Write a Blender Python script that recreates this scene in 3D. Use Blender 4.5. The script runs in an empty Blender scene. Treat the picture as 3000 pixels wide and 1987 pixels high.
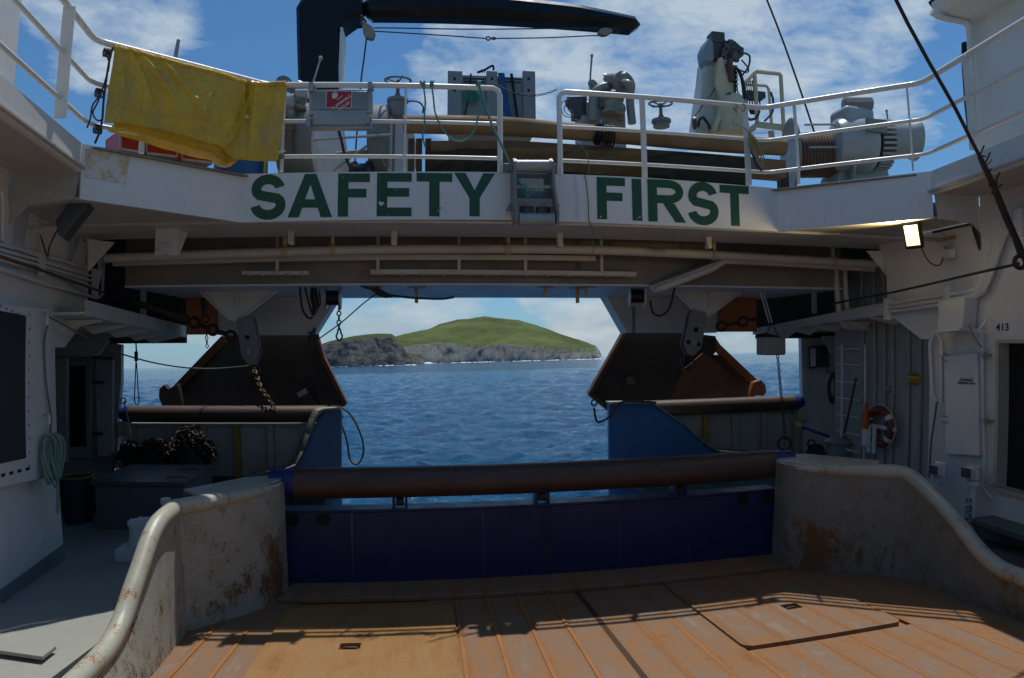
import bpy, math, random
import numpy as np
from mathutils import Vector, Matrix
random.seed(4); rng=np.random.default_rng(4)
sc=bpy.context.scene
# ------------------------------------------------------------ camera (wide lens with barrel distortion), measured pose
A1,A3=.8233,-.0707
def rot(w):
    w=np.array(w,float);th=np.linalg.norm(w)+1e-15;k=w/th;K=np.array([[0,-k[2],k[1]],[k[2],0,-k[0]],[-k[1],k[0],0]])
    return np.eye(3)+np.sin(th)*K+(1-np.cos(th))*K@K
RC=rot([.0032,.0076,-.1327])          # camera in the ship's axes: x to the right, y aft, z up
UP=rot([-.0323,-.0147,0])             # the ship trims and heels about two degrees against the level sea
SHIP=Matrix(UP.T.tolist()).to_4x4()
cam=bpy.data.cameras.new("camera"); co=bpy.data.objects.new("camera",cam); sc.collection.objects.link(co)
m=np.stack([RC@[1,0,0],RC@[0,0,1],-(RC@[0,1,0])],1)
co.matrix_world=SHIP@Matrix(m.tolist()).to_4x4()
cam.type='PANO'; cam.panorama_type='FISHEYE_LENS_POLYNOMIAL'; cam.sensor_width=36; cam.sensor_fit='HORIZONTAL'
cam.fisheye_fov=math.radians(170)
cam.fisheye_polynomial_k0=0; cam.fisheye_polynomial_k1=-A1/18; cam.fisheye_polynomial_k2=0
cam.fisheye_polynomial_k3=-A3/18**3; cam.fisheye_polynomial_k4=0
cam.clip_start=.05; cam.clip_end=60000; sc.camera=co
# ------------------------------------------------------------ exposure
sc.view_settings.view_transform='Standard'; sc.view_settings.look='None'; sc.view_settings.gamma=1
sc.view_settings.exposure=EXPOSURE=-.28
sc.render.engine='CYCLES'; sc.cycles.max_bounces=6; sc.cycles.diffuse_bounces=4; sc.cycles.glossy_bounces=3
sc.cycles.use_denoising=True; sc.cycles.caustics_reflective=False; sc.cycles.caustics_refractive=False
# ------------------------------------------------------------ sun: high over the stern, shadows fall a little forward
sv=UP.T@np.array([.11,.245,1.]); sv/=np.linalg.norm(sv)
sun=bpy.data.lights.new("sun",'SUN'); sun.energy=3.9; sun.angle=math.radians(.53); sun.color=(1,.955,.88)
so=bpy.data.objects.new("sun",sun); sc.collection.objects.link(so)
so.rotation_euler=Vector(sv.tolist()).to_track_quat('Z','Y').to_euler()
# ------------------------------------------------------------ sky with clouds
def ray(x,y):
    u=(x-1500)/1500;v=-(y-993.5)/1500;r=np.hypot(u,v)+1e-12;t=A1*r+A3*r**3
    return RC@np.array([u/r*np.sin(t),np.cos(t),v/r*np.sin(t)])
W=bpy.data.worlds.new("World"); sc.world=W; W.use_nodes=True; nt=W.node_tree; nt.nodes.clear()
def N(t,nt=None,**k):
    n=(nt or NT).nodes.new(t)
    for a,b in k.items():
        if a=='i':
            for c,d in b.items(): n.inputs[c].default_value=d
        else: setattr(n,a,b)
    return n
NT=nt
def L(a,b): NT.links.new(a,b)
def math_(op,a,b=None,c=None,clamp=False):
    n=N('ShaderNodeMath',operation=op,use_clamp=clamp)
    for i,v in enumerate((a,b,c)):
        if v is None: continue
        if isinstance(v,(int,float)): n.inputs[i].default_value=v
        else: L(v,n.inputs[i])
    return n.outputs[0]
sky=N('ShaderNodeTexSky',sky_type='NISHITA',sun_disc=False,sun_elevation=math.asin(sv[2]),sun_rotation=math.atan2(sv[0],sv[1]),altitude=0,air_density=1.0,dust_density=.6,ozone_density=2.2)
tc=N('ShaderNodeTexCoord'); D=tc.outputs['Generated']
sep=N('ShaderNodeSeparateXYZ'); L(D,sep.inputs[0]); dz=sep.outputs[2]
zz=math_('MAXIMUM',dz,.02)
# high thin cloud: fractal noise on the sky plane; kept where the real bands stood
dv=N('ShaderNodeVectorMath',operation='DIVIDE'); L(D,dv.inputs[0])
zc=math_('ADD',zz,.12); cz=N('ShaderNodeCombineXYZ'); [L(zc,cz.inputs[i]) for i in range(3)]; L(cz.outputs[0],dv.inputs[1])
wisp=N('ShaderNodeTexNoise',i={'Scale':4.2,'Detail':13,'Roughness':.64,'Distortion':.25})
mp=N('ShaderNodeMapping'); mp.inputs['Rotation'].default_value=(0,0,.55); mp.inputs['Scale'].default_value=(1.0,1.35,1.0); L(dv.outputs[0],mp.inputs[0]); L(mp.outputs[0],wisp.inputs['Vector'])
def blob(x,y,s,amt):
    d=UP.T@ray(x,y)
    n=N('ShaderNodeVectorMath',operation='DISTANCE'); L(D,n.inputs[0]); n.inputs[1].default_value=d.tolist()
    q=math_('DIVIDE',n.outputs['Value'],s); q=math_('MULTIPLY',q,q); q=math_('MULTIPLY',q,-1); q=math_('EXPONENT',q)
    return math_('MULTIPLY',q,amt)
BL=[(1500,250,.16,.55),(1700,230,.15,.6),(1900,330,.14,.62),(1400,170,.1,.35),(2050,200,.13,.42),(2150,60,.14,.62),(2400,-20,.16,.85),(2600,-60,.1,.6),(2000,90,.1,.35),
(300,40,.1,.52),(450,0,.13,.45),(200,-60,.12,.5),(2290,110,.06,.3),(2330,350,.07,.42),(2680,375,.06,.45),(1620,380,.2,.4),(260,190,.05,.2),(1250,190,.07,.15),(2560,330,.06,.2)]
tot=None
for b in BL:
    q=blob(*b); tot=q if tot is None else math_('ADD',tot,q)
tot=math_('MINIMUM',tot,.7)
dens=math_('SUBTRACT',math_('ADD',wisp.outputs['Fac'],math_('MULTIPLY',tot,.9)),.935)
dens=math_('MULTIPLY',dens,3.3,clamp=True)
# low cumulus bank over the horizon
cum=N('ShaderNodeTexNoise',i={'Scale':5.0,'Detail':9,'Roughness':.58,'Distortion':.25})
mp2=N('ShaderNodeMapping'); mp2.inputs['Scale'].default_value=(1,1,2.6); mp2.inputs['Location'].default_value=(1.3,.4,.2); L(D,mp2.inputs[0]); L(mp2.outputs[0],cum.inputs['Vector'])
lo=None
for b in [(560,1010,.14,.45),(450,1060,.12,.3),(1000,985,.07,.62),(1150,940,.05,.5),(1280,935,.05,.42),(1400,960,.06,.35),(1700,950,.05,.28),(1800,1010,.06,.55),(1650,880,.05,.35),(1560,878,.03,.35),(2280,1000,.14,.4),(350,1000,.2,.3),(1010,1030,.05,.4),(1720,880,.04,.2)]:
    q=blob(*b); lo=q if lo is None else math_('ADD',lo,q)
cd=math_('MULTIPLY',math_('SUBTRACT',math_('ADD',cum.outputs['Fac'],math_('MINIMUM',lo,.38)),.775),5.5,clamp=True)
cb=N('ShaderNodeTexNoise',i={'Scale':11,'Detail':6,'Roughness':.55}); L(mp2.outputs[0],cb.inputs['Vector'])
cc=N('ShaderNodeValToRGB'); cc.color_ramp.elements[0].position=.38; cc.color_ramp.elements[0].color=(4.6,5.4,6.1,1); cc.color_ramp.elements[1].position=.66; cc.color_ramp.elements[1].color=(6.9,7.3,7.6,1); L(cb.outputs['Fac'],cc.inputs[0])
m1=N('ShaderNodeMix',data_type='RGBA'); L(math_('MULTIPLY',dens,.82),m1.inputs[0]); tn=N('ShaderNodeMix',data_type='RGBA',blend_type='MULTIPLY'); tn.inputs[0].default_value=1; tn.inputs[7].default_value=(.54,.93,1.17,1); L(sky.outputs[0],tn.inputs[6]); L(tn.outputs[2],m1.inputs[6]); m1.inputs[7].default_value=(6.3,7.3,8.0,1)
hz=math_('MULTIPLY',math_('EXPONENT',math_('MULTIPLY',math_('MAXIMUM',dz,0),-9.)),.75); mh=N('ShaderNodeMix',data_type='RGBA'); L(hz,mh.inputs[0]); L(m1.outputs[2],mh.inputs[6]); mh.inputs[7].default_value=(3.3,5.0,6.6,1)
m2=N('ShaderNodeMix',data_type='RGBA'); L(math_('MULTIPLY',cd,.85),m2.inputs[0]); L(mh.outputs[2],m2.inputs[6]); L(cc.outputs[0],m2.inputs[7])
SKYMIX=m2.outputs[2]
bg=N('ShaderNodeBackground'); bg.inputs[1].default_value=.105; L(SKYMIX,bg.inputs[0])
wo=N('ShaderNodeOutputWorld'); L(bg.outputs[0],wo.inputs[0])
# ------------------------------------------------------------ helpers: points from the photograph's own pixels (3000 wide) set at a real depth
SL=.0904; TS=math.tan(SL)
def aty(x,y,Y): d=ray(x,y); return d*Y/d[1]
def atx(x,y,X): d=ray(x,y); return d*X/d[0]
def atz(x,y,Z): d=ray(x,y); return d*Z/d[2]
def dk(x,y,h=2.9): d=ray(x,y); return d*(-h+TS*7)/(d[2]+TS*d[1])
def dz_(y,h=2.9): return -h-TS*(y-7)
def onpl(x,y,p,n): d=ray(x,y); return d*(np.dot(p,n)/np.dot(d,n))
V=lambda *a: np.array(a,float)
# ------------------------------------------------------------ materials
MATS={}
def paint(name,col,rust=0.,dirt=.15,rough=.45,metal=0.,bump=.15,streak=0.,scale=1.,rcol=(.16,.055,.018),dcol=None,var=.05,spec=.5,bs=60.,spots=None):
    global NT
    if name in MATS: return MATS[name]
    m=bpy.data.materials.new(name); m.use_nodes=True; NT=m.node_tree; NT.nodes.clear()
    out=N('ShaderNodeOutputMaterial'); b=N('ShaderNodeBsdfPrincipled'); L(b.outputs[0],out.inputs[0])
    tc=N('ShaderNodeTexCoord'); C=tc.outputs['Object']
    n1=N('ShaderNodeTexNoise',i={'Scale':1.7*scale,'Detail':8,'Roughness':.65}); L(C,n1.inputs['Vector'])
    n2=N('ShaderNodeTexNoise',i={'Scale':14*scale,'Detail':6,'Roughness':.6}); L(C,n2.inputs['Vector'])
    dc=dcol or tuple(c*.55 for c in col[:3])
    r=N('ShaderNodeMapRange',i={'From Min':.35,'From Max':.75,'To Min':0,'To Max':min(1,dirt*2)}); L(n1.outputs['Fac'],r.inputs[0])
    a=N('ShaderNodeMix',data_type='RGBA'); a.inputs[6].default_value=(*col[:3],1); a.inputs[7].default_value=(*dc,1); L(r.outputs[0],a.inputs[0])
    v=N('ShaderNodeMapRange',i={'From Min':.3,'From Max':.7,'To Min':1-var,'To Max':1+var}); L(n2.outputs['Fac'],v.inputs[0])
    a2=N('ShaderNodeMix',data_type='RGBA',blend_type='MULTIPLY'); a2.inputs[0].default_value=1; L(a.outputs[2],a2.inputs[6]); L(v.outputs[0],a2.inputs[7])
    colr=a2.outputs[2]; rg=None
    if rust>0:
        mm=N('ShaderNodeMapping'); mm.inputs['Scale'].default_value=(1,1,1-.75*streak); mm.inputs['Location'].default_value=(3.1,.7,1.9); L(C,mm.inputs[0])
        n3=N('ShaderNodeTexNoise',i={'Scale':2.6*scale,'Detail':12,'Roughness':.72}); L(mm.outputs[0],n3.inputs['Vector'])
        n4=N('ShaderNodeTexNoise',i={'Scale':32*scale,'Detail':5,'Roughness':.7}); L(mm.outputs[0],n4.inputs['Vector'])
        s=math_('ADD',math_('MULTIPLY',n3.outputs['Fac'],.6),math_('MULTIPLY',n4.outputs['Fac'],.4))
        for (sx,sy,sz,rr_,amt) in spots or []:
            dn=N('ShaderNodeVectorMath',operation='DISTANCE'); L(C,dn.inputs[0]); dn.inputs[1].default_value=(sx,sy,sz)
            s=math_('ADD',s,math_('MULTIPLY',math_('MAXIMUM',math_('SUBTRACT',1,math_('DIVIDE',dn.outputs['Value'],rr_)),0),amt))
        lo=.68-rust*.3
        rr=N('ShaderNodeMapRange',i={'From Min':lo,'From Max':lo+.06}); L(s,rr.inputs[0]); rg=rr.outputs[0]
        rc=N('ShaderNodeMix',data_type='RGBA'); rc.inputs[6].default_value=(*rcol,1); rc.inputs[7].default_value=(rcol[0]*1.9,rcol[1]*2.1,rcol[2]*1.9,1); L(n2.outputs['Fac'],rc.inputs[0])
        a3=N('ShaderNodeMix',data_type='RGBA'); L(rg,a3.inputs[0]); L(colr,a3.inputs[6]); L(rc.outputs[2],a3.inputs[7]); colr=a3.outputs[2]
    L(colr,b.inputs['Base Color']); b.inputs['Metallic'].default_value=metal; b.inputs['Specular IOR Level'].default_value=spec
    rn=N('ShaderNodeMapRange',i={'From Min':.3,'From Max':.7,'To Min':max(.05,rough-.1),'To Max':min(1,rough+.12)}); L(n1.outputs['Fac'],rn.inputs[0])
    if rg is not None: L(math_('ADD',rn.outputs[0],math_('MULTIPLY',rg,.35),clamp=True),b.inputs['Roughness'])
    else: L(rn.outputs[0],b.inputs['Roughness'])
    if bump>0:
        n5=N('ShaderNodeTexNoise',i={'Scale':bs*scale,'Detail':3}); L(C,n5.inputs['Vector'])
        h=math_('ADD',n5.outputs['Fac'],math_('MULTIPLY',n1.outputs['Fac'],1.5))
        if rg is not None: h=math_('SUBTRACT',h,math_('MULTIPLY',rg,.5))
        bp=N('ShaderNodeBump',i={'Strength':bump,'Distance':.01}); L(h,bp.inputs['Height']); L(bp.outputs[0],b.inputs['Normal'])
    MATS[name]=m; return m
white=paint('white paint',(.68,.69,.66),rust=.06,dirt=.13,rough=.42,dcol=(.5,.5,.44),bump=.12)
white2=paint('clean white paint',(.68,.675,.65),rust=.085,dirt=.22,rough=.5,dcol=(.54,.53,.49),bump=.12,streak=.8,rcol=(.3,.19,.1),scale=1.3)
recw=paint('shade-darkened recess white',(.36,.36,.35),rust=.1,dirt=.3,rough=.55,streak=.7,dcol=(.26,.26,.24))  # white walls; the recess's lack of light is put into this darker colour
grime_shade=paint('grimy underside paint',(.24,.22,.185),rust=.2,dirt=.4,rough=.6,dcol=(.15,.13,.1),rcol=(.2,.09,.03))  # grime, plus the dark of the recess put into the base colour
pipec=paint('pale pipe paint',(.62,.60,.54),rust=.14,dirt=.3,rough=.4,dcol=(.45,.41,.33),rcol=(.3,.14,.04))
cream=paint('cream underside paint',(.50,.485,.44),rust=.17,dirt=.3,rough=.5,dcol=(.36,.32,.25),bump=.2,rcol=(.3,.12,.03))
railm=paint('rail white paint',(.72,.72,.68),rust=.13,dirt=.1,rough=.28,bump=.06,scale=2.,rcol=(.3,.13,.04))
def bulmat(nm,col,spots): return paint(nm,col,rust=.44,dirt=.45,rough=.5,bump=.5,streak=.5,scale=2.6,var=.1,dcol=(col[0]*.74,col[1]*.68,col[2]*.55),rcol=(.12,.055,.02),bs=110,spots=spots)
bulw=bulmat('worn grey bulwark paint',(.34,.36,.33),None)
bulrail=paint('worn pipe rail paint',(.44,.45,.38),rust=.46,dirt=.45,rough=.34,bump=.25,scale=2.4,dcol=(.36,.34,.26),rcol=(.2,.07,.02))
rustdk=paint('dark rusty steel',(.035,.019,.012),rust=.2,dirt=.6,rough=.6,bump=.35,dcol=(.018,.012,.009),rcol=(.09,.028,.01))
rustor=paint('orange rusty steel',(.26,.085,.02),rust=.3,dirt=.5,rough=.6,bump=.3,dcol=(.13,.045,.015),rcol=(.3,.1,.02))
rollm=paint('roller rust',(.085,.052,.040),rust=.30,dirt=.7,rough=.42,bump=.5,streak=-1.5,dcol=(.05,.03,.025),rcol=(.26,.1,.04))
blue=paint('deep blue paint',(.005,.018,.10),rust=.26,dirt=.5,rough=.45,bump=.2,dcol=(.006,.010,.055),rcol=(.09,.05,.025),scale=2.2)
blue2=paint('mid blue paint',(.07,.20,.46),rust=.1,dirt=.35,rough=.45,bump=.15,streak=.7,dcol=(.05,.12,.22))
brblue=paint('bright blue paint',(.014,.03,.2),rust=.1,dirt=.3,rough=.4)
grey=paint('grey machinery paint',(.20,.22,.22),rust=.1,dirt=.25,rough=.42,bump=.15,rcol=(.14,.07,.03),dcol=(.13,.14,.14))
groove=paint('dark groove',(.05,.025,.012),rough=.8,bump=.2)
greydk=paint('dark grey steel',(.07,.075,.08),rust=.05,dirt=.3,rough=.5)
greyln=paint('light grey winch paint',(.33,.38,.39),rust=.08,dirt=.2,rough=.3,bump=.12,dcol=(.22,.26,.27))
galv=paint('galvanised steel',(.36,.37,.37),dirt=.45,rough=.42,metal=.5,bump=.1,dcol=(.2,.2,.2))
black=paint('black paint',(.010,.011,.014),dirt=.2,rough=.3,bump=.05,spec=.25)
rubber=paint('black rubber',(.02,.02,.02),rough=.6,bump=.1)
rustor2=paint('dark orange rust',(.13,.042,.012),rust=.3,dirt=.5,rough=.6,bump=.3,dcol=(.07,.025,.01),rcol=(.2,.07,.015))  # darker copy of the orange rusty steel
wire=paint('steel wire rope',(.05,.045,.04),rough=.5,metal=.4,bump=.3)
ruwire=paint('rusty wire rope',(.11,.06,.035),rough=.7,bump=.3,rust=.3)
chainm=paint('rusty chain steel',(.07,.045,.035),rust=.4,rough=.55,metal=.3,rcol=(.14,.05,.02))
wood=paint('weathered timber',(.24,.155,.08),rust=.2,dirt=.6,rough=.8,bump=.4,dcol=(.15,.095,.05),rcol=(.08,.05,.03),scale=1.3,streak=-2.)
teal=paint('teal rope',(.10,.30,.28),rough=.8,bump=.6,bs=200)
yrope=paint('tan rope',(.4,.3,.12),rough=.9,bump=.5,bs=200)
grope=paint('grey green rope',(.15,.2,.15),rough=.9,bump=.5,bs=200)
creamp=paint('cream crane paint',(.62,.56,.38),rust=.2,dirt=.3,rough=.45,dcol=(.4,.33,.2),rcol=(.1,.05,.025),scale=2)
plasg=paint('grey plastic',(.24,.27,.28),rough=.55,dirt=.12,bump=.05)
redp=paint('red paint',(.42,.02,.018),rough=.4)
orangep=paint('orange interior paint',(.62,.22,.06),rust=.1,dirt=.3,rough=.5)
yelp=paint('yellow plastic',(.55,.42,.02),rough=.5)
greenl=paint('dark green letter paint',(.008,.075,.028),rough=.45,dirt=.1,bump=.05,rust=.0,var=.2)
gdeck=paint('grey painted deck',(.29,.30,.275),rust=.16,dirt=.35,rough=.6,bump=.25,dcol=(.3,.3,.26))
grdeck=paint('dark green deck paint',(.02,.06,.04),rust=.1,dirt=.3,rough=.7,bump=.3)
dark=paint('dark void',(.004,.004,.004),rough=.8,bump=0)
def deckmat(name='rust stained deck boards',plank=True):
    global NT
    m=bpy.data.materials.new(name); m.use_nodes=True; NT=m.node_tree; NT.nodes.clear()
    out=N('ShaderNodeOutputMaterial'); b=N('ShaderNodeBsdfPrincipled'); L(b.outputs[0],out.inputs[0])
    C=N('ShaderNodeTexCoord').outputs['Object']; G=N('ShaderNodeNewGeometry').outputs['Position']
    def ns(scale,det=8,rg=.66,dis=0.,mapsc=(1,1,1),rotz=0.,src=None):
        mm=N('ShaderNodeMapping'); mm.inputs['Scale'].default_value=mapsc; mm.inputs['Rotation'].default_value=(0,0,rotz); L(src or G,mm.inputs[0])
        n=N('ShaderNodeTexNoise',i={'Scale':scale,'Detail':det,'Roughness':rg,'Distortion':dis}); L(mm.outputs[0],n.inputs['Vector']); return n.outputs['Fac']
    n1=ns(1.3,9,.7,.5); n2=ns(8,8,.7); st=ns(2.2,10,.7,.2,(5,.45,1)); fine=ns(70,4)
    f=math_('ADD',math_('ADD',math_('MULTIPLY',n1,.5),math_('MULTIPLY',st,.35)),math_('MULTIPLY',n2,.15))
    r=N('ShaderNodeValToRGB'); e=r.color_ramp.elements
    if plank: cols=[(.38,(.21,.08,.028)),(.46,(.265,.135,.06)),(.54,(.215,.14,.095)),(.62,(.26,.195,.145))]
    else: cols=[(.38,(.19,.09,.03)),(.46,(.27,.14,.05)),(.55,(.31,.17,.068)),(.63,(.25,.155,.09))]
    e[0].position=cols[0][0]; e[0].color=(*cols[0][1],1); e[1].position=cols[-1][0]; e[1].color=(*cols[-1][1],1)
    for p_,c_ in cols[1:-1]: x=e.new(p_); x.color=(*c_,1)
    L(f,r.inputs[0]); col=r.outputs[0]
    if plank:   # rust bleeding from the seams between the plates
        sx=N('ShaderNodeSeparateXYZ'); L(C,sx.inputs[0]); q=math_('FRACT',math_('DIVIDE',math_('SUBTRACT',sx.outputs[0],.24),.3433)); ed=math_('MULTIPLY',math_('ABSOLUTE',math_('SUBTRACT',q,.5)),2)
        k=N('ShaderNodeMapRange',i={'From Min':.62,'From Max':1.0,'To Max':.9}); L(math_('ADD',ed,math_('MULTIPLY',math_('SUBTRACT',n2,.5),.9)),k.inputs[0])
        a=N('ShaderNodeMix',data_type='RGBA'); L(k.outputs[0],a.inputs[0]); L(col,a.inputs[6]); a.inputs[7].default_value=(.24,.105,.035,1); col=a.outputs[2]
    for rz_,sc_,th,cc_ in((.5,9,.67,(.5,.45,.38)),(-.9,7,.70,(.5,.44,.36)),(1.3,5,.70,(.12,.07,.04))):
        w=ns(sc_,10,.82,.3,(.35,9,1),rz_); k=N('ShaderNodeMapRange',i={'From Min':th,'From Max':th+.04,'To Max':.55}); L(w,k.inputs[0])
        a=N('ShaderNodeMix',data_type='RGBA'); L(k.outputs[0],a.inputs[0]); L(col,a.inputs[6]); a.inputs[7].default_value=(*cc_,1); col=a.outputs[2]
    sp=ns(26,3,.5); k=N('ShaderNodeMapRange',i={'From Min':.73,'From Max':.76,'To Max':.8}); L(sp,k.inputs[0]); a=N('ShaderNodeMix',data_type='RGBA'); L(k.outputs[0],a.inputs[0]); L(col,a.inputs[6]); a.inputs[7].default_value=(.07,.035,.02,1); col=a.outputs[2]
    dd=N('ShaderNodeMapRange',i={'From Min':.3,'From Max':.7,'To Min':.86,'To Max':1.1}); L(fine,dd.inputs[0]); a2=N('ShaderNodeMix',data_type='RGBA',blend_type='MULTIPLY'); a2.inputs[0].default_value=1; L(col,a2.inputs[6]); L(dd.outputs[0],a2.inputs[7])
    L(a2.outputs[2],b.inputs['Base Color']); b.inputs['Roughness'].default_value=.62; b.inputs['Specular IOR Level'].default_value=.35
    bp=N('ShaderNodeBump',i={'Strength':.3,'Distance':.012}); L(math_('ADD',math_('ADD',n2,math_('MULTIPLY',fine,.25)),st),bp.inputs['Height']); L(bp.outputs[0],b.inputs['Normal'])
    return m
deckm=deckmat(); hatchmt=deckmat('ochre hatch plate',False)
filler=paint('orange filler strip',(.33,.14,.038),rust=.15,dirt=.4,rough=.8,bump=.4,dcol=(.2,.1,.05),rcol=(.13,.06,.03))
# ------------------------------------------------------------ mesh building
ORG={}
def frame(d):
    d=np.array(d,float);d/=np.linalg.norm(d)
    a=np.array([0,0,1.]) if abs(d[2])<.9 else np.array([1.,0,0])
    u=np.cross(a,d);u/=np.linalg.norm(u);return u,np.cross(d,u),d
SPLIT={'fitting','rung','bolt','drain_slot','roller_cap','bracket','side_fascia','lettering','soffit','deck_stiffeners','platform_brackets','handles','ram','eye_plate','tab','hazard_stripes'}
class MB:
    def __init__(s): s.v=[];s.f=[];s.mi=[];s.m=0
    def add(s,v,f):
        o=len(s.v); s.v+= [tuple(map(float,p)) for p in v]; s.f+=[tuple(i+o for i in q) for q in f]; s.mi+=[s.m]*len(f); return s
    def prism(s,pts,ext):
        pts=[np.array(p,float) for p in pts]; e=np.array(ext,float); n=len(pts)
        nr=sum((np.cross(pts[i]-pts[0],pts[(i+1)%n]-pts[0]) for i in range(1,n-1)),np.zeros(3))
        if np.dot(nr,e)>0: pts=pts[::-1]
        return s.add(pts+[p+e for p in pts],[tuple(range(n)),tuple(range(2*n-1,n-1,-1))]+[(i,(i+1)%n+0,(i+1)%n+n,i+n)[::-1] for i in range(n)])
    def box(s,a,b,R=None,c=None):
        a=np.array(a,float);b=np.array(b,float);lo=np.minimum(a,b);hi=np.maximum(a,b)
        P=[np.array([x,y,z]) for x in(lo[0],hi[0]) for y in(lo[1],hi[1]) for z in(lo[2],hi[2])]
        if R is not None:
            c=(lo+hi)/2 if c is None else np.array(c,float); P=[c+R@(p-c) for p in P]
        return s.add(P,[(0,1,3,2),(4,6,7,5),(0,4,5,1),(2,3,7,6),(0,2,6,4),(1,5,7,3)])
    def obox(s,c,ux,uy,uz):   # centre and three half-vectors
        c,ux,uy,uz=map(lambda q:np.array(q,float),(c,ux,uy,uz))
        if np.dot(np.cross(ux,uy),uz)<0: ux=-ux
        P=[c+i*ux+j*uy+k*uz for i in(-1,1) for j in(-1,1) for k in(-1,1)]
        return s.add(P,[(0,1,3,2),(4,6,7,5),(0,4,5,1),(2,3,7,6),(0,2,6,4),(1,5,7,3)])
    def tube(s,pts,r,n=10,cap=True,closed=False):
        P=[np.array(p,float) for p in pts]; m=len(P); rr=[r]*m if np.isscalar(r) else list(r); vs=[];fs=[];u=None
        for i in range(m):
            if closed: t=P[(i+1)%m]-P[i-1]
            else: t=P[min(i+1,m-1)]-P[max(i-1,0)]
            t=t/(np.linalg.norm(t)+1e-12)
            if u is None: u=frame(t)[0]
            u=u-t*np.dot(u,t); u/=np.linalg.norm(u)+1e-12; w=np.cross(t,u)
            vs+=[P[i]+rr[i]*(math.cos(a)*u+math.sin(a)*w) for a in [2*math.pi*k/n for k in range(n)]]
        for i in range(m if closed else m-1):
            j=(i+1)%m
            fs+=[(i*n+k,i*n+(k+1)%n,j*n+(k+1)%n,j*n+k) for k in range(n)]
        if cap and not closed: fs+=[tuple(range(n))[::-1],tuple((m-1)*n+k for k in range(n))]
        return s.add(vs,fs)
    def lathe(s,p,d,prof,n=24):   # prof: (distance along d, radius)
        u,w,d=frame(d);p=np.array(p,float);vs=[]
        for t,r in prof: vs+=[p+d*t+max(r,1e-4)*(math.cos(a)*u+math.sin(a)*w) for a in [2*math.pi*k/n for k in range(n)]]
        m=len(prof); fs=[(i*n+k,i*n+(k+1)%n,(i+1)*n+(k+1)%n,(i+1)*n+k) for i in range(m-1) for k in range(n)]
        return s.add(vs,fs+[tuple(range(n))[::-1],tuple((m-1)*n+k for k in range(n))])
    def ring(s,c,nrm,R,r,n=28,k=8):
        u,w,d=frame(nrm);c=np.array(c,float)
        return s.tube([c+R*(math.cos(a)*u+math.sin(a)*w) for a in [2*math.pi*i/n for i in range(n)]],r,k,closed=True)
    def grid(s,P):   # P[i][j] points
        a=len(P);b=len(P[0]); return s.add([q for r in P for q in r],[(i*b+j,i*b+j+1,(i+1)*b+j+1,(i+1)*b+j) for i in range(a-1) for j in range(b-1)])
    def build(s,name,mat,parent=None,bevel=0,smooth=35,org=None,solid=0,seg=2):
        if name in SPLIT and parent is not None and len(s.f):
            lab=list(range(len(s.v)))
            def find(a):
                while lab[a]!=a: lab[a]=lab[lab[a]]; a=lab[a]
                return a
            for q in s.f:
                for i in q[1:]: lab[find(i)]=find(q[0])
            if name=='lettering':
                c=[p[0] for p in s.v]; mid=(min(c)+max(c))/2+.15
                grp={}
                for q in s.f: grp.setdefault(0 if s.v[q[0]][0]<mid else 1,[]).append(q)
            else:
                grp={}
                for q in s.f: grp.setdefault(find(q[0]),[]).append(q)
            if len(grp)>1:
                out=None; nm=name[:-1] if name.endswith('s') else name
                for g_ in grp.values():
                    ids=sorted({i for q in g_ for i in q}); mp_={i:k for k,i in enumerate(ids)}; n_=MB(); n_.v=[s.v[i] for i in ids]; n_.f=[tuple(mp_[i] for i in q) for q in g_]; n_.mi=[0]*len(n_.f)
                    out=n_._build(nm,mat,parent,bevel,smooth,org,solid,seg)
                return out
        return s._build(name,mat,parent,bevel,smooth,org,solid,seg)
    def _build(s,name,mat,parent,bevel,smooth,org,solid,seg):
        v=np.array(s.v)
        if parent is not None: o0=ORG[parent.name]
        elif org is not None: o0=np.array(org,float)
        else: o0=np.array([v[:,0].mean(),v[:,1].mean(),v[:,2].min()])
        me=bpy.data.meshes.new(name); me.from_pydata((v-o0).tolist(),[],s.f)
        mats=mat if isinstance(mat,(list,tuple)) else [mat]
        for q in mats: me.materials.append(q)
        if len(mats)>1: me.polygons.foreach_set('material_index',s.mi)
        me.update()
        if smooth:
            me.shade_smooth(); me.set_sharp_from_angle(angle=math.radians(smooth))
        o=bpy.data.objects.new(name,me); sc.collection.objects.link(o)
        if parent is not None: o.parent=parent
        else: o.location=o0.tolist()
        ORG[o.name]=o0
        if solid:
            md=o.modifiers.new('s','SOLIDIFY'); md.thickness=solid; md.offset=0
        if bevel:
            md=o.modifiers.new('b','BEVEL'); md.width=bevel; md.segments=seg; md.limit_method='ANGLE'; md.angle_limit=math.radians(40); md.harden_normals=False
        return o
def tag(o,label,cat,group=None,kind=None):
    if label:o['label']=label
    if cat:o['category']=cat
    if group:o['group']=group
    if kind:o['kind']=kind
    return o
def thing(name,loc,label,cat,group=None):
    o=bpy.data.objects.new(name,None); sc.collection.objects.link(o); o.location=[float(q) for q in loc]; o.empty_display_size=.1
    ORG[o.name]=np.array(loc,float); return tag(o,label,cat,group)
def struct(o): o['kind']='structure'; return o
def smoothpath(P,n=6):   # Catmull-Rom through the points
    P=[np.array(p,float) for p in P]; Q=[2*P[0]-P[1]]+P+[2*P[-1]-P[-2]]; out=[]
    for i in range(1,len(Q)-2):
        a,b,c,d=Q[i-1:i+3]
        for k in range(n):
            t=k/n; out.append(.5*((2*b)+(c-a)*t+(2*a-5*b+4*c-d)*t*t+(3*b-a-3*c+d)*t**3))
    return out+[P[-1]]
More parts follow.
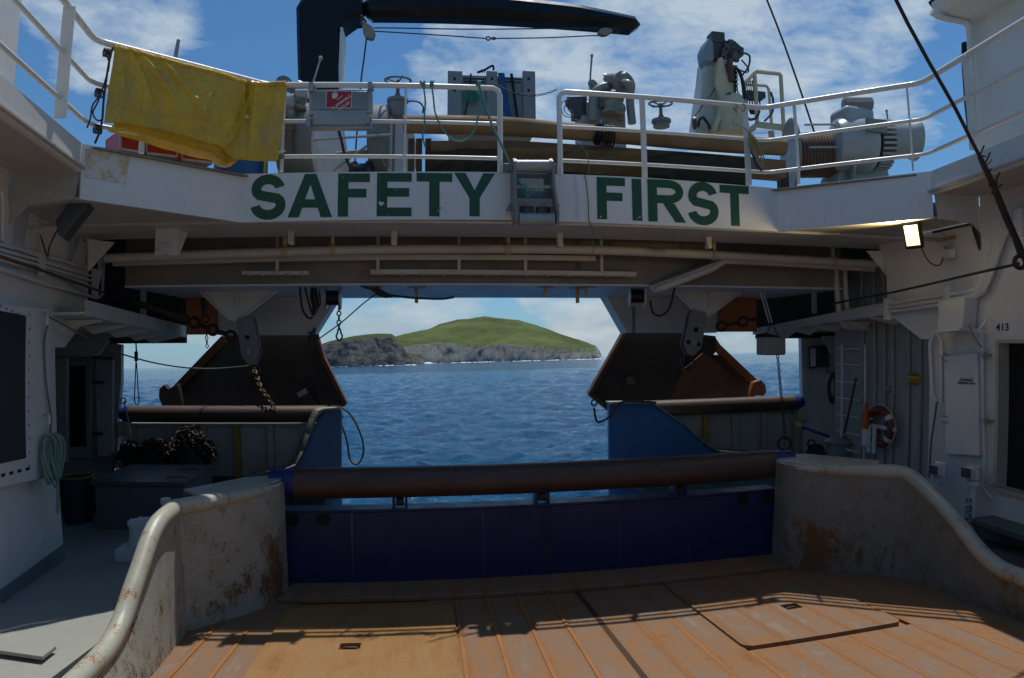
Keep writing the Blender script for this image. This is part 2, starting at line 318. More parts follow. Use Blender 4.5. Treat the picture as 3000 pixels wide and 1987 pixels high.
def chain(mb,pts,L_=.06,w=.018,r=.006):
    """links along a path"""
    P=[np.array(p,float) for p in pts]; seg=[np.linalg.norm(P[i+1]-P[i]) for i in range(len(P)-1)]; tot=sum(seg)
    n=max(2,int(tot/(L_*.72)))
    def at(s):
        for i,l in enumerate(seg):
            if s<=l or i==len(seg)-1: return P[i]+(P[i+1]-P[i])*min(1,s/l)
            s-=l
    for i in range(n):
        a=at(tot*i/n); b=at(tot*(i+1)/n); c=(a+b)/2; u,q,d=frame(b-a); e=u if i%2 else q
        pts_=[]
        for k in range(12):
            t=2*math.pi*k/12; pts_.append(c+d*(math.cos(t)*(L_/2-r)) + e*(math.sin(t)*w))
        mb.tube(pts_,r,6,closed=True)
    return mb
# ============================================================ SEA
SEA=-7.2
def wld(p): return UP.T@np.array(p,float)         # ship axes -> level world axes
def shp(p): return UP@np.array(p,float)           # level world axes -> ship axes
def at_sea(x,y,z=SEA): d=wld(ray(x,y)); return d*z/d[2]
def sea():
    global NT
    na=600; az=np.linspace(math.radians(-62),math.radians(72),na); rr=np.concatenate([[1.2,4.,7.],np.exp(np.linspace(math.log(9),math.log(420),780)),np.exp(np.linspace(math.log(430),math.log(26000),70))]); nr=len(rr)
    Aa,Rr=np.meshgrid(az,rr); X=Rr*np.sin(Aa); Y=Rr*np.cos(Aa); Z=np.zeros_like(X)
    loc=np.maximum(np.gradient(rr)[:,None]*np.ones_like(X),Rr*(az[1]-az[0]))
    g=np.random.default_rng(11)
    for k in range(130):
        lam=.8*math.exp(g.uniform(0,2.6)); th=math.radians(200)+g.normal(0,.75); kk=2*math.pi/lam
        amp=.0125*lam**.78; ph=g.uniform(0,6.28)
        w=np.clip((lam/loc-2.2)/2.5,0,1)
        q=kk*(X*math.sin(th)+Y*math.cos(th))+ph
        Z+=amp*w*(1-np.abs(np.sin(q/2))*1.6)*.75
    Z-=Z.mean()
    V_=np.stack([X,Y,Z+SEA],-1)
    me=bpy.data.meshes.new('sea'); v=V_.reshape(-1,3)
    i=np.arange(nr*na).reshape(nr,na); f=np.stack([i[:-1,:-1],i[:-1,1:],i[1:,1:],i[1:,:-1]],-1).reshape(-1,4)
    me.vertices.add(len(v)); me.vertices.foreach_set('co',v.ravel()); me.loops.add(f.size); me.loops.foreach_set('vertex_index',f.ravel()); me.polygons.add(len(f)); me.polygons.foreach_set('loop_start',np.arange(len(f))*4); me.update(); me.validate()
    me.polygons.foreach_set('use_smooth',np.ones(len(me.polygons),bool))
    m=bpy.data.materials.new('sea water'); m.use_nodes=True; NT=m.node_tree; NT.nodes.clear()
    out=N('ShaderNodeOutputMaterial'); b=N('ShaderNodeBsdfPrincipled'); L(b.outputs[0],out.inputs[0])
    C=N('ShaderNodeTexCoord').outputs['Object']
    b.inputs['Roughness'].default_value=.09; b.inputs['IOR'].default_value=1.33
    mq=N('ShaderNodeMapping'); mq.inputs['Rotation'].default_value=(0,0,.35); mq.inputs['Scale'].default_value=(.4,1,1); L(C,mq.inputs[0]); n0=N('ShaderNodeTexNoise',i={'Scale':.3,'Detail':13,'Roughness':.8}); L(mq.outputs[0],n0.inputs['Vector'])
    cr=N('ShaderNodeValToRGB'); cr.color_ramp.elements[0].position=.4; cr.color_ramp.elements[0].color=(.004,.045,.12,1); cr.color_ramp.elements[1].position=.62; cr.color_ramp.elements[1].color=(.012,.10,.20,1); L(n0.outputs['Fac'],cr.inputs[0]); L(cr.outputs[0],b.inputs['Base Color'])
    hs=None
    for s,a,d in((2.2,.20,10),(6.0,.06,6),(.5,.42,12)):
        mp=N('ShaderNodeMapping'); mp.inputs['Rotation'].default_value=(0,0,.35); mp.inputs['Scale'].default_value=(.55,1,1); L(C,mp.inputs[0])
        n=N('ShaderNodeTexNoise',i={'Scale':s,'Detail':d,'Roughness':.62,'Distortion':.5}); L(mp.outputs[0],n.inputs['Vector'])
        q=math_('MULTIPLY',n.outputs['Fac'],a); hs=q if hs is None else math_('ADD',hs,q)
    bp=N('ShaderNodeBump',i={'Strength':1,'Distance':1.7}); L(hs,bp.inputs['Height']); L(bp.outputs[0],b.inputs['Normal'])
    me.materials.append(m)
    o=bpy.data.objects.new('sea',me); sc.collection.objects.link(o); o['kind']='structure'; o['world']=1
sea()
# ============================================================ ISLAND
def fbm(x,seed,octs=6,g=.55):
    r=np.random.default_rng(seed); y=np.zeros_like(x,float)
    for o in range(octs):
        f=2**o; ph=r.uniform(0,6.28,5); y+=g**o*sum(np.sin(x*f*(.6+.37*k)+ph[k]) for k in range(5))/2.2
    return y
def noise2(x,y,seed,octs=6,g=.52):
    r=np.random.default_rng(seed); z=np.zeros_like(x,float)
    for o in range(octs):
        f=2**o
        for k in range(6):
            a=r.uniform(0,6.28); z+=g**o*np.sin(f*(x*math.cos(a)+y*math.sin(a))*(.7+.1*k)+r.uniform(0,6.28))/2.6
    return z
def islmat(name,green,dark_,light_,zs):
    global NT
    m=bpy.data.materials.new(name); m.use_nodes=True; NT=m.node_tree; NT.nodes.clear()
    out=N('ShaderNodeOutputMaterial'); b=N('ShaderNodeBsdfPrincipled'); L(b.outputs[0],out.inputs[0]); b.inputs['Roughness'].default_value=1; b.inputs['Specular IOR Level'].default_value=.05
    tc_=N('ShaderNodeTexCoord'); C=tc_.outputs['Object']; g=N('ShaderNodeNewGeometry'); s=N('ShaderNodeSeparateXYZ'); L(g.outputs['True Normal'],s.inputs[0])
    n=N('ShaderNodeTexNoise',i={'Scale':.006,'Detail':12,'Roughness':.7}); L(C,n.inputs['Vector'])
    mp=N('ShaderNodeMapping'); mp.inputs['Scale'].default_value=(1,1,zs); L(C,mp.inputs[0]); n2=N('ShaderNodeTexNoise',i={'Scale':.035,'Detail':9,'Roughness':.7}); L(mp.outputs[0],n2.inputs['Vector'])
    gr=N('ShaderNodeValToRGB'); e=gr.color_ramp.elements; e[0].position=.36; e[0].color=(.065,.08,.032,1); e[1].position=.64; e[1].color=green; L(n.outputs['Fac'],gr.inputs[0])
    rk=N('ShaderNodeValToRGB'); e=rk.color_ramp.elements; e[0].position=.34; e[0].color=dark_; e[1].position=.64; e[1].color=light_; L(n2.outputs['Fac'],rk.inputs[0])
    k=math_('ADD',s.outputs[2],math_('MULTIPLY',math_('SUBTRACT',n2.outputs['Fac'],.5),.7)); kk=N('ShaderNodeMapRange',i={'From Min':.62,'From Max':.8}); L(k,kk.inputs[0])
    ps=N('ShaderNodeSeparateXYZ'); L(g.outputs['Position'],ps.inputs[0]); hh=N('ShaderNodeMapRange',i={'From Min':SEA+24,'From Max':SEA+34}); L(math_('ADD',ps.outputs[2],math_('MULTIPLY',n2.outputs['Fac'],12)),hh.inputs[0])
    a=N('ShaderNodeMix',data_type='RGBA'); L(math_('MULTIPLY',kk.outputs[0],hh.outputs[0]),a.inputs[0]); L(rk.outputs[0],a.inputs[6]); L(gr.outputs[0],a.inputs[7]); L(a.outputs[2],b.inputs['Base Color'])
    bp=N('ShaderNodeBump',i={'Strength':.8,'Distance':9}); L(math_('ADD',math_('MULTIPLY',n.outputs['Fac'],1.2),math_('MULTIPLY',n2.outputs['Fac'],.6)),bp.inputs['Height']); L(bp.outputs[0],b.inputs['Normal'])
    return m
def island(name,sky_,clf,D,depth,mat,seed,rough,nx=360,nd=70,back=.5,cliff_w=.03):
    xs=np.array([p[0] for p in sky_],float); X=np.linspace(xs[0],xs[-1],nx)
    top=np.interp(X,xs,[p[1] for p in sky_]); cl=np.interp(X,[p[0] for p in clf],[p[1] for p in clf])
    t=np.concatenate([np.linspace(0,cliff_w,14),np.linspace(cliff_w,back,nd-34)[1:],np.linspace(back,1,21)[0:]])
    vs=[]
    for j,x in enumerate(X):
        d=wld(ray(x,np.interp(x,[900,1780],[1065,1044]))); h=d[:2]/np.linalg.norm(d[:2])
        Dj=D*(1+.03*math.sin(j*.02+seed))
        def el(y): q=wld(ray(x,y)); return q[2]/np.linalg.norm(q[:2])
        hc=el(cl[j])*Dj-SEA; ht=el(top[j])*(Dj+depth*back)-SEA
        hc=max(hc,2.); ht=max(ht,hc+1)
        for q in t:
            dist=Dj+depth*q
            if q<=cliff_w: u=q/cliff_w; z=hc*(u**.75)
            elif q<=back: u=(q-cliff_w)/(back-cliff_w); z=hc+(ht-hc)*(math.sin(u*math.pi/2)**1.05)
            else: u=(q-back)/(1-back); z=ht*(1-u)**1.2
            vs.append((h[0]*dist,h[1]*dist,z+SEA,u))
    v=np.array(vs)
    n=noise2(v[:,0]*.016,v[:,1]*.016,seed); n3=noise2(v[:,0]*.06,v[:,1]*.06,seed+3)
    hgt=v[:,2]-SEA; k=np.tile(t,nx); edge=np.clip(k/cliff_w,0,1)*np.clip((1-k)/.3,0,1); ridge=1-np.exp(-((k-back)/.12)**2)*.8
    v[:,2]+=(n*rough*np.clip(hgt/30,0,1)+n3*rough*.25)*edge*ridge
    # push the cliff face in and out
    rad=np.clip(1-np.abs(k-cliff_w*.5)/(cliff_w*3),0,1)*(n3*1.2+noise2(v[:,0]*.17,v[:,1]*.17,seed+8)*.7)*rough*.8
    nn=np.linalg.norm(v[:,:2],axis=1)[:,None]; v[:,:2]+=v[:,:2]/nn*rad[:,None]
    nt_=len(t); i=np.arange(nx*nt_).reshape(nx,nt_)
    f=np.stack([i[:-1,:-1],i[1:,:-1],i[1:,1:],i[:-1,1:]],-1).reshape(-1,4)
    me=bpy.data.meshes.new(name); me.from_pydata(v[:,:3].tolist(),[],f.tolist()); me.materials.append(mat); me.shade_smooth(); me.set_sharp_from_angle(angle=math.radians(50))
    o=bpy.data.objects.new(name,me); sc.collection.objects.link(o); o['kind']='structure'; o['world']=1
    return o
island('island_hill',[(1120,1020),(1160,990),(1230,972),(1265,963),(1290,950),(1345,937),(1380,936),(1424,930),(1450,934),(1520,940),(1550,948),(1610,965),(1640,978),(1680,992),(1720,1006),(1745,1016),(1751,1024),(1762,1040)],
 [(1120,1022),(1180,1013),(1240,1009),(1300,1010),(1350,1008),(1400,1004),(1450,1006),(1500,1006),(1560,1012),(1620,1015),(1680,1020),(1745,1021),(1762,1042)],2300,1500,islmat('grassy slope and pale cliff',(.135,.165,.058,1),(.15,.15,.145,1),(.30,.29,.265,1),.2),5,4.)
island('headland',[(918,1042),(925,1024),(938,1014),(945,1008),(965,1001),(1005,992),(1040,985),(1085,979),(1110,977),(1148,977),(1160,985),(1166,1003),(1182,1015),(1195,1032),(1205,1036),(1235,1037),(1243,1052)],
 [(918,1044),(925,1028),(945,1015),(1000,1004),(1060,992),(1110,986),(1148,984),(1160,992),(1166,1008),(1182,1020),(1195,1036),(1205,1039),(1235,1041),(1243,1055)],1500,320,islmat('dark headland rock',(.075,.085,.04,1),(.02,.02,.021,1),(.2,.195,.18,1),2.6),9,4.,nx=260,back=.35,cliff_w=.12)
island('far_shore',[(800,1036),(860,1026),(900,1017),(925,1014),(960,1020),(1000,1040)],[(800,1045),(900,1030),(960,1030),(1000,1050)],2900,800,islmat('far grassy shore',(.14,.17,.06,1),(.16,.15,.13,1),(.3,.28,.25,1),.3),12,2.,nx=60)
# surf at the foot of the cliffs
foam=bpy.data.materials.new('white surf'); foam.use_nodes=True; foam.node_tree.nodes['Principled BSDF'].inputs['Base Color'].default_value=(.85,.88,.9,1); foam.node_tree.nodes['Principled BSDF'].inputs['Roughness'].default_value=.9
mb=MB(); g=np.random.default_rng(3)
for i in range(300):
    x=g.uniform(925,1775); big=1+2.2*math.exp(-((x-1250)/22)**2)+1.2*math.exp(-((x-1665)/25)**2)+.6*math.exp(-((x-1760)/12)**2)
    d=wld(ray(x,np.interp(x,[900,1780],[1065,1044]))); h=d[:2]/np.linalg.norm(d[:2]); Dd=(1475 if x<1215 else 2225)+g.uniform(-30,15); c=np.array([h[0]*Dd,h[1]*Dd,SEA])
    t_=np.array([h[1],-h[0],0]); wd=g.uniform(2,14)*(1+.3*big); hh=g.uniform(.5,2.6)*big*(.6 if x<1215 else .9)*(.25+.75*(math.sin(x*.05)*math.sin(x*.013+1)>-.2))
    mb.add([c-t_*wd+V(0,0,-.8),c+V(-h[0],-h[1],0).tolist()*1*4 if False else c-np.array([h[0],h[1],0])*6+V(0,0,-.8),c+t_*wd+V(0,0,-.8),c+np.array([h[0],h[1],0])*6+V(0,0,-.8),c+V(0,0,hh)],[(0,1,4),(1,2,4),(2,3,4),(3,0,4)])
o=mb.build('surf',foam,org=(0,0,0)); o['world']=1; tag(o,'white surf breaking along the foot of the island cliffs','surf','',kind='stuff')
if 'group' in o: del o['group']
# ============================================================ DECKS
mb=MB(); yb=7.0
def dp(x,y,dz=0.): return V(x,y,dz_(y)+dz)
mb.prism([dp(-2.75,-.5,-.02),dp(5.75,-.5,-.02),dp(5.75,7.25,-.02),dp(-2.75,7.25,-.02)],(0,0,-.15))
struct(mb.build('trawl_deck',filler,org=(0,0,-3)))
g=np.random.default_rng(8)
kx=[.24+.3433*k for k in range(-9,17)]
mb=MB(); mr=MB(); mg=MB()
for a,b in zip(kx[:-1],kx[1:]):
    y0,y1=(4.62,0) if a>2.5 and b<4.4 else (6.66,0)
    ys=np.linspace(-.5,6.66 if not(a>2.6 and b<4.4) else 4.62,30)
    if a>-1.6 and b<.2: continue
    j0=[g.uniform(-.004,.004) for _ in ys]; j1=[g.uniform(-.004,.004) for _ in ys]; dz=g.uniform(0,.003)
    w=.007
    mb.prism([dp(a+w+j,y,-.02) for y,j in zip(ys,j0)]+[dp(b-w+j,y,-.02) for y,j in list(zip(ys,j1))[::-1]],(0,0,.03+dz))
for x in kx:
    if -1.5<x<.15 : continue
    yend=4.62 if 2.62<x<4.30 else 6.66
    ys=np.linspace(-.5,yend,40)
    if abs(x-1.613)<.05: mg.prism([dp(x-.028,-.5,-.0),dp(x+.028,-.5,0),dp(x+.028,yend,0),dp(x-.028,yend,0)],(0,0,.0135)); continue
    wv=.016 if x<1.4 or g.random()<.6 else .009
    P=[dp(x-wv+g.uniform(-.004,.004),y,.0) for y in ys]+[dp(x+wv+g.uniform(-.004,.004),y,.0) for y in ys[::-1]]
    mr.prism(P,(0,0,.021 if x<1.4 else .0125))
struct(mb.build('deck_boards',deckm,org=(0,0,-3))); struct(mr.build('deck_seams',filler,org=(0,0,-3))); struct(mg.build('deck_groove',groove,org=(0,0,-3)))
mb=MB(); mb.prism([dp(-1.75,6.72,-.01),dp(4.7,6.72,-.01),dp(4.45,7.25,.03),dp(-1.66,7.25,.03)],(0,0,.06)); struct(mb.build('deck_sill',deckm,org=(0,0,-3),bevel=.01))
hatchm=[hatchmt,deckm]
def roundrect(x0,x1,y0,y1,r,n=6):
    P=[]
    for cx,cy,a0 in((x1-r,y1-r,0),(x0+r,y1-r,90),(x0+r,y0+r,180),(x1-r,y0+r,270)):
        for k in range(n+1): a=math.radians(a0+90*k/n); P.append((cx+r*math.cos(a),cy+r*math.sin(a)))
    return P
for nm,(x0,x1,y0,y1),mt,lp,lab in(('h1',(-1.545,.20,2.4,6.46),hatchm[0],(1026,1904),'ochre deck hatch plate with a sunken lifting eye, beside the grey bulwark on the left'),('h2',(2.625,4.30,4.66,6.62),deckm,(2318,1786),'brown deck hatch plate with rounded corners, under the cable shadow on the right')):
    R_=thing('deck_hatch',dp((x0+x1)/2,(y0+y1)/2),lab,'hatch','hatch plates set in the trawl deck')
    c=dk(*lp); h=.075
    mb=MB(); P=roundrect(x0,x1,y0,y1,.10)
    # plate with a square pocket: ring of quads round the pocket plus rim
    pk=[(c[0]+h*1.25,c[1]+h),(c[0]-h*1.25,c[1]+h),(c[0]-h*1.25,c[1]-h),(c[0]+h*1.25,c[1]-h)]
    n=len(P); vs=[dp(x,y,.035) for x,y in P]+[dp(x,y,.035) for x,y in pk]+[dp(x,y,-.02) for x,y in P]+[dp(x,y,-.012) for x,y in pk]
    fs=[]; q=n//4
    for s_ in range(4):
        for k in range(q-1 if s_<3 else q-1): fs.append((s_*q+k,s_*q+k+1,n+s_))
        fs.append((s_*q+q-1,((s_+1)*q)%n,n+(s_+1)%4,n+s_))
    fs+=[(n+4+i,n+4+(i+1)%n,(i+1)%n,i) for i in range(n)]; fs+=[(n+i,n+(i+1)%4,2*n+4+(i+1)%4,2*n+4+i) for i in range(4)]; fs.append((2*n+4,2*n+5,2*n+6,2*n+7))
    mb.add(vs,fs); mb.build('plate',mt,R_,smooth=20)
    mb=MB(); mb.tube([dp(c[0]-h,c[1],.0),dp(c[0]-h*.5,c[1],.02),dp(c[0]+h*.5,c[1],.02),dp(c[0]+h,c[1],.0)],.014,8); mb.box(dp(c[0]-.03,c[1]-.05,-.01),dp(c[0]+.03,c[1]+.05,.004)); mb.build('lifting_eye',rustdk,R_)
# side decks
ds=lambda x,y:V(x,y,-1.864-TS*y)
mb=MB(); mb.prism([ds(-7.3,-.5),ds(-2.55,-.5),ds(-2.6,5.9),ds(-1.8,7.3),ds(-1.8,10.9),ds(-7.3,10.9)],(0,0,-.12)); struct(mb.build('left_side_deck',gdeck,org=(0,0,-3)))
mb=MB(); mb.prism([ds(5.5,-.5),ds(9.5,-.5),ds(9.5,7.6),ds(4.6,7.6),ds(4.6,7.3),ds(5.5,5.9)],(0,0,-.12)); struct(mb.build('right_side_deck',greydk,org=(0,0,-3)))
zq=-2.35
yq=atz(600,1428,zq)[1]; mb=MB(); mb.box((-7.2,yq,zq-.08),(-1.7,10.98,zq)); mb.box((-7.2,yq-.05,zq-.12),(-1.75,yq-.001,zq+.012)); mb.box((-7.2,yq+.1,-3.4),(-1.75,yq+.15,zq-.08)); struct(mb.build('left_quarter_deck',grdeck,org=(0,0,-3)))
mb=MB(); mb.box((3.3,9.0,zq-.08),(9.5,10.98,zq)); mb.box((3.35,9.1,-3.4),(9.4,9.15,zq-.08)); struct(mb.build('right_quarter_deck',grdeck,org=(0,0,-3)))
# plate lying on the left deck
mb=MB(); c=[dk(0,1917,2.47),dk(125,1935,2.47),dk(166,1903,2.47),dk(-60,1880,2.47)]; mb.prism([p+V(0,0,.0) for p in c],(0,0,.03)); tag(mb.build('deck_plate',gdeck,bevel=.004),'thin square steel plate with a rusty edge welded to the pale side deck','plate')
# ============================================================ BULWARKS
def bulwark(name,label,base,rail,xside,sgn,capp,corner=0,mat=None,mts=None):
    """base: plan points along the deck; rail: 3D points of the pipe rail over them; thickness goes to the outer side"""
    R_=thing(name,base[0],label,'bulwark','bulwarks either side of the stern gate')
    def dens_(P):
        if not corner: return smoothpath(P,5)
        return smoothpath(P[:corner+1],5)+smoothpath(P[corner:],5)[1:]
    n=len(base); B=dens_(base); T=dens_(rail)
    mb=MB(); th=.07
    outer=[]
    for i,(b,t) in enumerate(zip(B,T)):
        tg=T[min(i+1,len(T)-1)]-T[max(i-1,0)]; tg=V(tg[0],tg[1],0); tg/=np.linalg.norm(tg)+1e-9; nr=V(tg[1],-tg[0],0)*sgn
        outer.append(nr)
    rows=[]
    for b,t,o in zip(B,T,outer):
        bb=V(b[0],b[1],b[2]-.12); rows.append([bb]+[bb+(t-bb)*k/8 for k in range(1,9)]+[t+o*th, V(b[0],b[1],b[2]-.12)+o*th])
    if sgn>0: mb.grid(rows)
    else: mb.grid([r[::-1] for r in rows])
    mb.add(rows[0],[tuple(range(len(rows[0])))]); mb.add(rows[-1],[tuple(range(len(rows[-1])))[::-1]])
    mb.build('plating',mat or bulw,R_,smooth=28)
    mb=MB(); k0=0; mb.tube([t+V(0,0,-.02)+o*.03 for t,o in zip(T,outer)],[min(.083,.035+.06*max(0,i-4)/14) for i in range(len(T))],16); mb.build('pipe_rail',bulrail,R_)
    mb=MB(); mb.tube([t+V(0,0,-.115)-o*.006 for t,o in zip(T[k0:],outer[k0:])],.016,6); mb.build('weld_bead',bulrail,R_)
    mb=MB(); P=capp[1]; mb.prism(P,(0,0,-.03)); mb.build('top_plate',bulrail,R_,bevel=.008)
    return R_,B,T
bL=[V(-1.77,7.15,-2.92),V(-1.79,6.82,-2.88),V(-1.96,6.45,-2.85),V(-2.25,6.10,-2.82),V(-2.47,5.86,-2.79),V(-2.42,5.3,-2.74),V(-2.37,4.8,-2.7),V(-2.34,4.3,-2.65),V(-2.32,3.6,-2.6),V(-2.3,2.2,-2.46)]
rL=[V(-1.75,7.1,-1.60),V(-1.77,6.82,-1.575),V(-1.95,6.47,-1.56),V(-2.25,6.11,-1.545),V(-2.47,5.86,-1.535),V(-2.49,5.42,-1.60),V(-2.49,4.98,-1.92),V(-2.49,4.56,-2.21),V(-2.47,3.9,-2.24),V(-2.47,2.2,-2.16)]
capL=[V(-1.73,7.12,-1.56),V(-1.75,6.80,-1.53),V(-1.94,6.45,-1.52),V(-2.25,6.09,-1.51),V(-2.62,6.5,-1.53),V(-2.2,7.35,-1.58),V(-1.73,7.5,-1.58)]
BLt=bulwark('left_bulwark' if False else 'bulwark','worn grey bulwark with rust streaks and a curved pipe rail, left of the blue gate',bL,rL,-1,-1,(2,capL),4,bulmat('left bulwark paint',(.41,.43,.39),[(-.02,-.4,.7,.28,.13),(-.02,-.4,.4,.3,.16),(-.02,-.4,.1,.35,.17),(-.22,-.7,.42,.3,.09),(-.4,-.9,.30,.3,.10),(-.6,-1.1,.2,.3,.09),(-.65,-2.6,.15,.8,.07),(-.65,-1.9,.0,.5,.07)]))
bR=[V(4.42,7.15,-2.92),V(4.45,6.8,-2.88),V(4.72,6.48,-2.86),V(5.12,6.15,-2.83),V(5.33,5.85,-2.8),V(5.40,5.3,-2.74),V(5.42,4.8,-2.7),V(5.43,4.3,-2.65),V(5.44,3.6,-2.6),V(5.44,2.2,-2.46)]
rR=[V(4.41,7.1,-1.58),V(4.43,6.8,-1.57),V(4.70,6.5,-1.56),V(5.1,6.17,-1.545),V(5.33,5.86,-1.535),V(5.37,5.5,-1.69),V(5.36,5.1,-1.90),V(5.35,4.66,-2.17),V(5.36,4.1,-2.21),V(5.36,2.2,-2.1)]
capR=[V(4.38,7.12,-1.56),V(4.38,6.78,-1.53),V(4.70,6.47,-1.52),V(5.1,6.14,-1.51),V(5.5,6.5,-1.53),V(5.0,7.4,-1.56),V(4.34,7.5,-1.56)]
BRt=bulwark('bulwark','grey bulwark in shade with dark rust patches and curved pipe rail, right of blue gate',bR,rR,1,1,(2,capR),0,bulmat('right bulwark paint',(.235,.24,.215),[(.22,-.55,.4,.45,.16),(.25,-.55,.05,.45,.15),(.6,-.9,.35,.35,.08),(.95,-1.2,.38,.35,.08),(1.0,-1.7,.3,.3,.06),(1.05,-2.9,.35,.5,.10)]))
# scuppers: short dark framed slots in the foot of each bulwark
for (p,q),root,s_ in((((663,1795),(720,1773)),BLt,-1),(((2437,1650),(2498,1662)),BRt,1)):
    a=dk(*p);b=dk(*q); d=(b-a)/np.linalg.norm(b-a); nr=V(-d[1],d[0],0); nr*= -1 if nr[1]>0 else 1
    mb=MB(); mb.obox((a+b)/2+V(0,0,.07)+nr*.02,(b-a)/2,nr*.045,V(0,0,.05)); mb.build('scupper',dark,root[0])
# ============================================================ GATE
G=thing('stern_gate',(1.36,7.3,-2.92),'low dark blue steel gate across the stern ramp with round holes','gate')
mb=MB(); holes=[(855,1522),(946,1522),(2178,1461),(2250,1457)]
mb.box((-1.78,7.2,-2.94),(4.43,7.42,-1.97)); mb.box((-1.78,7.19,-1.985),(4.43,7.45,-1.95)); mb.build('panel',blue,G,bevel=.012)
mb=MB()
for x,y in((1086,1640),(1422,1640)):
    pass
p=aty(1600,1600,7.2); mb.box((p[0]-.055,7.192,-2.9),(p[0]+.055,7.2,-1.99)); mb.build('wear_strip',paint('rust rubbed blue',(.016,.016,.06),rust=.28,dirt=.5,rough=.6,scale=2,rcol=(.10,.05,.02)),G)
for (x,y0,y1,w_) in((1030,1500,1690,.014),(1415,1510,1690,.008),(2015,1560,1640,.004),(1815,1530,1640,.004)):
    a=aty(x,y0,7.19);b=aty(x+4,y1,7.19); mb=MB(); mb.prism([V(a[0]-w_,7.199,a[2]),V(a[0]+w_,7.199,a[2]),V(b[0]+.003,7.199,b[2]),V(b[0]-.003,7.199,b[2])],(0,-.003,0)); mb.build('paint_run',paint('pale blue run',(.05,.08,.14),rough=.5),G)
for x,y in holes:
    c=aty(x,y,7.19); mb=MB(); mb.lathe((c[0],7.198,c[2]),(0,-1,0),[(0,.082),(.003,.082)],28); mb.build('hole',dark,G)
mb=MB(); r=.185; mb.lathe((-1.60,7.33,-1.655),(1,0,0),[(0,r),(6.02,r)],40); mb.build('roller',rollm,G)
mb=MB(); mb.lathe((-1.90,7.33,-1.655),(1,0,0),[(0,.12),(.01,.165),(.30,.17)],28); mb.ring((-1.72,7.33,-1.655),(1,0,0),.168,.012); mb.lathe((4.42,7.33,-1.655),(1,0,0),[(0,.17),(.29,.165),(.30,.12)],28); mb.ring((4.56,7.33,-1.655),(1,0,0),.168,.012); mb.build('roller_cap',brblue,G)
for x,y in((1172,1478),(1588,1466),(1990,1440)):
    c=aty(x,y,7.3); mb=MB(); mb.box((c[0]-.085,7.24,-1.95),(c[0]-.06,7.44,-1.78)); mb.box((c[0]+.06,7.24,-1.95),(c[0]+.085,7.44,-1.78)); mb.build('bracket',blue,G,bevel=.004)
    mb=MB(); mb.lathe((c[0]-.045,7.30,-1.885),(1,0,0),[(0,.05),(.09,.05)],16); mb.build('support_wheel',rustdk,G)
# ============================================================ LETTERS
def strip(P,w):  # centre line -> list of quads (2D)
    P=[np.array(p,float) for p in P]; out=[]
    for i in range(len(P)):
        t=P[min(i+1,len(P)-1)]-P[max(i-1,0)]; t/=np.linalg.norm(t); n=np.array([-t[1],t[0]])
        out.append((P[i]+n*w/2,P[i]-n*w/2))
    return [(a[0],a[1],b[1],b[0]) for a,b in zip(out[:-1],out[1:])]
def arc(cx,cy,rx,ry,a0,a1,n=16): return [(cx+rx*math.cos(math.radians(a0+(a1-a0)*k/n)),cy+ry*math.sin(math.radians(a0+(a1-a0)*k/n))) for k in range(n+1)]
def glyph(ch,W,H,s):
    R_=lambda x0,y0,x1,y1:[(x0,y0),(x1,y0),(x1,y1),(x0,y1)]
    h=H;t=s*.85
    if ch=='I': return [R_(0,0,W,h)]
    if ch=='T': return [R_(0,h-t,W,h),R_((W-s)/2,0,(W+s)/2,h-t)]
    if ch=='F': return [R_(0,0,s,h),R_(s,h-t,W,h),R_(s,h*.44,W*.9,h*.44+t)]
    if ch=='E': return [R_(0,0,s,h),R_(s,h-t,W,h),R_(s,h*.45,W*.93,h*.45+t),R_(s,0,W,t)]
    if ch=='A':
        m=W/2; k=lambda y:(m-s*.55)*(y/h)
        b0,b1=h*.22,h*.22+t*.95
        q=lambda y:s*1.08+(m-s*1.08)*(y/(h*.76))
        return [[(0,0),(s*1.08,0),(q(b0),b0),(k(b0),b0)],[(k(b0),b0),(W-k(b0),b0),(W-k(b1),b1),(k(b1),b1)],[(k(b1),b1),(q(b1),b1),(m,h*.76),(m,h),(m-s*.55,h)],[(W-k(b1),b1),(W-(m-s*.55),h),(m,h),(m,h*.76),(W-q(b1),b1)],[(W,0),(W-k(b0),b0),(W-q(b0),b0),(W-s*1.08,0)]]
    if ch=='Y':
        m=W/2; return [R_(m-s/2,0,m+s/2,h*.42),[(m-s/2,h*.42),(m+s/2,h*.42),(m,h*.60)],[(m-s/2,h*.42),(m,h*.60),(s*1.12,h),(0,h)],[(m+s/2,h*.42),(W,h),(W-s*1.12,h),(m,h*.60)]]
    if ch=='R':
        cy=h*.72; ry=h*.28-t/2; b=[(s,cy+ry)]+arc(W*.56,cy,W*.97-W*.56-s/2,ry,90,-90,12)+[(s,cy-ry)]
        return [R_(0,0,s,h)]+[list(q) for q in strip(b,t)]+[[(W*.40,cy-ry-t/2),(W*.70,cy-ry-t/2),(W,0),(W-s*1.15,0)]]
    if ch=='S':
        r=h*.25; rx=W/2-s/2
        P=arc(W/2,h-t/2-r+t*.12,rx*.93,r-t*.12,12,90,8)+arc(W/2,h-t/2-r+t*.12,rx*.93,r-t*.12,90,215,12)[1:]
        Q=arc(W/2,t/2+r-t*.12,rx,r-t*.12,38,-90,12)+arc(W/2,t/2+r-t*.12,rx,r-t*.12,-90,-172,8)[1:]
        return [list(q) for q in strip(P+Q,s*.95)]
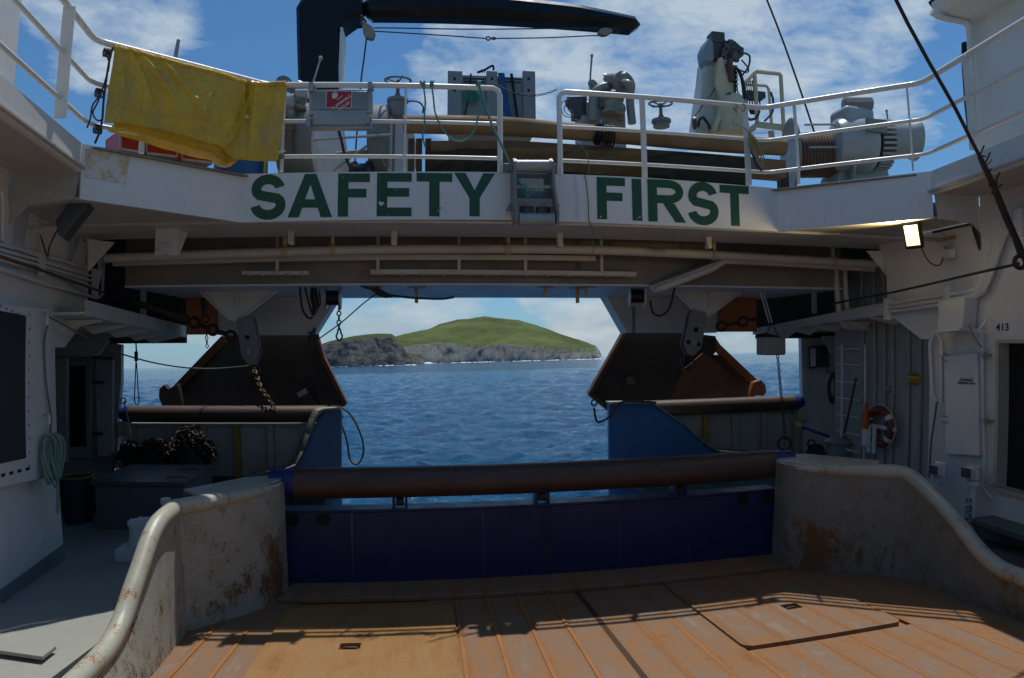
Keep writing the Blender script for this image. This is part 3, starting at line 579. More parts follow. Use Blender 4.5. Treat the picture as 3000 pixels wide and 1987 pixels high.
def lettering(mb,items,Y,th=.003,s=.118):
    for ch,x0,x1,yt,ybm in items:
        xm=(x0+x1)/2; a=aty(x0,(yt+ybm)/2,Y)[0]; b=aty(x1,(yt+ybm)/2,Y)[0]; zt=aty(xm,yt,Y)[2]; zb=aty(xm,ybm,Y)[2]
        for k,pl in enumerate(glyph(ch,b-a,zt-zb,s)): mb.prism([V(a+p[0],Y-.0005,zb+p[1]) for p in pl],(0,-th,0))
def text(name,s,c,ux,uz,size,mat,parent,bold=0.):
    cu=bpy.data.curves.new(name,'FONT'); cu.body=s; cu.size=size; cu.align_x='CENTER'; cu.align_y='CENTER'; cu.offset=bold; cu.extrude=.001; cu.resolution_u=3; cu.space_line=.9
    t=bpy.data.objects.new(name+'_tmp',cu); sc.collection.objects.link(t); bpy.context.view_layer.update()
    me=bpy.data.meshes.new_from_object(t.evaluated_get(bpy.context.evaluated_depsgraph_get())); bpy.data.objects.remove(t)
    ux=np.array(ux,float);ux/=np.linalg.norm(ux);uz=np.array(uz,float);uz/=np.linalg.norm(uz); nz=np.cross(ux,uz); o0=ORG[parent.name]
    for v in me.vertices: p=np.array(c)+ux*v.co.x+uz*v.co.y+nz*v.co.z-o0; v.co=p.tolist()
    me.name=name; me.materials.clear(); me.materials.append(mat); o=bpy.data.objects.new(name,me); sc.collection.objects.link(o); o.parent=parent; ORG[o.name]=o0; return o
blackink=paint('black ink',(.01,.01,.012),rough=.6,bump=0)
# ============================================================ GANTRY
GT=thing('gantry',(1.1,7,1.36),'white steel gantry across the stern, its front lettered in green capitals','gantry')
xs=[-2.12,-.63,.95,2.6,4.34]; zt=[1.905,1.922,1.943,1.94,1.906]; zb=[1.348,1.370,1.383,1.366,1.350]
mb=MB()
for i in range(4):
    mb.prism([V(xs[i],7,zb[i]),V(xs[i+1],7,zb[i+1]),V(xs[i+1],7,zt[i+1]),V(xs[i],7,zt[i])],(0,.05,0))
C1=(-2.12,7.0);C2=(-3.34,5.79);C3=(-3.07,4.2);C4=(-2.7,1.8); D1=(4.34,7.0);D2=(5.63,5.74);D3=(5.45,4.36);D4=(5.2,1.8)
def wall(mb,a,b,z0,z1,th=.05,z0b=None,z1b=None):
    a=np.array(a,float);b=np.array(b,float);d=(b-a)/np.linalg.norm(b-a);n=np.array([-d[1],d[0]])
    z0b=z0 if z0b is None else z0b; z1b=z1 if z1b is None else z1b
    mb.prism([V(*a,z0),V(*b,z0b),V(*b,z1b),V(*a,z1)],(n[0]*th,n[1]*th,0))
wall(mb,C2,C1,1.37,1.905,.05,z0b=1.349); wall(mb,D1,D2,1.350,1.905,.05,z0b=1.36)
mb.build('front_plating',paint('gantry front paint',(.70,.72,.71),rust=.10,dirt=.07,rough=.45,bump=.08,dcol=(.6,.6,.55),rcol=(.35,.2,.07),streak=.5,scale=1.4,spots=[(-.98,0,.33,.22,.16),(-.95,0,.12,.25,.12),(.10,0,.15,.28,.14),(.55,0,.3,.25,.14),(.95,0,.08,.25,.15),(1.6,0,.05,.3,.1),(.85,0,.35,.12,.15)]),GT,smooth=10)
mb=MB(); P=[onpl(x,y,V(C2[0],C2[1],0)+V(.75,-.66,0)*.003,V(1.21,-1.22,0)) for x,y in((258,432),(380,458),(368,540),(248,518))]; mb.prism(P,(.001,-.001,0)); mb.build('scraped_patch',paint('yellow scraped primer',(.66,.67,.64),rust=.62,dirt=.1,rough=.6,rcol=(.36,.27,.11),scale=4.5,bump=.1),GT)
mb=MB(); wall(mb,C3,C2,1.63,1.905,.05); wall(mb,C4,C3,1.63,1.905); wall(mb,D2,D3,1.63,1.905,.05); wall(mb,D3,D4,1.63,1.905); mb.build('side_fascia',white,GT,smooth=10)
# lettering
mb=MB()
lettering(mb,[('S',733,838,513,643),('A',844,974,510,637),('F',990,1083,508.5,635),('E',1104,1206,507.5,634),('T',1220,1325,507.5,634),('Y',1330,1450,507.5,634)]+[('F',1749,1832,520.5,643),('I',1852,1880,524.5,647),('R',1898,2008,527.5,651),('S',2014,2105,535,659),('T',2110,2195,544,662)],7.0)
# ease the first word's I stroke
mb.build('lettering',greenl,GT,smooth=0)
chipm=paint('bare white chip',(.66,.67,.64),rough=.6,bump=0)
g=np.random.default_rng(41)
for (x,y,r_) in((1117,597,.03),(1005,520,.007),(1160,557,.006),(1283,617,.008),(1760,635,.012),(1874,636,.012),(1868,640,.008),(1812,575,.005),(2105,549,.008),(1112,520,.005),(1135,630,.006)):
    c=aty(x,y,7.0); P=[]
    for k in range(9): a_=2*math.pi*k/9; q=r_*g.uniform(.45,1.2); P.append(V(c[0]+math.cos(a_)*q,6.9968,c[2]+math.sin(a_)*q))
    mb=MB(); mb.prism(P,(0,-.0008,0)); mb.build('paint_chip',chipm,GT,smooth=0)
# soffits and decks
mb=MB(); TH=.03
mb.prism([V(-2.12,7.05,1.375),V(-3.31,5.83,1.375),V(-4.1,5.83,1.375),V(-4.4,7.05,1.375)],(0,0,.02))
mb.prism([V(4.34,7.05,1.375),V(5.6,5.80,1.375),V(6.37,5.80,1.375),V(6.37,7.05,1.375)],(0,0,.02))
mb.prism([V(-3.30,5.80,1.66),V(-3.03,4.2,1.66),V(-2.66,1.8,1.66),V(-2.66,-1,1.66),V(-2.7,-1,1.66),V(-4.08,5.80,1.66)],(0,0,.02))
mb.prism([V(5.58,5.76,1.66),V(5.40,4.3,1.66),V(5.16,1.8,1.66),V(5.16,-1,1.66),V(6.37,-1,1.66),V(6.37,5.76,1.66)],(0,0,.02))
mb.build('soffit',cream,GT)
mb=MB(); mb.box((-5.3,7.05,1.345),(7.74,7.98,1.375)); mb.box((-5.3,7.93,1.375),(7.74,7.98,1.86)); mb.build('box_beam',paint('pale grey beam paint',(.58,.57,.52),rust=.07,dirt=.25,rough=.5),GT)
mb=MB(); mb.box((-7.3,7.05,1.865),(9.5,10.98,1.895)); mb.prism([V(-4.1,5.8,1.87),V(-3.2,5.85,1.87),V(-2.0,7.05,1.87),V(-4.4,7.05,1.87)],(0,0,.02)); mb.prism([V(6.37,5.8,1.87),V(5.5,5.85,1.87),V(4.2,7.05,1.87),V(6.37,7.05,1.87)],(0,0,.02)); mb.build('upper_deck_plating',grime_shade,GT)
# stiffeners under the plating
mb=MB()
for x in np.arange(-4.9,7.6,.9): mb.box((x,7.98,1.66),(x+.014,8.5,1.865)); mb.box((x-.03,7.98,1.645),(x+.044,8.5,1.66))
mb.build('deck_stiffeners',grime_shade,GT); GT.children[-1]['kind']='stuff' if False else ''
del GT.children[-1]['kind']
# transverse end plates with cut corners
for s_,nm in((0,'L'),(1,'R')):
    mb=MB()
    if s_==0: P=[aty(234,500,5.81),aty(216,583,5.81),aty(75,602,5.81),aty(28,652,5.81),V(-4.12,5.81,1.10),V(-4.12,5.81,1.865),V(-3.25,5.81,1.865)]
    else: P=[aty(2743,570,5.76),aty(2752,640,5.76),aty(2847,653,5.76),aty(2882,697,5.76),V(6.37,5.76,1.0),V(6.37,5.76,1.865),V(5.6,5.76,1.865)]
    mb.prism(P,(0,.03,0)); mb.build('end_plate',white2 if s_ else cream,GT)
# knee gussets under the soffit
for P in ([(250,700),(335,710),(258,795),(258,700)],[(2540,735),(2597,735),(2597,806)]):
    Y=7.5
    mb=MB(); mb.prism([aty(x,y,Y) for x,y in P],(0,.02,0)); mb.build('gusset',white,GT)
mb=MB(); p=aty(455,690,7.3);q=aty(519,748,7.3); mb.prism([V(p[0],7.3,1.345),V(q[0],7.3,1.345),V(q[0],7.3,q[2]),V(p[0],7.3,q[2])],(0,.06,0)); mb.prism([V(q[0]-.03,7.36,1.345),V(q[0],7.36,1.345),V(q[0],7.62,1.345),V(q[0],7.36,q[2])],(-.02,0,0)); mb.build('lamp_bracket',white,GT)
mb=MB(); c=aty(483,731,7.29); mb.lathe(c+V(0,0,0),(0,-1,0),[(0,.07),(.03,.065),(.035,.03)],16); mb.build('lamp_cover',pipec,GT)
for x,y in((853,698),(1155,700),(2075,712),(1640,706)):
    c=aty(x,y,7.6); mb=MB(); mb.box(c+V(-.035,-.03,-.07),c+V(.035,.03,.2)); mb.lathe(c+V(0,-.05,-.05),(0,1,0),[(0,.035),(.1,.035)],10); mb.build('lug',pipec,GT)
# rear girder: front web, broad bottom flange
mb=MB(); mb.box((-4.2,8.5,.79),(6.4,8.55,1.86)); mb.build('girder_web',grime_shade,GT)
mb=MB()
xa=aty(1008,873,11.)[0]; xb=aty(1752,873,11.)[0]
mb.box((-4.2,8.48,.765),(6.4,10.98,.79)); mb.build('girder_flange',paint('white with sea-light tint',(.62,.68,.74),dirt=.2,rust=.05,rough=.4,dcol=(.45,.5,.52)),GT)  # blue of light reflected off the sea is put into the flange colour
mb=MB(); mb.box((-4.2,10.9,.80),(6.4,10.95,1.86)); mb.build('girder_rear_web',white,GT)
# hanging side boxes (white fronts, slanted inner cheeks)
for s_ in(0,1):
    mb=MB(); Y0=10.5
    if s_==0: F=[(640,850),(990,862),(918,982),(640,982)]
    else: F=[(1777,862),(2100,850),(2100,975),(1838,975)]
    P=[aty(x,y,Y0) for x,y in F]; P[0][2]=.764; P[1][2]=.764
    if s_: P[0],P[1]=P[0],P[1]
    mb.prism(P,(0,.42,0)); mb.build('side_box',white,GT)
    mb=MB()
    if s_==0: mb.box((aty(545,900,10.6)[0],10.6,aty(545,981,10.6)[2]),(aty(735,900,10.6)[0],10.65,1.5))
    else: mb.box((aty(1990,900,10.6)[0],10.6,aty(2000,973,10.6)[2]),(aty(2216,900,10.6)[0],10.65,1.5))
    mb.build('orange_panel',orangep,GT)
# yellow tabs under the flange
for x,y0,y1 in((1220,836,888),(1597,835,866),(1692,838,888),(1718,835,866),(1093,835,858)):
    mb=MB(); a=atz(x,y0+6,.762); b=aty(x,y1,a[1]); mb.box((a[0]-.025,a[1],b[2]),(a[0]+.025,a[1]+.02,.765)); mb.box((a[0]-.12,a[1]-.03,.748),(a[0]+.12,a[1]-.005,.762)); mb.build('tab',paint('yellow stained tab',(.4,.3,.08),rust=.3),GT)
# back wall of the side bays, posts and side platforms
for s_ in(0,1):
    sg=-1 if s_==0 else 1
    mb=MB()
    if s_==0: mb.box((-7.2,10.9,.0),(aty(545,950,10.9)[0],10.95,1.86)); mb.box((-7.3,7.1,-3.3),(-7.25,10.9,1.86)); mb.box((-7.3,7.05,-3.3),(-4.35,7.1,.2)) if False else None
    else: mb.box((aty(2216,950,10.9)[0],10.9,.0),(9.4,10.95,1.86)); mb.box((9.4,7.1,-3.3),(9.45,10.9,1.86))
    mb.build('bay_wall',paint('painted bay shade',(.05,.05,.052),rough=.7,dirt=.3),GT)  # no light reaches the bay: its darkness is put into the wall colour
    mb=MB()
    if s_==0: a0,a1,b0,b1=aty(258,880,7.0),aty(258,926,7.0),aty(545,955,10.8),aty(545,989,10.8)
    else: a0,a1,b0,b1=aty(2606,883,7.35),aty(2606,921,7.35),aty(2215,962,10.8),aty(2215,975,10.8)
    mb.prism([a0,a1,b1,b0],(0.04*sg,0,0)); mb.build('platform_edge',paint('grey white platform paint',(.5,.52,.52),rust=.05,dirt=.2,rough=.5),GT)
    mb=MB(); o=V(2.2*sg,0,0); mb.prism([a1+V(.04*sg,0,.02),b1+V(.04*sg,0,.02),b1+o,a1+o],(0,0,.03)); mb.build('platform',white,GT)
    mb=MB()
    for k in range(5):
        t=.12+.2*k; p=a1+(b1-a1)*t; mb.prism([p+V(.04*sg,0,0),p+V(.7*sg,0,0),p+V(.5*sg,0,-.12),p+V(.04*sg,0,-.02)],(0,.02,0))
    mb.build('platform_brackets',white,GT)
    mb=MB(); 
    if s_==0: q=aty(418,930,9.6); mb.box((q[0]-.04,9.6,q[2]),(q[0]+.04,9.64,1.86))
    else: q=aty(2388,918,9.6); mb.box((q[0]-.04,9.6,q[2]),(q[0]+.04,9.64,1.86))
    mb.build('post',white2,GT)
# V brackets that carry the hanging blocks
for s_ in(0,1):
    P=[(588,850),(812,850),(700,940),(688,943),(676,940)] if s_==0 else [(1975,845),(2170,845),(2072,928),(2060,932),(2050,928)]
    YV=9.3; Q=[aty(x,y,YV) for x,y in P]; Q[0][2]=Q[1][2]=.765
    mb=MB(); mb.prism(Q,(0,.03,0))
    for a,b in((0,4),(1,2)):
        mb.tube([Q[a]+V(0,-.02,0),Q[b]+V(0,-.02,0)],.022,6)
    c=(Q[0]+Q[1])/2; mb.box((c[0]-.012,YV-.06,Q[3][2]+.15),(c[0]+.012,YV,.765)); mb.build('v_bracket',white,GT,bevel=.004)
# ============================================================ pipes under the beam
T_=thing('pipe_run',aty(1200,730,8.1),'thick cream pipe with clamps running under the whole beam','pipe','pipes under the gantry')
mb=MB(); p0=aty(310,757,8.1);p1=aty(2565,772,8.1); q=[aty(x,y,8.1) for x,y in((310,757),(900,736),(1200,730),(1700,732),(2100,748),(2565,775))]; mb.tube(smoothpath(q),.062,14); mb.build('pipe',pipec,T_)
for x,y in((835,738),(975,733),(1489,730),(2092,748),(2440,765)):
    c=aty(x,y,8.1); mb=MB(); mb.lathe(c-V(.035,0,0),(1,0,0),[(0,.078),(.07,.078)],16); mb.box(c+V(-.02,-.02,.05),c+V(.02,.02,.25)); mb.build('clamp',paint('rusty cream',(.5,.42,.3),rust=.3),T_)
T_=thing('pipe_run',aty(1200,752,8.25),'square edged cream duct running just below the thick pipe under the beam','duct')
q=[aty(x,y,8.28) for x,y in((330,772),(900,756),(1200,753),(1745,757))]; mb=MB()
for a,b in zip(q[:-1],q[1:]): mb.prism([a+V(0,0,-.035),b+V(0,0,-.035),b+V(0,0,.035),a+V(0,0,.035)],(0,.09,0))
mb.build('duct',pipec,T_)
for px in ([(1905,846),(1975,822),(2110,772),(2160,765),(2560,788)],[(1915,850),(1940,843),(2080,790),(2105,775)]):
    mb=MB(); mb.tube(smoothpath([aty(x,y,8.2-(.0 if i>2 else (2-i)*-.12)) for i,(x,y) in enumerate(px)]),.05,12); tag(mb.build('bent_pipe',pipec),('long pale pipe bending down to the left from the right end of the beam' if len(px)>4 else 'shorter pale bent pipe just beside the long bent one under the beam'),'pipe','pipes under the gantry')
for xx,lab in((2452,'left'),(2477,'right')):
    mb=MB(); d_=0 if lab=='left' else 12
    q=[aty(xx-2,785,8.5),aty(xx,850,8.5),aty(xx+8,920,8.5),aty(xx+15,945,8.5),aty(xx+32,958+0,8.5),aty(xx+80,962,8.5),aty(xx+190,975,8.5)]
    mb.tube(smoothpath(q),.042,12); tag(mb.build('drain_pipe',pipec),lab+' of the two pale vertical pipes that bend outboard under the right platform','pipe','pipes under the gantry')
# cable tray
T_=thing('cable_tray',aty(1400,798,8.35),'cream ladder cable tray hanging under the gantry','cable tray')
q0=aty(1085,796,8.32);q1=aty(1865,803,8.32); mb=MB()
mb.prism([q0+V(0,0,-.03),q1+V(0,0,-.03),q1+V(0,0,.03),q0+V(0,0,.03)],(0,.012,0)); mb.prism([q0+V(0,.13,-.03),q1+V(0,.13,-.03),q1+V(0,.13,.03),q0+V(0,.13,.03)],(0,.012,0)); mb.build('side_rail',pipec,T_)
mb=MB()
for k in range(13):
    c=q0+(q1-q0)*(k+.5)/13; mb.box(c+V(-.02,-.03,-.045),c+V(.02,.14,-.03))
mb.build('rung',pipec,T_)
for x in(1107,1345,1540,1763):
    c=aty(x,798,8.3); mb=MB(); mb.box((c[0]-.02,8.29,c[2]),(c[0]+.02,8.31,1.86)); mb.build('hanger',pipec,T_)
T_=thing('cable_tray',aty(860,803,8.35),'short cream cable tray with loose cables under the left end of the gantry','cable tray')
q0=aty(710,800,8.32);q1=aty(905,800,8.32); mb=MB(); mb.prism([q0+V(0,0,-.025),q1+V(0,0,-.025),q1+V(0,0,.025),q0+V(0,0,.025)],(0,.012,0)); mb.build('side_rail',pipec,T_)
mb=MB()
for k in range(5): c=q0+(q1-q0)*(k+.5)/5; mb.box(c+V(-.02,-.25,-.04),c+V(.02,.02,-.025))
mb.build('rung',pipec,T_)
c=aty(812,798,8.3); mb=MB(); mb.box((c[0]-.02,8.29,c[2]),(c[0]+.02,8.31,1.86)); mb.build('hanger',pipec,T_)
# ============================================================ RAILINGS
zr=[2.965,aty(1100,354,7)[2],aty(1100,457,7)[2]]
def railing(name,label,plan,posts,R=.033,r2=.024,ends=(0,0),lows=(1,1,1),group='railings round the upper deck',bars=()):
    T_=thing(name,(plan[0][0],plan[0][1],1.92),label,'railing',group)
    P=[np.array(p,float) for p in plan]
    for i,z in enumerate(zr):
        if not lows[i]: continue
        pts=[V(p[0],p[1],z) for p in P]
        if i==0:
            if ends[0]: pts=[V(P[0][0],P[0][1],1.93),V(P[0][0],P[0][1],z-.08),V(P[0][0]+.02*ends[0],P[0][1],z-.025)]+[V(P[0][0]+.08*ends[0],P[0][1],z)]+pts[1:]
            if ends[1]: pts=pts[:-1]+[V(P[-1][0]-.08*ends[1],P[-1][1],z),V(P[-1][0]-.02*ends[1],P[-1][1],z-.025),V(P[-1][0],P[-1][1],z-.08),V(P[-1][0],P[-1][1],1.93)]
        # round the corners
        out=[pts[0]]
        for a,b,c in zip(pts[:-2],pts[1:-1],pts[2:]):
            if np.linalg.norm(a-b)>.3 and np.linalg.norm(c-b)>.3:
                u=(a-b)/np.linalg.norm(a-b)*.12; v=(c-b)/np.linalg.norm(c-b)*.12
                out+=[b+u,b+u*.45+v*.1,b+v*.45+u*.1,b+v]
            else: out.append(b)
        out.append(pts[-1])
        mb=MB(); mb.tube(out,R if i==0 else r2,12); mb.build(['top_rail','middle_rail','lower_rail'][i],railm,T_)
    for x,y,w in posts:
        mb=MB()
        if w>.03: mb.box((x-w,y-.006,1.93),(x+w,y+.006,zr[0]-.02))
        else: mb.tube([V(x,y,1.93),V(x,y,zr[0])],w,8)
        mb.build('post',railm,T_)
    return T_
px7=lambda x,y=400:aty(x,y,7.02)[0]
railing('railing','white pipe railing left of the gap, with the yellow tarpaulin over its far end',[(C4[0],1.8),(C3[0],C3[1]),(C2[0]+.03,C2[1]+.03),(C1[0]+.25,7.02),(px7(1465),7.02)],[(px7(828),7.02,.022),(px7(1187),7.02,.014),(-2.95,6.22,.03),(-3.19,5.15,.055)],ends=(0,1))
railing('railing','white pipe railing right of the gap, running over the winch to the right deckhouse',[(px7(1640),7.02),(D1[0]-.12,7.02),(D2[0]-.03,D2[1]+.02),(D3[0],D3[1]),(D4[0],1.8)],[(px7(1885),7.02,.03+.005),(px7(2187),7.02,.04),(4.55,6.82,.022),(5.50,5.88,.012),(5.50,5.0,.05)],ends=(1,0))
# chain across the gap
mb=MB(); a=aty(1452,247,7.02);b=aty(1632,262,7.02); P=[a+(b-a)*t+V(0,0,-.11*4*t*(1-t)) for t in np.linspace(0,1,14)]; chain(mb,P,.042,.012,.0045); tag(mb.build('gap_chain',chainm),'short steel chain hung across the gap between the two white railings','chain')
# ============================================================ DECKHOUSES
def WL(x,y,off=0.):  # point on the left house wall
    return onpl(x,y,V(-3.99+off,5.407,0),V(1.99,.43,0))
HL=thing('deckhouse',(-4.0,5,-2.4),'white deckhouse wall on the left with a bolted screen window and conduits','deckhouse')
mb=MB(); P=[(0,610),(258,690),(258,926),(187,1018),(161,1018)]
wx=lambda y:-3.99-.2163*(y-5.407)
YW=WL(161,1018)[1]; YU=WL(258,900)[1]; low=[V(wx(YW),YW,-2.9),V(wx(-1),-1,-2.1),V(wx(-1),-1,1.66),V(wx(5.78),5.78,1.66),V(wx(5.78),5.78,1.36),V(wx(YW),YW,1.36)]
up=[WL(258,700),WL(258,926),WL(190,1018)]
mb.prism(low,(-.06,0,0))
mb.prism([V(wx(YW),YW,1.36),V(wx(YW),YW,WL(161,1018)[2]),up[2],up[1],V(wx(YU),YU,1.34)],(-.06,0,0))
mb.build('side_wall',white2,HL)
mb=MB(); mb.prism([V(wx(5.76),5.76,1.95),V(wx(-1),-1,1.95),V(wx(-1),-1,6.5),V(wx(5.76),5.76,6.5)],(-1.2,0,0)); mb.build('upper_wall',white2,HL)
mb=MB(); mb.box((-7.2,YW-.06,-2.9),(wx(YW)-.062,YW-.01,1.3)); mb.build('end_wall',white2,HL)
kk=V(.02,0,0); mb=MB(); mb.prism([WL(0,1769)+kk,WL(187,1640)+kk,WL(187,1600)+kk+V(0,0,.03),WL(0,1728)+kk],(-.02,0,0)); mb.build('skirting',paint('grey skirting paint',(.16,.18,.19),rough=.5,dirt=.2),HL)
mb=MB(); mb.box((-8,-5.2,-3),(11,-4.6,2.6)); mb.build('forward_wall',paint('mid grey light block',(.3,.31,.32),rough=.6,dirt=.4),HL)  # added unseen behind the camera, where superstructure would stand, to cut sky light
# window
mb=MB(); A_=[WL(x,y) for x,y in((-60,888),(122,905),(122,1398),(-60,1437))]; mb.prism([p for p in A_],(.10,.02,0)); wf=mb.build('window_frame',white2,HL,bevel=.012)
mb=MB(); B_=[WL(x,y,.105) for x,y in((-60,900),(75,925),(75,1342),(-60,1372))]; mb.prism(B_,(.006,.001,0)); 
louvre=bpy.data.materials.new('black louvre'); louvre.use_nodes=True; NT=louvre.node_tree; NT.nodes.clear(); out=N('ShaderNodeOutputMaterial'); b_=N('ShaderNodeBsdfPrincipled'); L(b_.outputs[0],out.inputs[0]); C=N('ShaderNodeTexCoord').outputs['Object']; wv=N('ShaderNodeTexWave',bands_direction='Y',i={'Scale':14,'Distortion':0}); L(C,wv.inputs['Vector']); cr=N('ShaderNodeValToRGB'); cr.color_ramp.elements[0].color=(.004,.004,.004,1); cr.color_ramp.elements[1].color=(.03,.028,.026,1); L(wv.outputs['Fac'],cr.inputs[0]); L(cr.outputs[0],b_.inputs['Base Color']); b_.inputs['Roughness'].default_value=.6
mb.build('window_screen',louvre,HL)
mb=MB()
for k in range(12):
    x,y=83-(2 if 3<k<9 else 0),923+k*(1366-923)/11; c=WL(x+1,y,.1); mb.lathe(c,(1,.2,0),[(0,.012),(.012,.012)],8)
for k in range(5):
    c=WL(0+k*17,897+k*7.5,.1); mb.lathe(c,(1,.2,0),[(0,.012),(.012,.012)],8)
mb.build('bolt',galv,HL)
mb=MB()
for k in range(4):
    a=WL(2+k*24,1389-k*6,.102);b=WL(14+k*24,1386-k*6,.102); mb.prism([a,b,b+V(0,0,-.03),a+V(0,0,-.03)],(.004,0,0))
mb.build('drain_slot',dark,HL)
# conduits along the wall
for k,(ya,yb) in enumerate(((716,788),(732,808),(746,822),(760,838))):
    mb=MB(); P=[WL(-40,ya-10,.05),WL(0,ya,.05),WL(120,ya+(yb-ya)*.42,.05),WL(264,yb,.05),WL(291-k*2,yb+4,.05),WL(304-k*5,yb-10,.06),WL(306-k*5,748,.06)]
    mb.tube(P,.017,8); mb.build('conduit',white,HL)
mb=MB(); mb.tube([WL(-40,775,.06),WL(0,787,.06),WL(130,830,.06),WL(262,868,.06),WL(290,872,.06),WL(300,862,.06),WL(306,750,.06)],.02,8); mb.build('conduit',white,HL)
for x,y0,y1 in((113,741,808),(272,792,876)):
    mb=MB(); a=WL(x-4,y0,.03);b=WL(x+5,y0+2,.03); mb.prism([a,b,WL(x+5,y1+1,.03),WL(x-4,y1,.03)],(.06,0,0)); mb.build('clip',white,HL)
mb=MB(); mb.tube(smoothpath([WL(4,560,.04),WL(8,590,.04),WL(7,690,.04),WL(9,706,.04),WL(30,722,.04),WL(113,752,.04)],4),.014,8); mb.build('conduit',white,HL)
for yy_ in(5.0,6.55):
    mb=MB(); mb.prism([V(wx(yy_)+.0005,yy_,-2.3),V(wx(yy_+.012)+.0005,yy_+.012,-2.3),V(wx(yy_+.012)+.0005,yy_+.012,1.3),V(wx(yy_)+.0005,yy_,1.3)],(.004,0,0)); mb.build('plate_seam',white2,HL)
# rope hooks on the window corner
for x,y in((123,906),(128,1212)):
    c=WL(x,y,.04); e=WL(x+16,y+(24 if y<1000 else 6),.2); mb=MB(); mb.tube([c,(c+e)/2,e,e+V(0,0,-.08)],.014,6); mb.build('hook',white2,HL)
HR=thing('deckhouse',(6.37,5,-2.4),'white deckhouse wall on the right with lockers and a dark doorway','deckhouse')
XR=6.37
def WR(x,y,off=0.): return atx(x,y,XR+off)
mb=MB(); y0=WR(2722,1200)[1]; u=[WR(x,y) for x,y in((2600,883),(2605,921),(2699,994),(2722,994))]
dA=WR(2924,1008);dB=WR(2924,1428); yd=dA[1]
zd=WR(2920,1003)[2]; yq_=WR(2575,760)[1]
mb.prism([V(XR,y0,-2.9),V(XR,y0,u[3][2]),V(XR,u[2][1],u[2][2]),V(XR,u[1][1],u[1][2]),V(XR,u[0][1],u[0][2]),V(XR,WR(2597,804)[1],WR(2597,804)[2]),V(XR,yq_,1.34),V(XR,yd,1.34),V(XR,yd,-2.9)],(.06,0,0))
mb.prism([V(XR,yd,zd),V(XR,yd,1.34),V(XR,-1,1.34),V(XR,-1,zd)],(.06,0,0)); mb.prism([V(XR,yd,-2.9),V(XR,yd,dB[2]),V(XR,-1,dB[2]),V(XR,-1,-2.2)],(.06,0,0)); mb.box((XR+.001,-1,1.34),(XR+.06,5.75,1.66))
mb.box((XR+.062,y0-.06,-2.9),(9.4,y0-.01,1.3))
mb.build('side_wall',white2,HR)
mb=MB(); a=WR(2920,1003);mb.box((XR-.04,yd-.22,dB[2]-.03),(XR+.12,yd+.02,zd+.03)) if False else mb.box((XR-.03,yd-.03,dB[2]-.03),(XR+.14,yd+.02,zd+.03)); mb.box((XR-.035,2,dB[2]-.05),(XR+.14,yd-.03,dB[2])); mb.box((XR-.03,2,zd-.01),(XR+.1,yd-.03,zd+.03)); mb.build('door_frame',paint('cream door frame paint',(.5,.47,.38),rust=.1,dirt=.3),HR)
mb=MB(); mb.box((XR+.15,2,-2.8),(XR+.2,yd+.1,1.3)); mb.build('doorway',dark,HR)
mb=MB(); yu=WR(2846,230)[1]; mb.prism([V(XR,5.74,1.95),V(XR,-1,1.95),V(XR,-1,7.5),V(XR,5.74,7.5)],(1.3,0,0)); mb.build('upper_wall',white2,HR)
for xx in(2800,2906):
    a=WR(xx,1000); mb=MB(); mb.box((XR-.004,a[1]-.006,-2.4),(XR-.0005,a[1]+.006,1.33)); mb.build('plate_seam',white2,HR)
for z in(.55,):
    mb=MB(); mb.box((XR-.004,5.0,z-.005),(XR-.0005,y0,z+.005)); mb.build('plate_seam',white2,HR)
# bridge wing bracket at the top right
mb=MB(); Q=[aty(x,y,5.7) for x,y in((2725,6),(2728,26),(2745,48),(2770,58),(2842,75),(2842,-40),(2770,-40))]; mb.prism(Q,(0,-.8,0)); mb.build('wing_bracket',white2,HR,bevel=.02)
mb=MB(); mb.tube(smoothpath([aty(x,y,5.62) for x,y in((2728,35),(2760,52),(2825,66),(2838,85),(2842,130),(2852,380))],4),.035,10); mb.build('drain_pipe',white2,HR)
mb=MB(); Q=[aty(x,y,5.72) for x,y in((2719,8),(2732,26),(2758,-5),(2740,-20))]; mb.prism(Q,(0,-.25,0)); mb.build('lamp_shade',black,HR)
mb=MB(); mb.tube([aty(2828,127,6.9),aty(2829,200,6.9),aty(2836,300,6.9),aty(2846,395,6.9)],.055,12); mb.build('black_pipe',black,HR)
# locker doors, brackets, conduits on the right wall
mb=MB(); P=[WR(x,y,-.02) for x,y in((2777,1043),(2873,1034),(2880,1335),(2779,1330))]; mb.prism(P,(-.07,0,0)); ld=mb.build('locker_door',white2,HR,bevel=.01)
c=WR(2831,1117,-.092); mb=MB(); a,b=WR(2811,1107,-.091),WR(2852,1105,-.091); mb.prism([a,b,WR(2851,1128,-.091),WR(2811,1128,-.091)],(-.003,0,0)); sg_=mb.build('sign',paint('pale sign plate',(.5,.52,.5),rough=.5,bump=0),HR)
text('sign_text','Fuel shutoff\ngenerator room',WR(2831,1117.5,-.0955),(0,-1,0),(0,0,1),.04,blackink,HR,.001)
text('frame_number','413',WR(2937,960,-.003),(0,-1,0),(0,0,1),.12,blackink,HR,.002)
mb=MB(); P=[WR(x,y,-.02) for x,y in((2786,885),(2866,872),(2860,962),(2788,970))]; mb.prism(P,(-.22,0,0)); mb.build('vent_box',white2,HR,bevel=.008)
mb=MB(); P=[WR(x,y,-.02) for x,y in((2784,968),(2866,961),(2866,968),(2784,975))]; mb.prism(P,(-.3,0,0)); mb.tube([WR(2840,972,-.3),WR(2912,974,-.1)],.012,6); mb.tube([WR(2866,968,-.2),WR(2905,920,-.02)],.012,6); mb.build('vent_bracket',white,HR)
mb=MB(); mb.tube([WR(2838,950,-.3),WR(2852,985,-.28),WR(2876,1018,-.2)],.012,6); mb.build('stay_rod',galv,HR)
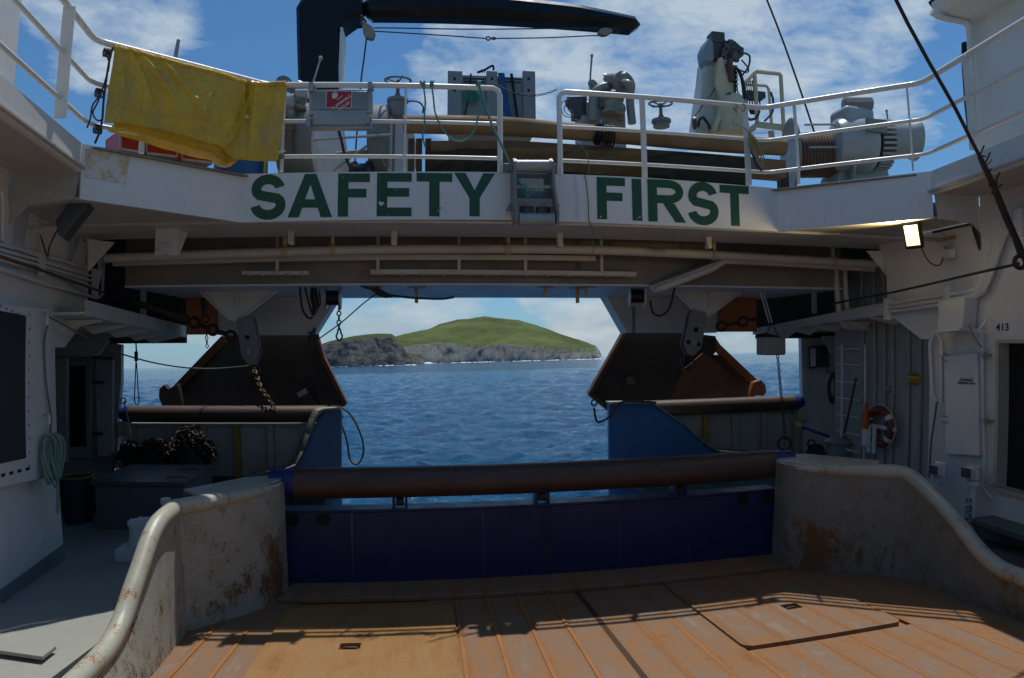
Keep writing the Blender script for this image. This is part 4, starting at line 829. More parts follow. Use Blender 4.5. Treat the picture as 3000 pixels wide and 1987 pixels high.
for x,y in((2772,1042),(2774,1057),(2776,1220),(2776,1237),(2888,1040),(2892,1233)):
    c=WR(x,y,-.05); mb=MB(); mb.box(c+V(-.05,-.05,-.008),c+V(.05,.05,.008)); mb.lathe(c+V(-.02,0,-.03),(0,0,1),[(0,.018),(.06,.018)],8); mb.build('latch',galv,HR)
for P in ([(2877,960),(2879,1200),(2884,1345),(2877,1418),(2880,1430)],[(2876,960),(2876,1100)]):
    mb=MB(); mb.tube([WR(x,y,-.06) for x,y in P],.016,8); mb.build('conduit',white2,HR)
mb=MB(); mb.tube([WR(2880,1425,-.05),WR(2912,1412,-.05)],.012,6); mb.tube([WR(2880,1430,-.05),WR(2910,1465,-.05)],.014,6); mb.build('conduit_bracket',white2,HR)
mb=MB(); mb.tube([WR(x,y,-.07) for x,y in((2742,968),(2725,1003),(2728,1100),(2731,1155),(2746,1178))],.025,8); mb.tube([WR(2742,968,-.05),WR(2758,1003,-.05),WR(2757,1180,-.05)],.02,8); mb.build('corner_pipe',white,HR)
# conduits: along the platform edge, over the wall, then up
for k in range(3):
    off=-.05-.0*k; P=[aty(2215,967+k*5,10.7)+V(-.06,0,0),aty(2420,928+k*7,9.5)+V(-.06,0,0),WR(2606,890+k*12,-.07),WR(2780,863+k*14,-.06),WR(2848,853+k*13,-.06),WR(2872+k*6,838+k*8,-.06),WR(2890+k*7,800+k*4,-.06),WR(2922+k*9,700,-.06),WR(2950+k*9,655,-.06),WR(3020,632+k*12,-.06)]
    mb=MB(); mb.tube(P,.024,8); mb.build('conduit',white2,HR)
for x,y in((2602,902),(2780,872),(2990,648)):
    c=WR(x,y,-.05); mb=MB(); mb.box(c+V(-.05,-.05,-.17),c+V(.05,.05,.14)) ; mb.build('clip',white2,HR,bevel=.01)
mb=MB(); c0=WR(2778,828,-.02); P=[WR(2777,730,-.02),WR(2801,730,-.02),WR(2801,757,-.02),WR(2777,757,-.02)]; mb.prism(P,(-.09,0,0)); mb.build('junction_box',white2,HR,bevel=.01)
# air pipe heads on the wall foot
for x0,dy in((2750,0),(2977-0-1,0)):
    pass
for (x,yt,yb_,lab) in((2750,1358,1520,'half hidden by the sloping rail'),(2845,1368,1553,'right of the pair, with black hand lettering')):
    c=WR(x,yb_,-.28); top=WR(x,yt,-.28)[2]; T_=thing('vent_pipe',(c[0],c[1],-2.4),'white vent pipe with flanged head, '+lab,'vent pipe','vent pipes against the right deckhouse wall')
    zf=WR(x,yt+50,-.28)[2]
    mb=MB(); mb.lathe((c[0],c[1],-2.6),(0,0,1),[(0,.042),(zf+2.6,.042)],14); mb.build('pipe',white2,T_)
    mb=MB(); mb.lathe((c[0],c[1],zf),(0,0,1),[(0,.09),(.02,.09),(.021,.075),(.027,.075),(.028,.09),(.05,.09)],20); mb.build('flange',white2,T_)
    mb=MB(); mb.lathe((c[0],c[1],zf+.06),(0,0,1),[(0,.075),(top-zf-.1,.08),(top-zf-.06,.06),(top-zf-.06,.075),(top-zf-.04,.075)],18); mb.box((c[0]-.12,c[1]-.07,zf+.09),(c[0]-.05,c[1]+.07,zf+.2)); mb.build('head',white2,T_)
    mb=MB(); mb.box((c[0]-.125,c[1]-.07,zf+.09),(c[0]-.12,c[1]+.07,zf+.2)); mb.build('label_plate',greydk,T_)
    if x==2845: text('pipe_lettering','MX TWR 19\nMX TK NR 19',(c[0]-.051,c[1],zf-.33),(0,0,1),(0,1,0) if False else (0,1,0),.06,blackink,T_,.001)
mb=MB(); c=WR(2815,1525,-.15); mb.lathe((c[0],c[1],c[2]-.4),(0,0,1),[(0,.03),(.40,.03),(.40,.05),(.46,.05)],12); tag(mb.build('deck_valve',white2),'small white stub valve with a green cap between the two vent pipes','valve')
mb=MB(); P=[WR(2895,1543,-.02),WR(2920,1522,-.35),WR(3010,1530,-.4),WR(3010,1560,-.02)]; z=WR(2920,1535,-.2)[2]; mb.box((XR-.35,WR(2910,1530)[1]-.0,z-.06),(XR-.01,4,z+.03)); tag(mb.build('bench',paint('dark grey bench paint',(.10,.12,.12),rough=.6,dirt=.3),bevel=.02),'low dark grey bench along the foot of the right deckhouse wall','bench')
mb=MB(); mb.prism([V(XR-.001,y0,-2.6),V(XR-.001,2,-2.1),V(XR-.001,2,-1.864-TS*2+.2),V(XR-.001,y0,-1.864-TS*y0+.2)],(-.012,0,0)); mb.build('skirting',MATS['grey skirting paint'],HR)
# ============================================================ floodlights
def flood(c,fwd,label,lit,wall_):
    T_=thing('floodlight',c,label,'floodlight','deck floodlights under the gantry ends'); fwd=np.array(fwd,float);fwd/=np.linalg.norm(fwd); u,w,_=frame(fwd)
    lx=V(0,0,1)-fwd*fwd[2]; lx/=np.linalg.norm(lx); ly=np.cross(fwd,lx)
    k9=.62 if lit else .85
    def loop(a,b,t): return [c+fwd*t+lx*a*sx*k9+ly*b*sy*k9 for sx,sy in((-1,-1),(-1,1),(1,1),(1,-1))]
    mb=MB(); l0=loop(.27,.17,0);l1=loop(.27,.17,-.05);l2=loop(.15,.12,-.17)
    mb.add(l0+l1+l2,[(0,1,2,3)[::-1],(8,9,10,11)]+[(i,(i+1)%4,4+(i+1)%4,4+i) for i in range(4)]+[(4+i,4+(i+1)%4,8+(i+1)%4,8+i) for i in range(4)]); mb.build('housing',black if lit else greydk,T_,bevel=.01)
    mb=MB(); mb.add(loop(.20,.13,.004),[(0,1,2,3)]); 
    if lit:
        lm=bpy.data.materials.new('lit lamp glass'); lm.use_nodes=True; e=lm.node_tree.nodes['Principled BSDF']; e.inputs['Base Color'].default_value=(1,.9,.7,1); e.inputs['Emission Color'].default_value=(1,.84,.46,1); e.inputs['Emission Strength'].default_value=1.7
    else: lm=greydk
    mb.build('lens',lm,T_,smooth=0)
    mb=MB(); e=np.array(wall_,float); mb.tube([c-fwd*.12,(c*.6+e*.4)-V(0,0,.03),e],.022,8); mb.box(e-V(.02,.16,.02),e+V(.02,.16,.02)); mb.build('mounting_arm',paint('rusty yellow arm',(.4,.32,.14),rust=.4,scale=3) if lit else white,T_)
    mb=MB(); mb.tube(smoothpath([c-fwd*.2-V(0,0,.1),c-fwd*.2+(e-c)*.3-V(0,0,.35),c+(e-c)*.8-V(0,0,.33),e-V(0,0,.1)]),.008,6); mb.build('cable',rubber,T_)
    return T_
cR=aty(2672,690,6.1); eR=WR(2770,700,-.02)
flood(cR,(-.80,-.42,-.32),'lit floodlight with warm glow in a black housing under the right end of the gantry',True,eR)
cL=aty(235,650,6.1); eL=WL(120,663,.02)
flood(cL,(.7,.25,-.5),'unlit dark floodlight under the left end of the gantry',False,eL)
li=bpy.data.lights.new('floodlight_lamp','SPOT'); li.energy=110; li.color=(1,.74,.36); li.spot_size=math.radians(150); li.spot_blend=.9; li.shadow_soft_size=.12
lo_=bpy.data.objects.new('floodlight_lamp',li); sc.collection.objects.link(lo_); lo_.location=(cR+V(-.1,-.02,-.03)).tolist(); lo_.rotation_euler=Vector((-.7,-.1,.55)).to_track_quat('-Z','Y').to_euler()
# ============================================================ STERN QUARTERS
YS=11.0
def poly(mb,P,Y,ext,off=0.): mb.prism([aty(x,y,Y) for x,y in P],(0,ext,0)); return mb
# transom bulwarks with ribs, a heavy roller bar over each
for s_ in(0,1):
    T_=thing('transom_bulwark',aty(640 if s_==0 else 2130,1380,YS),('ribbed white steel bulwark at the stern, left of the ramp' if s_==0 else 'ribbed white steel bulwark at the stern, right of the ramp'),'bulwark','ribbed bulwarks at the stern')
    Q=[(345,1243),(1000,1243),(1000,1375),(335,1375)] if s_==0 else [(1786,1212),(2352,1202),(2352,1330),(1786,1345)]
    mb=MB(); pts=[aty(x,y,YS) for x,y in Q]; pts[2][2]=pts[3][2]=-2.5; mb.prism(pts,(0,.04,0)); mb.build('plate',paint('grey white bulwark paint',(.42,.42,.38),rust=.12,dirt=.35,rough=.5,dcol=(.3,.28,.22),scale=1.3),T_)
    mb=MB(); a=aty(Q[0][0],Q[0][1],YS);b=aty(Q[1][0],Q[1][1],YS); mb.prism([a+V(0,-.12,0),b+V(0,-.12,0),b+V(0,.1,0),a+V(0,.1,0)],(0,0,.03)); mb.build('cap_rail',MATS['grey white bulwark paint'],T_)
    for x in ((399,505,602,700,798,895) if s_==0 else (2060,2145,2230,2325)):
        c=aty(x,1300,YS); mb=MB(); mb.box((c[0]-.045,YS-.12,-2.5),(c[0]+.045,YS-.02,aty(x,1245 if s_==0 else 1210,YS)[2])); o=mb.build('rib',paint('orange primed rib',(.40,.22,.05),rust=.2) if x in(700,2060) else paint('pale rib paint',(.45,.4,.34),rust=.2,dirt=.3,scale=2),T_)
    T_=thing('stern_roller_bar',aty(640 if s_==0 else 2130,1215,YS),'thick brown rusty bar with a blue end cap over the '+('left' if s_==0 else 'right')+' stern bulwark','roller','rusty roller bars over the stern bulwarks')
    p,q=(aty(383,1213,YS-.15),aty(960,1213,YS-.15)) if s_==0 else (aty(1825,1200,YS-.15),aty(2322,1180,YS-.15))
    mb=MB(); mb.tube([p,q],.15,24); mb.build('bar',rollm,T_)
    e=(aty(355,1213,YS-.15),p) if s_==0 else (q,aty(2350,1178,YS-.15))
    mb=MB(); mb.tube([e[0],(e[0]+e[1])/2,e[1]],[.10,.145,.152] if s_==0 else [.152,.145,.10],20); mb.build('end_cap',brblue,T_)
    d=e[0] if s_==0 else e[1]; mb=MB(); mb.obox(d+V(.06 if s_==0 else -.04,0,-.25),V(.09,0,0),V(0,.1,0),V(0,0,.13)); mb.build('support',MATS['grey white bulwark paint'],T_,bevel=.01)
# blue ramp cheek plates
CH=thing('ramp_cheek',aty(960,1380,YS),'weathered blue plate with a sloping rusty edge, left side of the stern ramp','bulwark','blue cheek plates of the stern ramp')
xL=aty(1000,1200,11.)[0]
def ax_(x,y,X): return atx(x,y,X)
P=[(958,1201),(1000,1198),(1001,1500),(838,1500),(836,1376),(872,1362),(893,1325),(912,1275),(930,1230)]
mb=MB(); mb.prism([aty(x,y,10.6) for x,y in P],(0,.10,0)); mb.build('plate',paint('weathered grey blue',(.12,.20,.36),rust=.12,dirt=.45,rough=.5,streak=.7,dcol=(.10,.14,.2)),CH)  # greyer blue than the right cheek plate
mb=MB(); Q=[aty(x,y,10.6) for x,y in((1000,1198),(958,1201),(944,1207),(930,1230),(912,1275),(893,1325),(872,1362),(836,1376),(760,1385))]
for a,b in zip(Q[:-1],Q[1:]): mb.prism([a+V(0,-.14,0),b+V(0,-.14,0),b+V(-.16,.1,0),a+V(-.16,.1,0)],(0,0,.03))
mb.build('edge_cap',bulw,CH)
xR=aty(1786,1200,11.)[0]
CH=thing('ramp_cheek',aty(1900,1380,YS),'large mid blue plate with a long sloping edge, right side of the stern ramp','bulwark','blue cheek plates of the stern ramp')
mb=MB(); P=[(1784,1183),(1905,1181),(1945,1205),(2000,1245),(2068,1305),(2110,1323),(2200,1330),(2210,1400),(2210,1475),(1786,1475)]
mb.prism([aty(x,y,10.6) for x,y in P],(0,.1,0)); mb.build('plate',blue2,CH)
mb=MB(); Q=[aty(x,y,10.6) for x,y in((1784,1183),(1905,1181),(2000,1245),(2068,1305),(2100,1322),(2200,1330))]
for a,b in zip(Q[:-1],Q[1:]): mb.prism([a+V(0,-.12,0),b+V(0,-.12,0),b+V(0,.22,.0),a+V(0,.22,.0)],(0,0,.03))
mb.build('edge_cap',bulw,CH)
# trawl doors hanging outboard
def door(name,label,face,ends,Y,foot,hook,extra):
    T_=thing(name,aty(*foot,Y),label,'trawl door','rusty trawl doors hanging over the stern')
    mb=MB(); mb.prism([aty(x,y,Y) for x,y in face],(0,.06,0)); mb.build('flat_plate',rustdk,T_,bevel=.01)
    mb=MB(); mb.prism([aty(x,y,Y+(.0 if i in extra[1] else .35)) for i,(x,y) in enumerate(extra[0])],(0,.06,0)); mb.build('bent_plate',extra[2],T_)
    mb=MB()
    for i in range(len(ends)-1): 
        a=aty(*ends[i],Y-.04);b=aty(*ends[i+1],Y-.04); d=(b-a)/np.linalg.norm(b-a); n=V(-d[2],0,d[0]); mb.obox((a+b)/2,(b-a)/2*1.01,V(0,.09,0),n*.035)
    mb.build('edge_beam',rustor2,T_,bevel=.01)
    mb=MB(); c=aty(*hook[0],Y); mb.prism([aty(x,y,Y-.05) for x,y in hook[1]],(0,.16,0)); mb.build('shoe',rustor if hook[0][0]>1500 else rustdk,T_,bevel=.01)
    return T_
TDL=door('trawl_door','dark rusty trawl door hanging over the left stern roller bar, numeral 2 on its face',[(735,978),(926,978),(944,1040),(1012,1180),(998,1195),(735,1200)],[(926,978),(946,1045),(1013,1182),(996,1190)],11.45,(740,1200),((477,1160),[(480,1127),(492,1140),(520,1125),(535,1195),(478,1200),(465,1165),(466,1140)]),([(648,985),(735,975),(735,1200),(480,1200),(490,1150)],(1,2),rustdk))
mb=MB(); a=[aty(x,y,11.7-.06) for x,y in((655,985),(640,1000),(500,1140),(515,1150),(665,1005))]; mb.prism(a,(0,.14,0)); mb.build('upper_edge',rustor2,TDL)
mb=MB(); P=strip([(0,1),(.35,1.12),(.6,.9),(.25,.35),(.7,.3)],.14)
o_=aty(838,1118,11.44); mb2=MB()
for q in P: mb2.prism([V(o_[0]+a*.2,o_[1],o_[2]+b*.24) for a,b in q],(0,-.012,0))
mb2.build('numeral',rustdk,TDL)
mb=MB(); c=[aty(x,y,11.4) for x,y in((860,1160),(903,1130),(935,1190),(880,1195))]; mb.prism(c,(0,-.12,0)); mb.build('lug',rustdk,TDL,bevel=.01)
mb=MB(); c=[aty(x,y,11.26) for x,y in((870,1152),(895,1137),(903,1150),(878,1165))]; mb.prism(c,(0,-.03,0)); mb.build('shackle_plate',galv,TDL)
TDR=door('trawl_door','dark rusty trawl door with an orange lit wing, hanging over the right stern roller bar',[(1830,972),(2010,975),(2000,1095),(1955,1190),(1800,1200),(1727,1155),(1737,1120)],[(1829,972),(1727,1153),(1790,1205)],11.45,(1900,1200),((2230,1140),[(2210,1120),(2230,1113),(2243,1128),(2246,1150),(2238,1160),(2195,1160),(2205,1130)]),([(2095,1040),(2120,1040),(2210,1140),(2215,1185),(1950,1195),(2000,1085),(2060,1035)],(5,6),rustor2))
mb=MB(); mb.prism([aty(x,y,11.6) for x,y in((2097,990),(2110,1010),(2228,1122),(2212,1137),(2098,1025))],(0,.14,0)); mb.build('upper_edge',rustor,TDR)
mb=MB(); mb.prism([aty(x,y,11.62) for x,y in((2010,975),(2097,985),(2098,1030),(2040,1100),(2000,1100))],(0,.05,0)); mb.build('inner_web',rustdk,TDR)
mb=MB(); mb.prism([aty(x,y,11.4) for x,y in((1832,1105),(1858,1105),(1858,1125),(1832,1125))],(0,-.06,0)); mb.build('lug',greydk,TDR)
# hanging blocks
def block(px,Y,w,label,holes,tail):
    T_=thing('hanging_block',aty(px[0][0],px[1][1],Y),label,'pulley block','towing blocks under the gantry')
    (x,y0),(x1,y1)=px; a=aty(x,y0,Y);b=aty(x1,y1,Y); d=(b-a)/np.linalg.norm(b-a); n=np.cross(d,V(0,1,0)); L0=np.linalg.norm(b-a)
    out=[a-n*w*.8,a+n*w*.8,a+d*L0*.15+n*w,a+d*L0*.78+n*w,b+n*w*.35,b-n*w*.35,a+d*L0*.78-n*w,a+d*L0*.15-n*w]
    for k in(-.09,.05): mb=MB(); mb.prism([q+V(0,k,0) for q in out],(0,.03,0)); mb.build('cheek',grey,T_,bevel=.008)
    mb=MB(); mb.lathe(a+d*L0*.72+V(0,-.055,0),(0,1,0),[(0,w*1.05),(.03,w*.85),(.07,w*.85),(.1,w*1.05)],24); mb.build('sheave',greydk,T_)
    for t,r in holes: mb=MB(); mb.lathe(a+d*L0*t[0]+n*w*t[1]+V(0,-.091,0),(0,-1,0),[(0,r),(.003,r)],16); mb.build('hole',dark,T_)
    mb=MB(); mb.lathe(a+d*L0*.72+V(0,-.1,0),(0,-1,0),[(0,w*.3),(.03,w*.3),(.03,w*.12),(.031,.001)],16); mb.build('pin',galv,T_)
    mb=MB(); mb.ring(b+d*tail,V(0,1,0),tail*.9,.018,20,6); mb.build('shackle',chainm,T_)
block(((722,930),(742,1070)),9.3,.135,'grey steel towing block hanging below the left bracket, against the rusty door',[((.42,0),.035)],.09)
block(((2042,912),(2018,1042)),9.3,.15,'grey steel towing block with oval holes hanging below the right bracket',[((.42,.0),.045),((.72,-.6),.035),((.72,.6),.035)],.12)
# heavy chains to the sides
def ch(pts,L_,w,r,label,name='chain',mat=chainm): mb=MB(); chain(mb,pts,L_,w,r); return tag(mb.build(name,mat),label,'chain')
ch([aty(2098,960,9.9),aty(2150,948,9.9),aty(2222,932,9.9)],.24,.075,.028,'heavy link chain reaching right from the towing block past the orange panel')
ch([aty(555,940,9.6),aty(600,958,9.6),aty(690,990,9.5)],.22,.075,.028,'heavy dark link chain reaching to the left towing block from the left platform')
mb=MB(); mb.tube([aty(300,858,8.9),aty(420,895,9.1),aty(500,920,9.3),aty(545,938,9.5)],[.03,.05,.06,.09],10); tag(mb.build('wire_socket',rustdk),'thick rusty wire end leading into the heavy chain on the left','wire end')
ch([aty(604,960,9.4),aty(607,1020,9.4)],.075,.02,.007,'thin chain hanging from a hook just left of the left towing block')
mb=MB(); mb.tube([aty(592,875,9.4),aty(600,900,9.4),aty(598,925,9.4)],[.03,.05,.03],8); mb.ring(aty(601,935,9.4),V(0,1,0),.055,.012); tag(mb.build('hanging_hook',rustdk),'small dark hook hung at the edge of the orange panel on the left','hook')
ch([aty(742,1075,11.2),aty(765,1140,10.9),aty(785,1165,10.75),aty(808,1205,10.7)],.10,.035,.013,'yellow stained chain falling from the left block over the roller bar',mat=paint('yellow brown chain',(.15,.10,.04),rust=.4,metal=.2,scale=4))
# float box with chain on the right
T_=thing('counterweight',aty(2260,1040,9.6),'pale grey box shaped weight hung on short chains beside the right side opening','weight')
mb=MB(); c0,c1=aty(2231,988,9.6),aty(2290,1040,9.6); mb.box((c0[0],9.45,c1[2]),(c1[0],9.8,c0[2])); mb.build('box',paint('pale grey box paint',(.42,.42,.39),dirt=.25,rough=.5),T_,bevel=.035,seg=3)
mb=MB(); top=aty(2262,945,9.6); chain(mb,[V(c0[0]+.06,9.6,c0[2]),top],.06,.016,.005); mb.build('sling_chain',chainm,T_); mb=MB(); chain(mb,[V(c1[0]-.06,9.6,c0[2]),top],.06,.016,.005); mb.build('sling_chain',chainm,T_)
ch([aty(2278,1040,9.6),aty(2285,1120,9.6),aty(2293,1200,9.6),aty(2300,1290,9.5)],.085,.024,.009,'long rusty chain hanging from the pale weight down to the stern deck')
mb=MB(); mb.ring(aty(2298,1300,9.5),V(.3,1,0),.11,.022); tag(mb.build('chain_ring',chainm),'big rusty ring at the foot of the long hanging chain','ring')
for (x0,x1,Y) in((2208,2253,9.3),(2217,2262,9.35)):
    mb=MB(); mb.tube([aty(x0,790,Y-.3),aty(x1,945,Y+.2)],.016,8); tag(mb.build('steel_rod',white),('left' if x0==2208 else 'right')+' of the two slanting white rods above the pale box shaped weight','rod','slanting rods by the right platform')
# small auxiliary winch drums
def drum(c,r,w,ax,label,mats,rope):
    T_=thing('winch_drum',c,label,'winch','small winches under the gantry'); a=np.array(ax,float)
    mb=MB(); mb.lathe(c-a*w/2,a,[(0,r*.62),(w,r*.62)],20); mb.build('rope_core',rope,T_)
    for s_ in(-1,1): mb=MB(); mb.lathe(c+a*(s_*w/2-.012),a,[(0,r*.35),(0,r),(.024,r),(.024,r*.35)],28); mb.build('flange',mats,T_)
    mb=MB(); mb.box(c+V(-w*.45,-.05,r*.9),c+V(w*.1,.1,r*.9+.25)); mb.build('mount',white,T_); return T_
drum(aty(976,873,8.9),.17,.20,(1,.05,0),'small black wound winch drum under the left part of the gantry',galv,black)
drum(aty(1866,868,8.9),.165,.22,(1,-.25,0),'small winch drum with a white ring face under the right part of the gantry',white2,black)
mb=MB(); P=[aty(x,y,8.8) for x,y in((944,805),(962,802),(985,836),(970,840))]; mb.prism(P,(0,.06,0)); tag(mb.build('work_lamp',galv),'small grey work lamp above the black winch drum','lamp')
# hook under the left drum
T_=thing('crane_hook',aty(993,995,8.9),'open steel hook on a short chain hanging below the black winch drum','hook')
mb=MB(); mb.tube([aty(993,893,8.9),aty(993,912,8.9)],.014,6); chain(mb,[aty(993,912,8.9),aty(993,965,8.9)],.085,.028,.011); mb.build('chain',chainm,T_)
mb=MB(); c=aty(994,980,8.9); P=[]
for k in range(15): t=k/14*2*math.pi; P.append(c+V(math.sin(t)*.045*(1 if math.cos(t)<.2 else .55),0,math.cos(t)*.085))
mb.tube(P,.013,7,closed=True); mb.build('hook',chainm,T_)
def rope(pts,r,mat,name,label,cat='rope',n=6,group=None,k=7): mb=MB(); mb.tube(smoothpath(pts,n),r,k); return tag(mb.build(name,mat),label,cat,group)
Y9=8.8
rope([aty(x,y,Y9) for x,y in((1107,856),(1090,870),(1060,893),(1000,945),(922,1002))],.009,wire,'guy_rope','thin dark rope slanting from the gantry middle down to the left door corner')
rope([aty(x,y,Y9-.2) for x,y in((930,778),(960,787),(1010,815),(1075,843))],.022,paint('dark teal hawser',(.03,.09,.08),rough=.9,bump=.6,bs=150),'hawser','dark teal hawser running from the left clamp to the knot under the gantry')
rope([aty(x,y,Y9-.2) for x,y in((1075,843),(1095,850),(1120,862),(1150,866),(1210,873),(1290,876),(1330,871))],.016,wire,'wire_rope','slack wire continuing from the knot along the flange under the gantry')
mb=MB(); mb.tube([aty(x,y,Y9-.22) for x,y in((1095,845),(1110,856),(1132,866),(1150,868))],[.03,.05,.04,.02],8); tag(mb.build('rope_knot',rustdk),'fat dark knot of shackles in the slack wire under the gantry','knot')
for P,lab in (([(968,770),(1000,777),(1050,792),(1093,797)],'upper of two black hoses sagging beside the cable tray'),([(968,775),(1000,790),(1040,799),(1093,797)],'lower of two black hoses sagging beside the cable tray'),
    ([(879,815),(880,860),(888,910),(905,932),(916,930)],'left of two black hose loops hanging at the left box'),([(888,815),(900,870),(916,925)],'right of two black hose loops hanging at the left box'),
    ([(1905,880),(1912,915),(1935,925),(1960,905),(1975,850),(1978,835)],'black hose loop hanging beside the right drum')):
    rope([aty(x,y,8.75) for x,y in P],.016,rubber,'hose',lab,'hose',group='black hoses under the gantry')
mb=MB(); mb.tube([aty(x,y,8.85) for x,y in((918,840),(920,870),(925,900),(918,925))],[.04,.06,.05,.02],8); mb.tube(smoothpath([aty(x,y,8.85) for x,y in((935,850),(938,890),(930,900),(924,895))]),.012,6); tag(mb.build('tackle',rustdk),'dark bundle of tackle with a hook between the hoses and the black drum','tackle')
mb=MB(); g=np.random.default_rng(5)
for k in range(16):
    c=aty(922,975,10.3); d=g.normal(0,.05,3); mb.tube([c+d,c+d+g.normal(0,.05,3)+V(0,0,-.05)],.012,5)
tag(mb.build('rope_tuft',paint('dark blue rope',(.02,.04,.07),rough=.9)),'frayed dark blue rope lashing at the lower corner of the left side box','rope')
ch([aty(1856,900,10.2),aty(1857,985,10.2)],.085,.025,.009,'short red and black chain hanging at the corner of the right side box')
# wires over the stern edge
rope([aty(x,y,10.7) for x,y in((940,1215),(960,1195),(990,1192),(1020,1208),(1045,1245),(1062,1290),(1065,1325),(1055,1352),(1040,1360),(1025,1345),(1018,1300),(1010,1270),(1000,1240),(1003,1215)) ],.017,ruwire,'wire_loop','rusty wire strop hanging in a long loop from the left ramp cheek','wire')
rope([aty(x,y,10.3) for x,y in((1922,1180),(1880,1176),(1830,1176),(1800,1195),(1785,1222),(1755,1237),(1745,1225),(1740,1195))],.02,ruwire,'wire_strop','rusty wire strop lying over the top of the right ramp cheek','wire')
mb=MB(); c=aty(1741,1180,10.3); mb.ring(c,V(0,1,0),.05,.014); tag(mb.build('shackle',chainm),'shackle at the hanging end of the strop by the right trawl door','shackle')
# rope tail on the left opening
rope([aty(x,y,10.2) for x,y in((398,998),(400,1040),(399,1060))],.012,wire,'hanging_line','short dark line with knots in the left side opening')
mb=MB(); P=[aty(x,y,10.2) for x,y in((398,1060),(396,1120),(394,1170),(400,1186),(407,1178),(404,1130),(400,1062))]; mb.tube(smoothpath(P),.009,6); mb.tube([aty(399,1030,10.2),aty(399,1058,10.2)],.03,7); tag(mb.build('line_loop',wire),'thin dark rope loop hanging against the sea in the left side opening','rope')
# the long slack line from the left wall across to the trawl door
rope([WL(146,930,.13),aty(220,970,7.2),aty(300,1017,8.5),aty(355,1037,9.4),aty(450,1063,10),aty(548,1078,10.6),aty(640,1080,11),aty(730,1072,11)],.012,grope,'slack_line','slack grey line from the left wall hook to the towing block')
# ============================================================ LEFT RECESS
RB=thing('recess_bulkhead',aty(300,1330,10.95),'white bulkhead at the left quarter with a narrow dark window and an open steel door','bulkhead')
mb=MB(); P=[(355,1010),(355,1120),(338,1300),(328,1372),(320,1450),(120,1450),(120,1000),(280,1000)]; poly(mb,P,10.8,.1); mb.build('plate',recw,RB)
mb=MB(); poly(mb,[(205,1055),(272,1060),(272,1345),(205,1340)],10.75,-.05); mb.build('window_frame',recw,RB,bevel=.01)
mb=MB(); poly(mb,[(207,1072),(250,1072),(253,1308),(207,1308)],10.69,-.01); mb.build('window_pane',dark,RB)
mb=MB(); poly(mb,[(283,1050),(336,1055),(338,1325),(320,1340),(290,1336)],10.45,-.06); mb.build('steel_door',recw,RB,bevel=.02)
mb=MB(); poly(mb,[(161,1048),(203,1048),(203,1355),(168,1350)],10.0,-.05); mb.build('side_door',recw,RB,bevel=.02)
mb=MB(); 
for x,y in((192,1200),(300,1193)):
    c=aty(x,y,9.9 if x<200 else 10.33); mb.tube([c+V(-.05,0,.13),c+V(-.05,-.06,.12),c+V(-.05,-.06,-.12),c+V(-.05,0,-.13)],.012,6)
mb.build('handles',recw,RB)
for x,y in((286,1121),(286,1271),(285,1048),(318,1050)):
    c=aty(x,y,10.35); mb=MB(); mb.box(c+V(-.09,-.03,-.02),c+V(.09,.03,.02)); mb.build('dog_latch',rustdk,RB)
for y in range(1090,1320,32):
    c=aty(259,y,10.69); mb=MB(); mb.lathe(c,(0,-1,0),[(0,.015),(.012,.015)],8); mb.build('bolt',galv,RB)
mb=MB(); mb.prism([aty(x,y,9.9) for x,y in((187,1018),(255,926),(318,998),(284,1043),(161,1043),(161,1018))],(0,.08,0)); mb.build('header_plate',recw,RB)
# boat hook leaning
mb=MB(); mb.tube([aty(363,1175,10.6),aty(376,1230,10.6),aty(384,1300,10.6),aty(385,1368,10.6)],.014,7); mb.ring(aty(361,1175,10.6),V(0,1,0),.05,.012,14,6); tag(mb.build('boat_hook',paint('pale pole',(.35,.3,.2),rough=.6)),'thin pale pole with a curved hook leaning at the left quarter','boat hook')
# heaps of chain
for cx,cy,rx,rz,lab in((383,1345,.26,.22,'smallest of the three dark chain heaps, at the left end of the ribbed bulwark'),(452,1345,.5,.26,'long low dark chain heap in the middle of the three'),(560,1330,.46,.36,'tallest dark chain heap, right of the other two on the left quarter')):
    mb=MB(); c=aty(cx,cy+24,10.55); g=np.random.default_rng(int(cx))
    for k in range(120):
        a=g.uniform(0,6.28); q=g.uniform(0,1)**.5; z=rz*1.35*(1-q*q)*g.uniform(.75,1.15)+.02; p=c+V(math.cos(a)*q*rx,math.sin(a)*q*.22,z+.05); mb.ring(p,g.normal(0,1,3),.055,.017,10,5)
    mb.lathe(c-V(0,0,.05),(0,0,1),[(0,rx*.75),(rz*.5,rx*.62),(rz*1.0,rx*.35),(rz*1.3,.02)],10); tag(mb.build('chain_heap',paint('dark heaped chain',(.03,.018,.012),rust=.2,rough=.7)),lab,'chain heap','chain heaps on the left quarter')
mb=MB(); c=aty(352,1360,10.3)
for k in range(5): mb.ring(c+V(g.normal(0,.06),0,g.uniform(-.03,.04)),g.normal(0,1,3),.04,.014,10,5)
tag(mb.build('shackle_pile',paint('sunlit rusty links',(.4,.22,.13),rust=.3,scale=4)),'few sunlit rusty links beside the smallest chain heap','shackles')  # much paler rust than the chain heaps
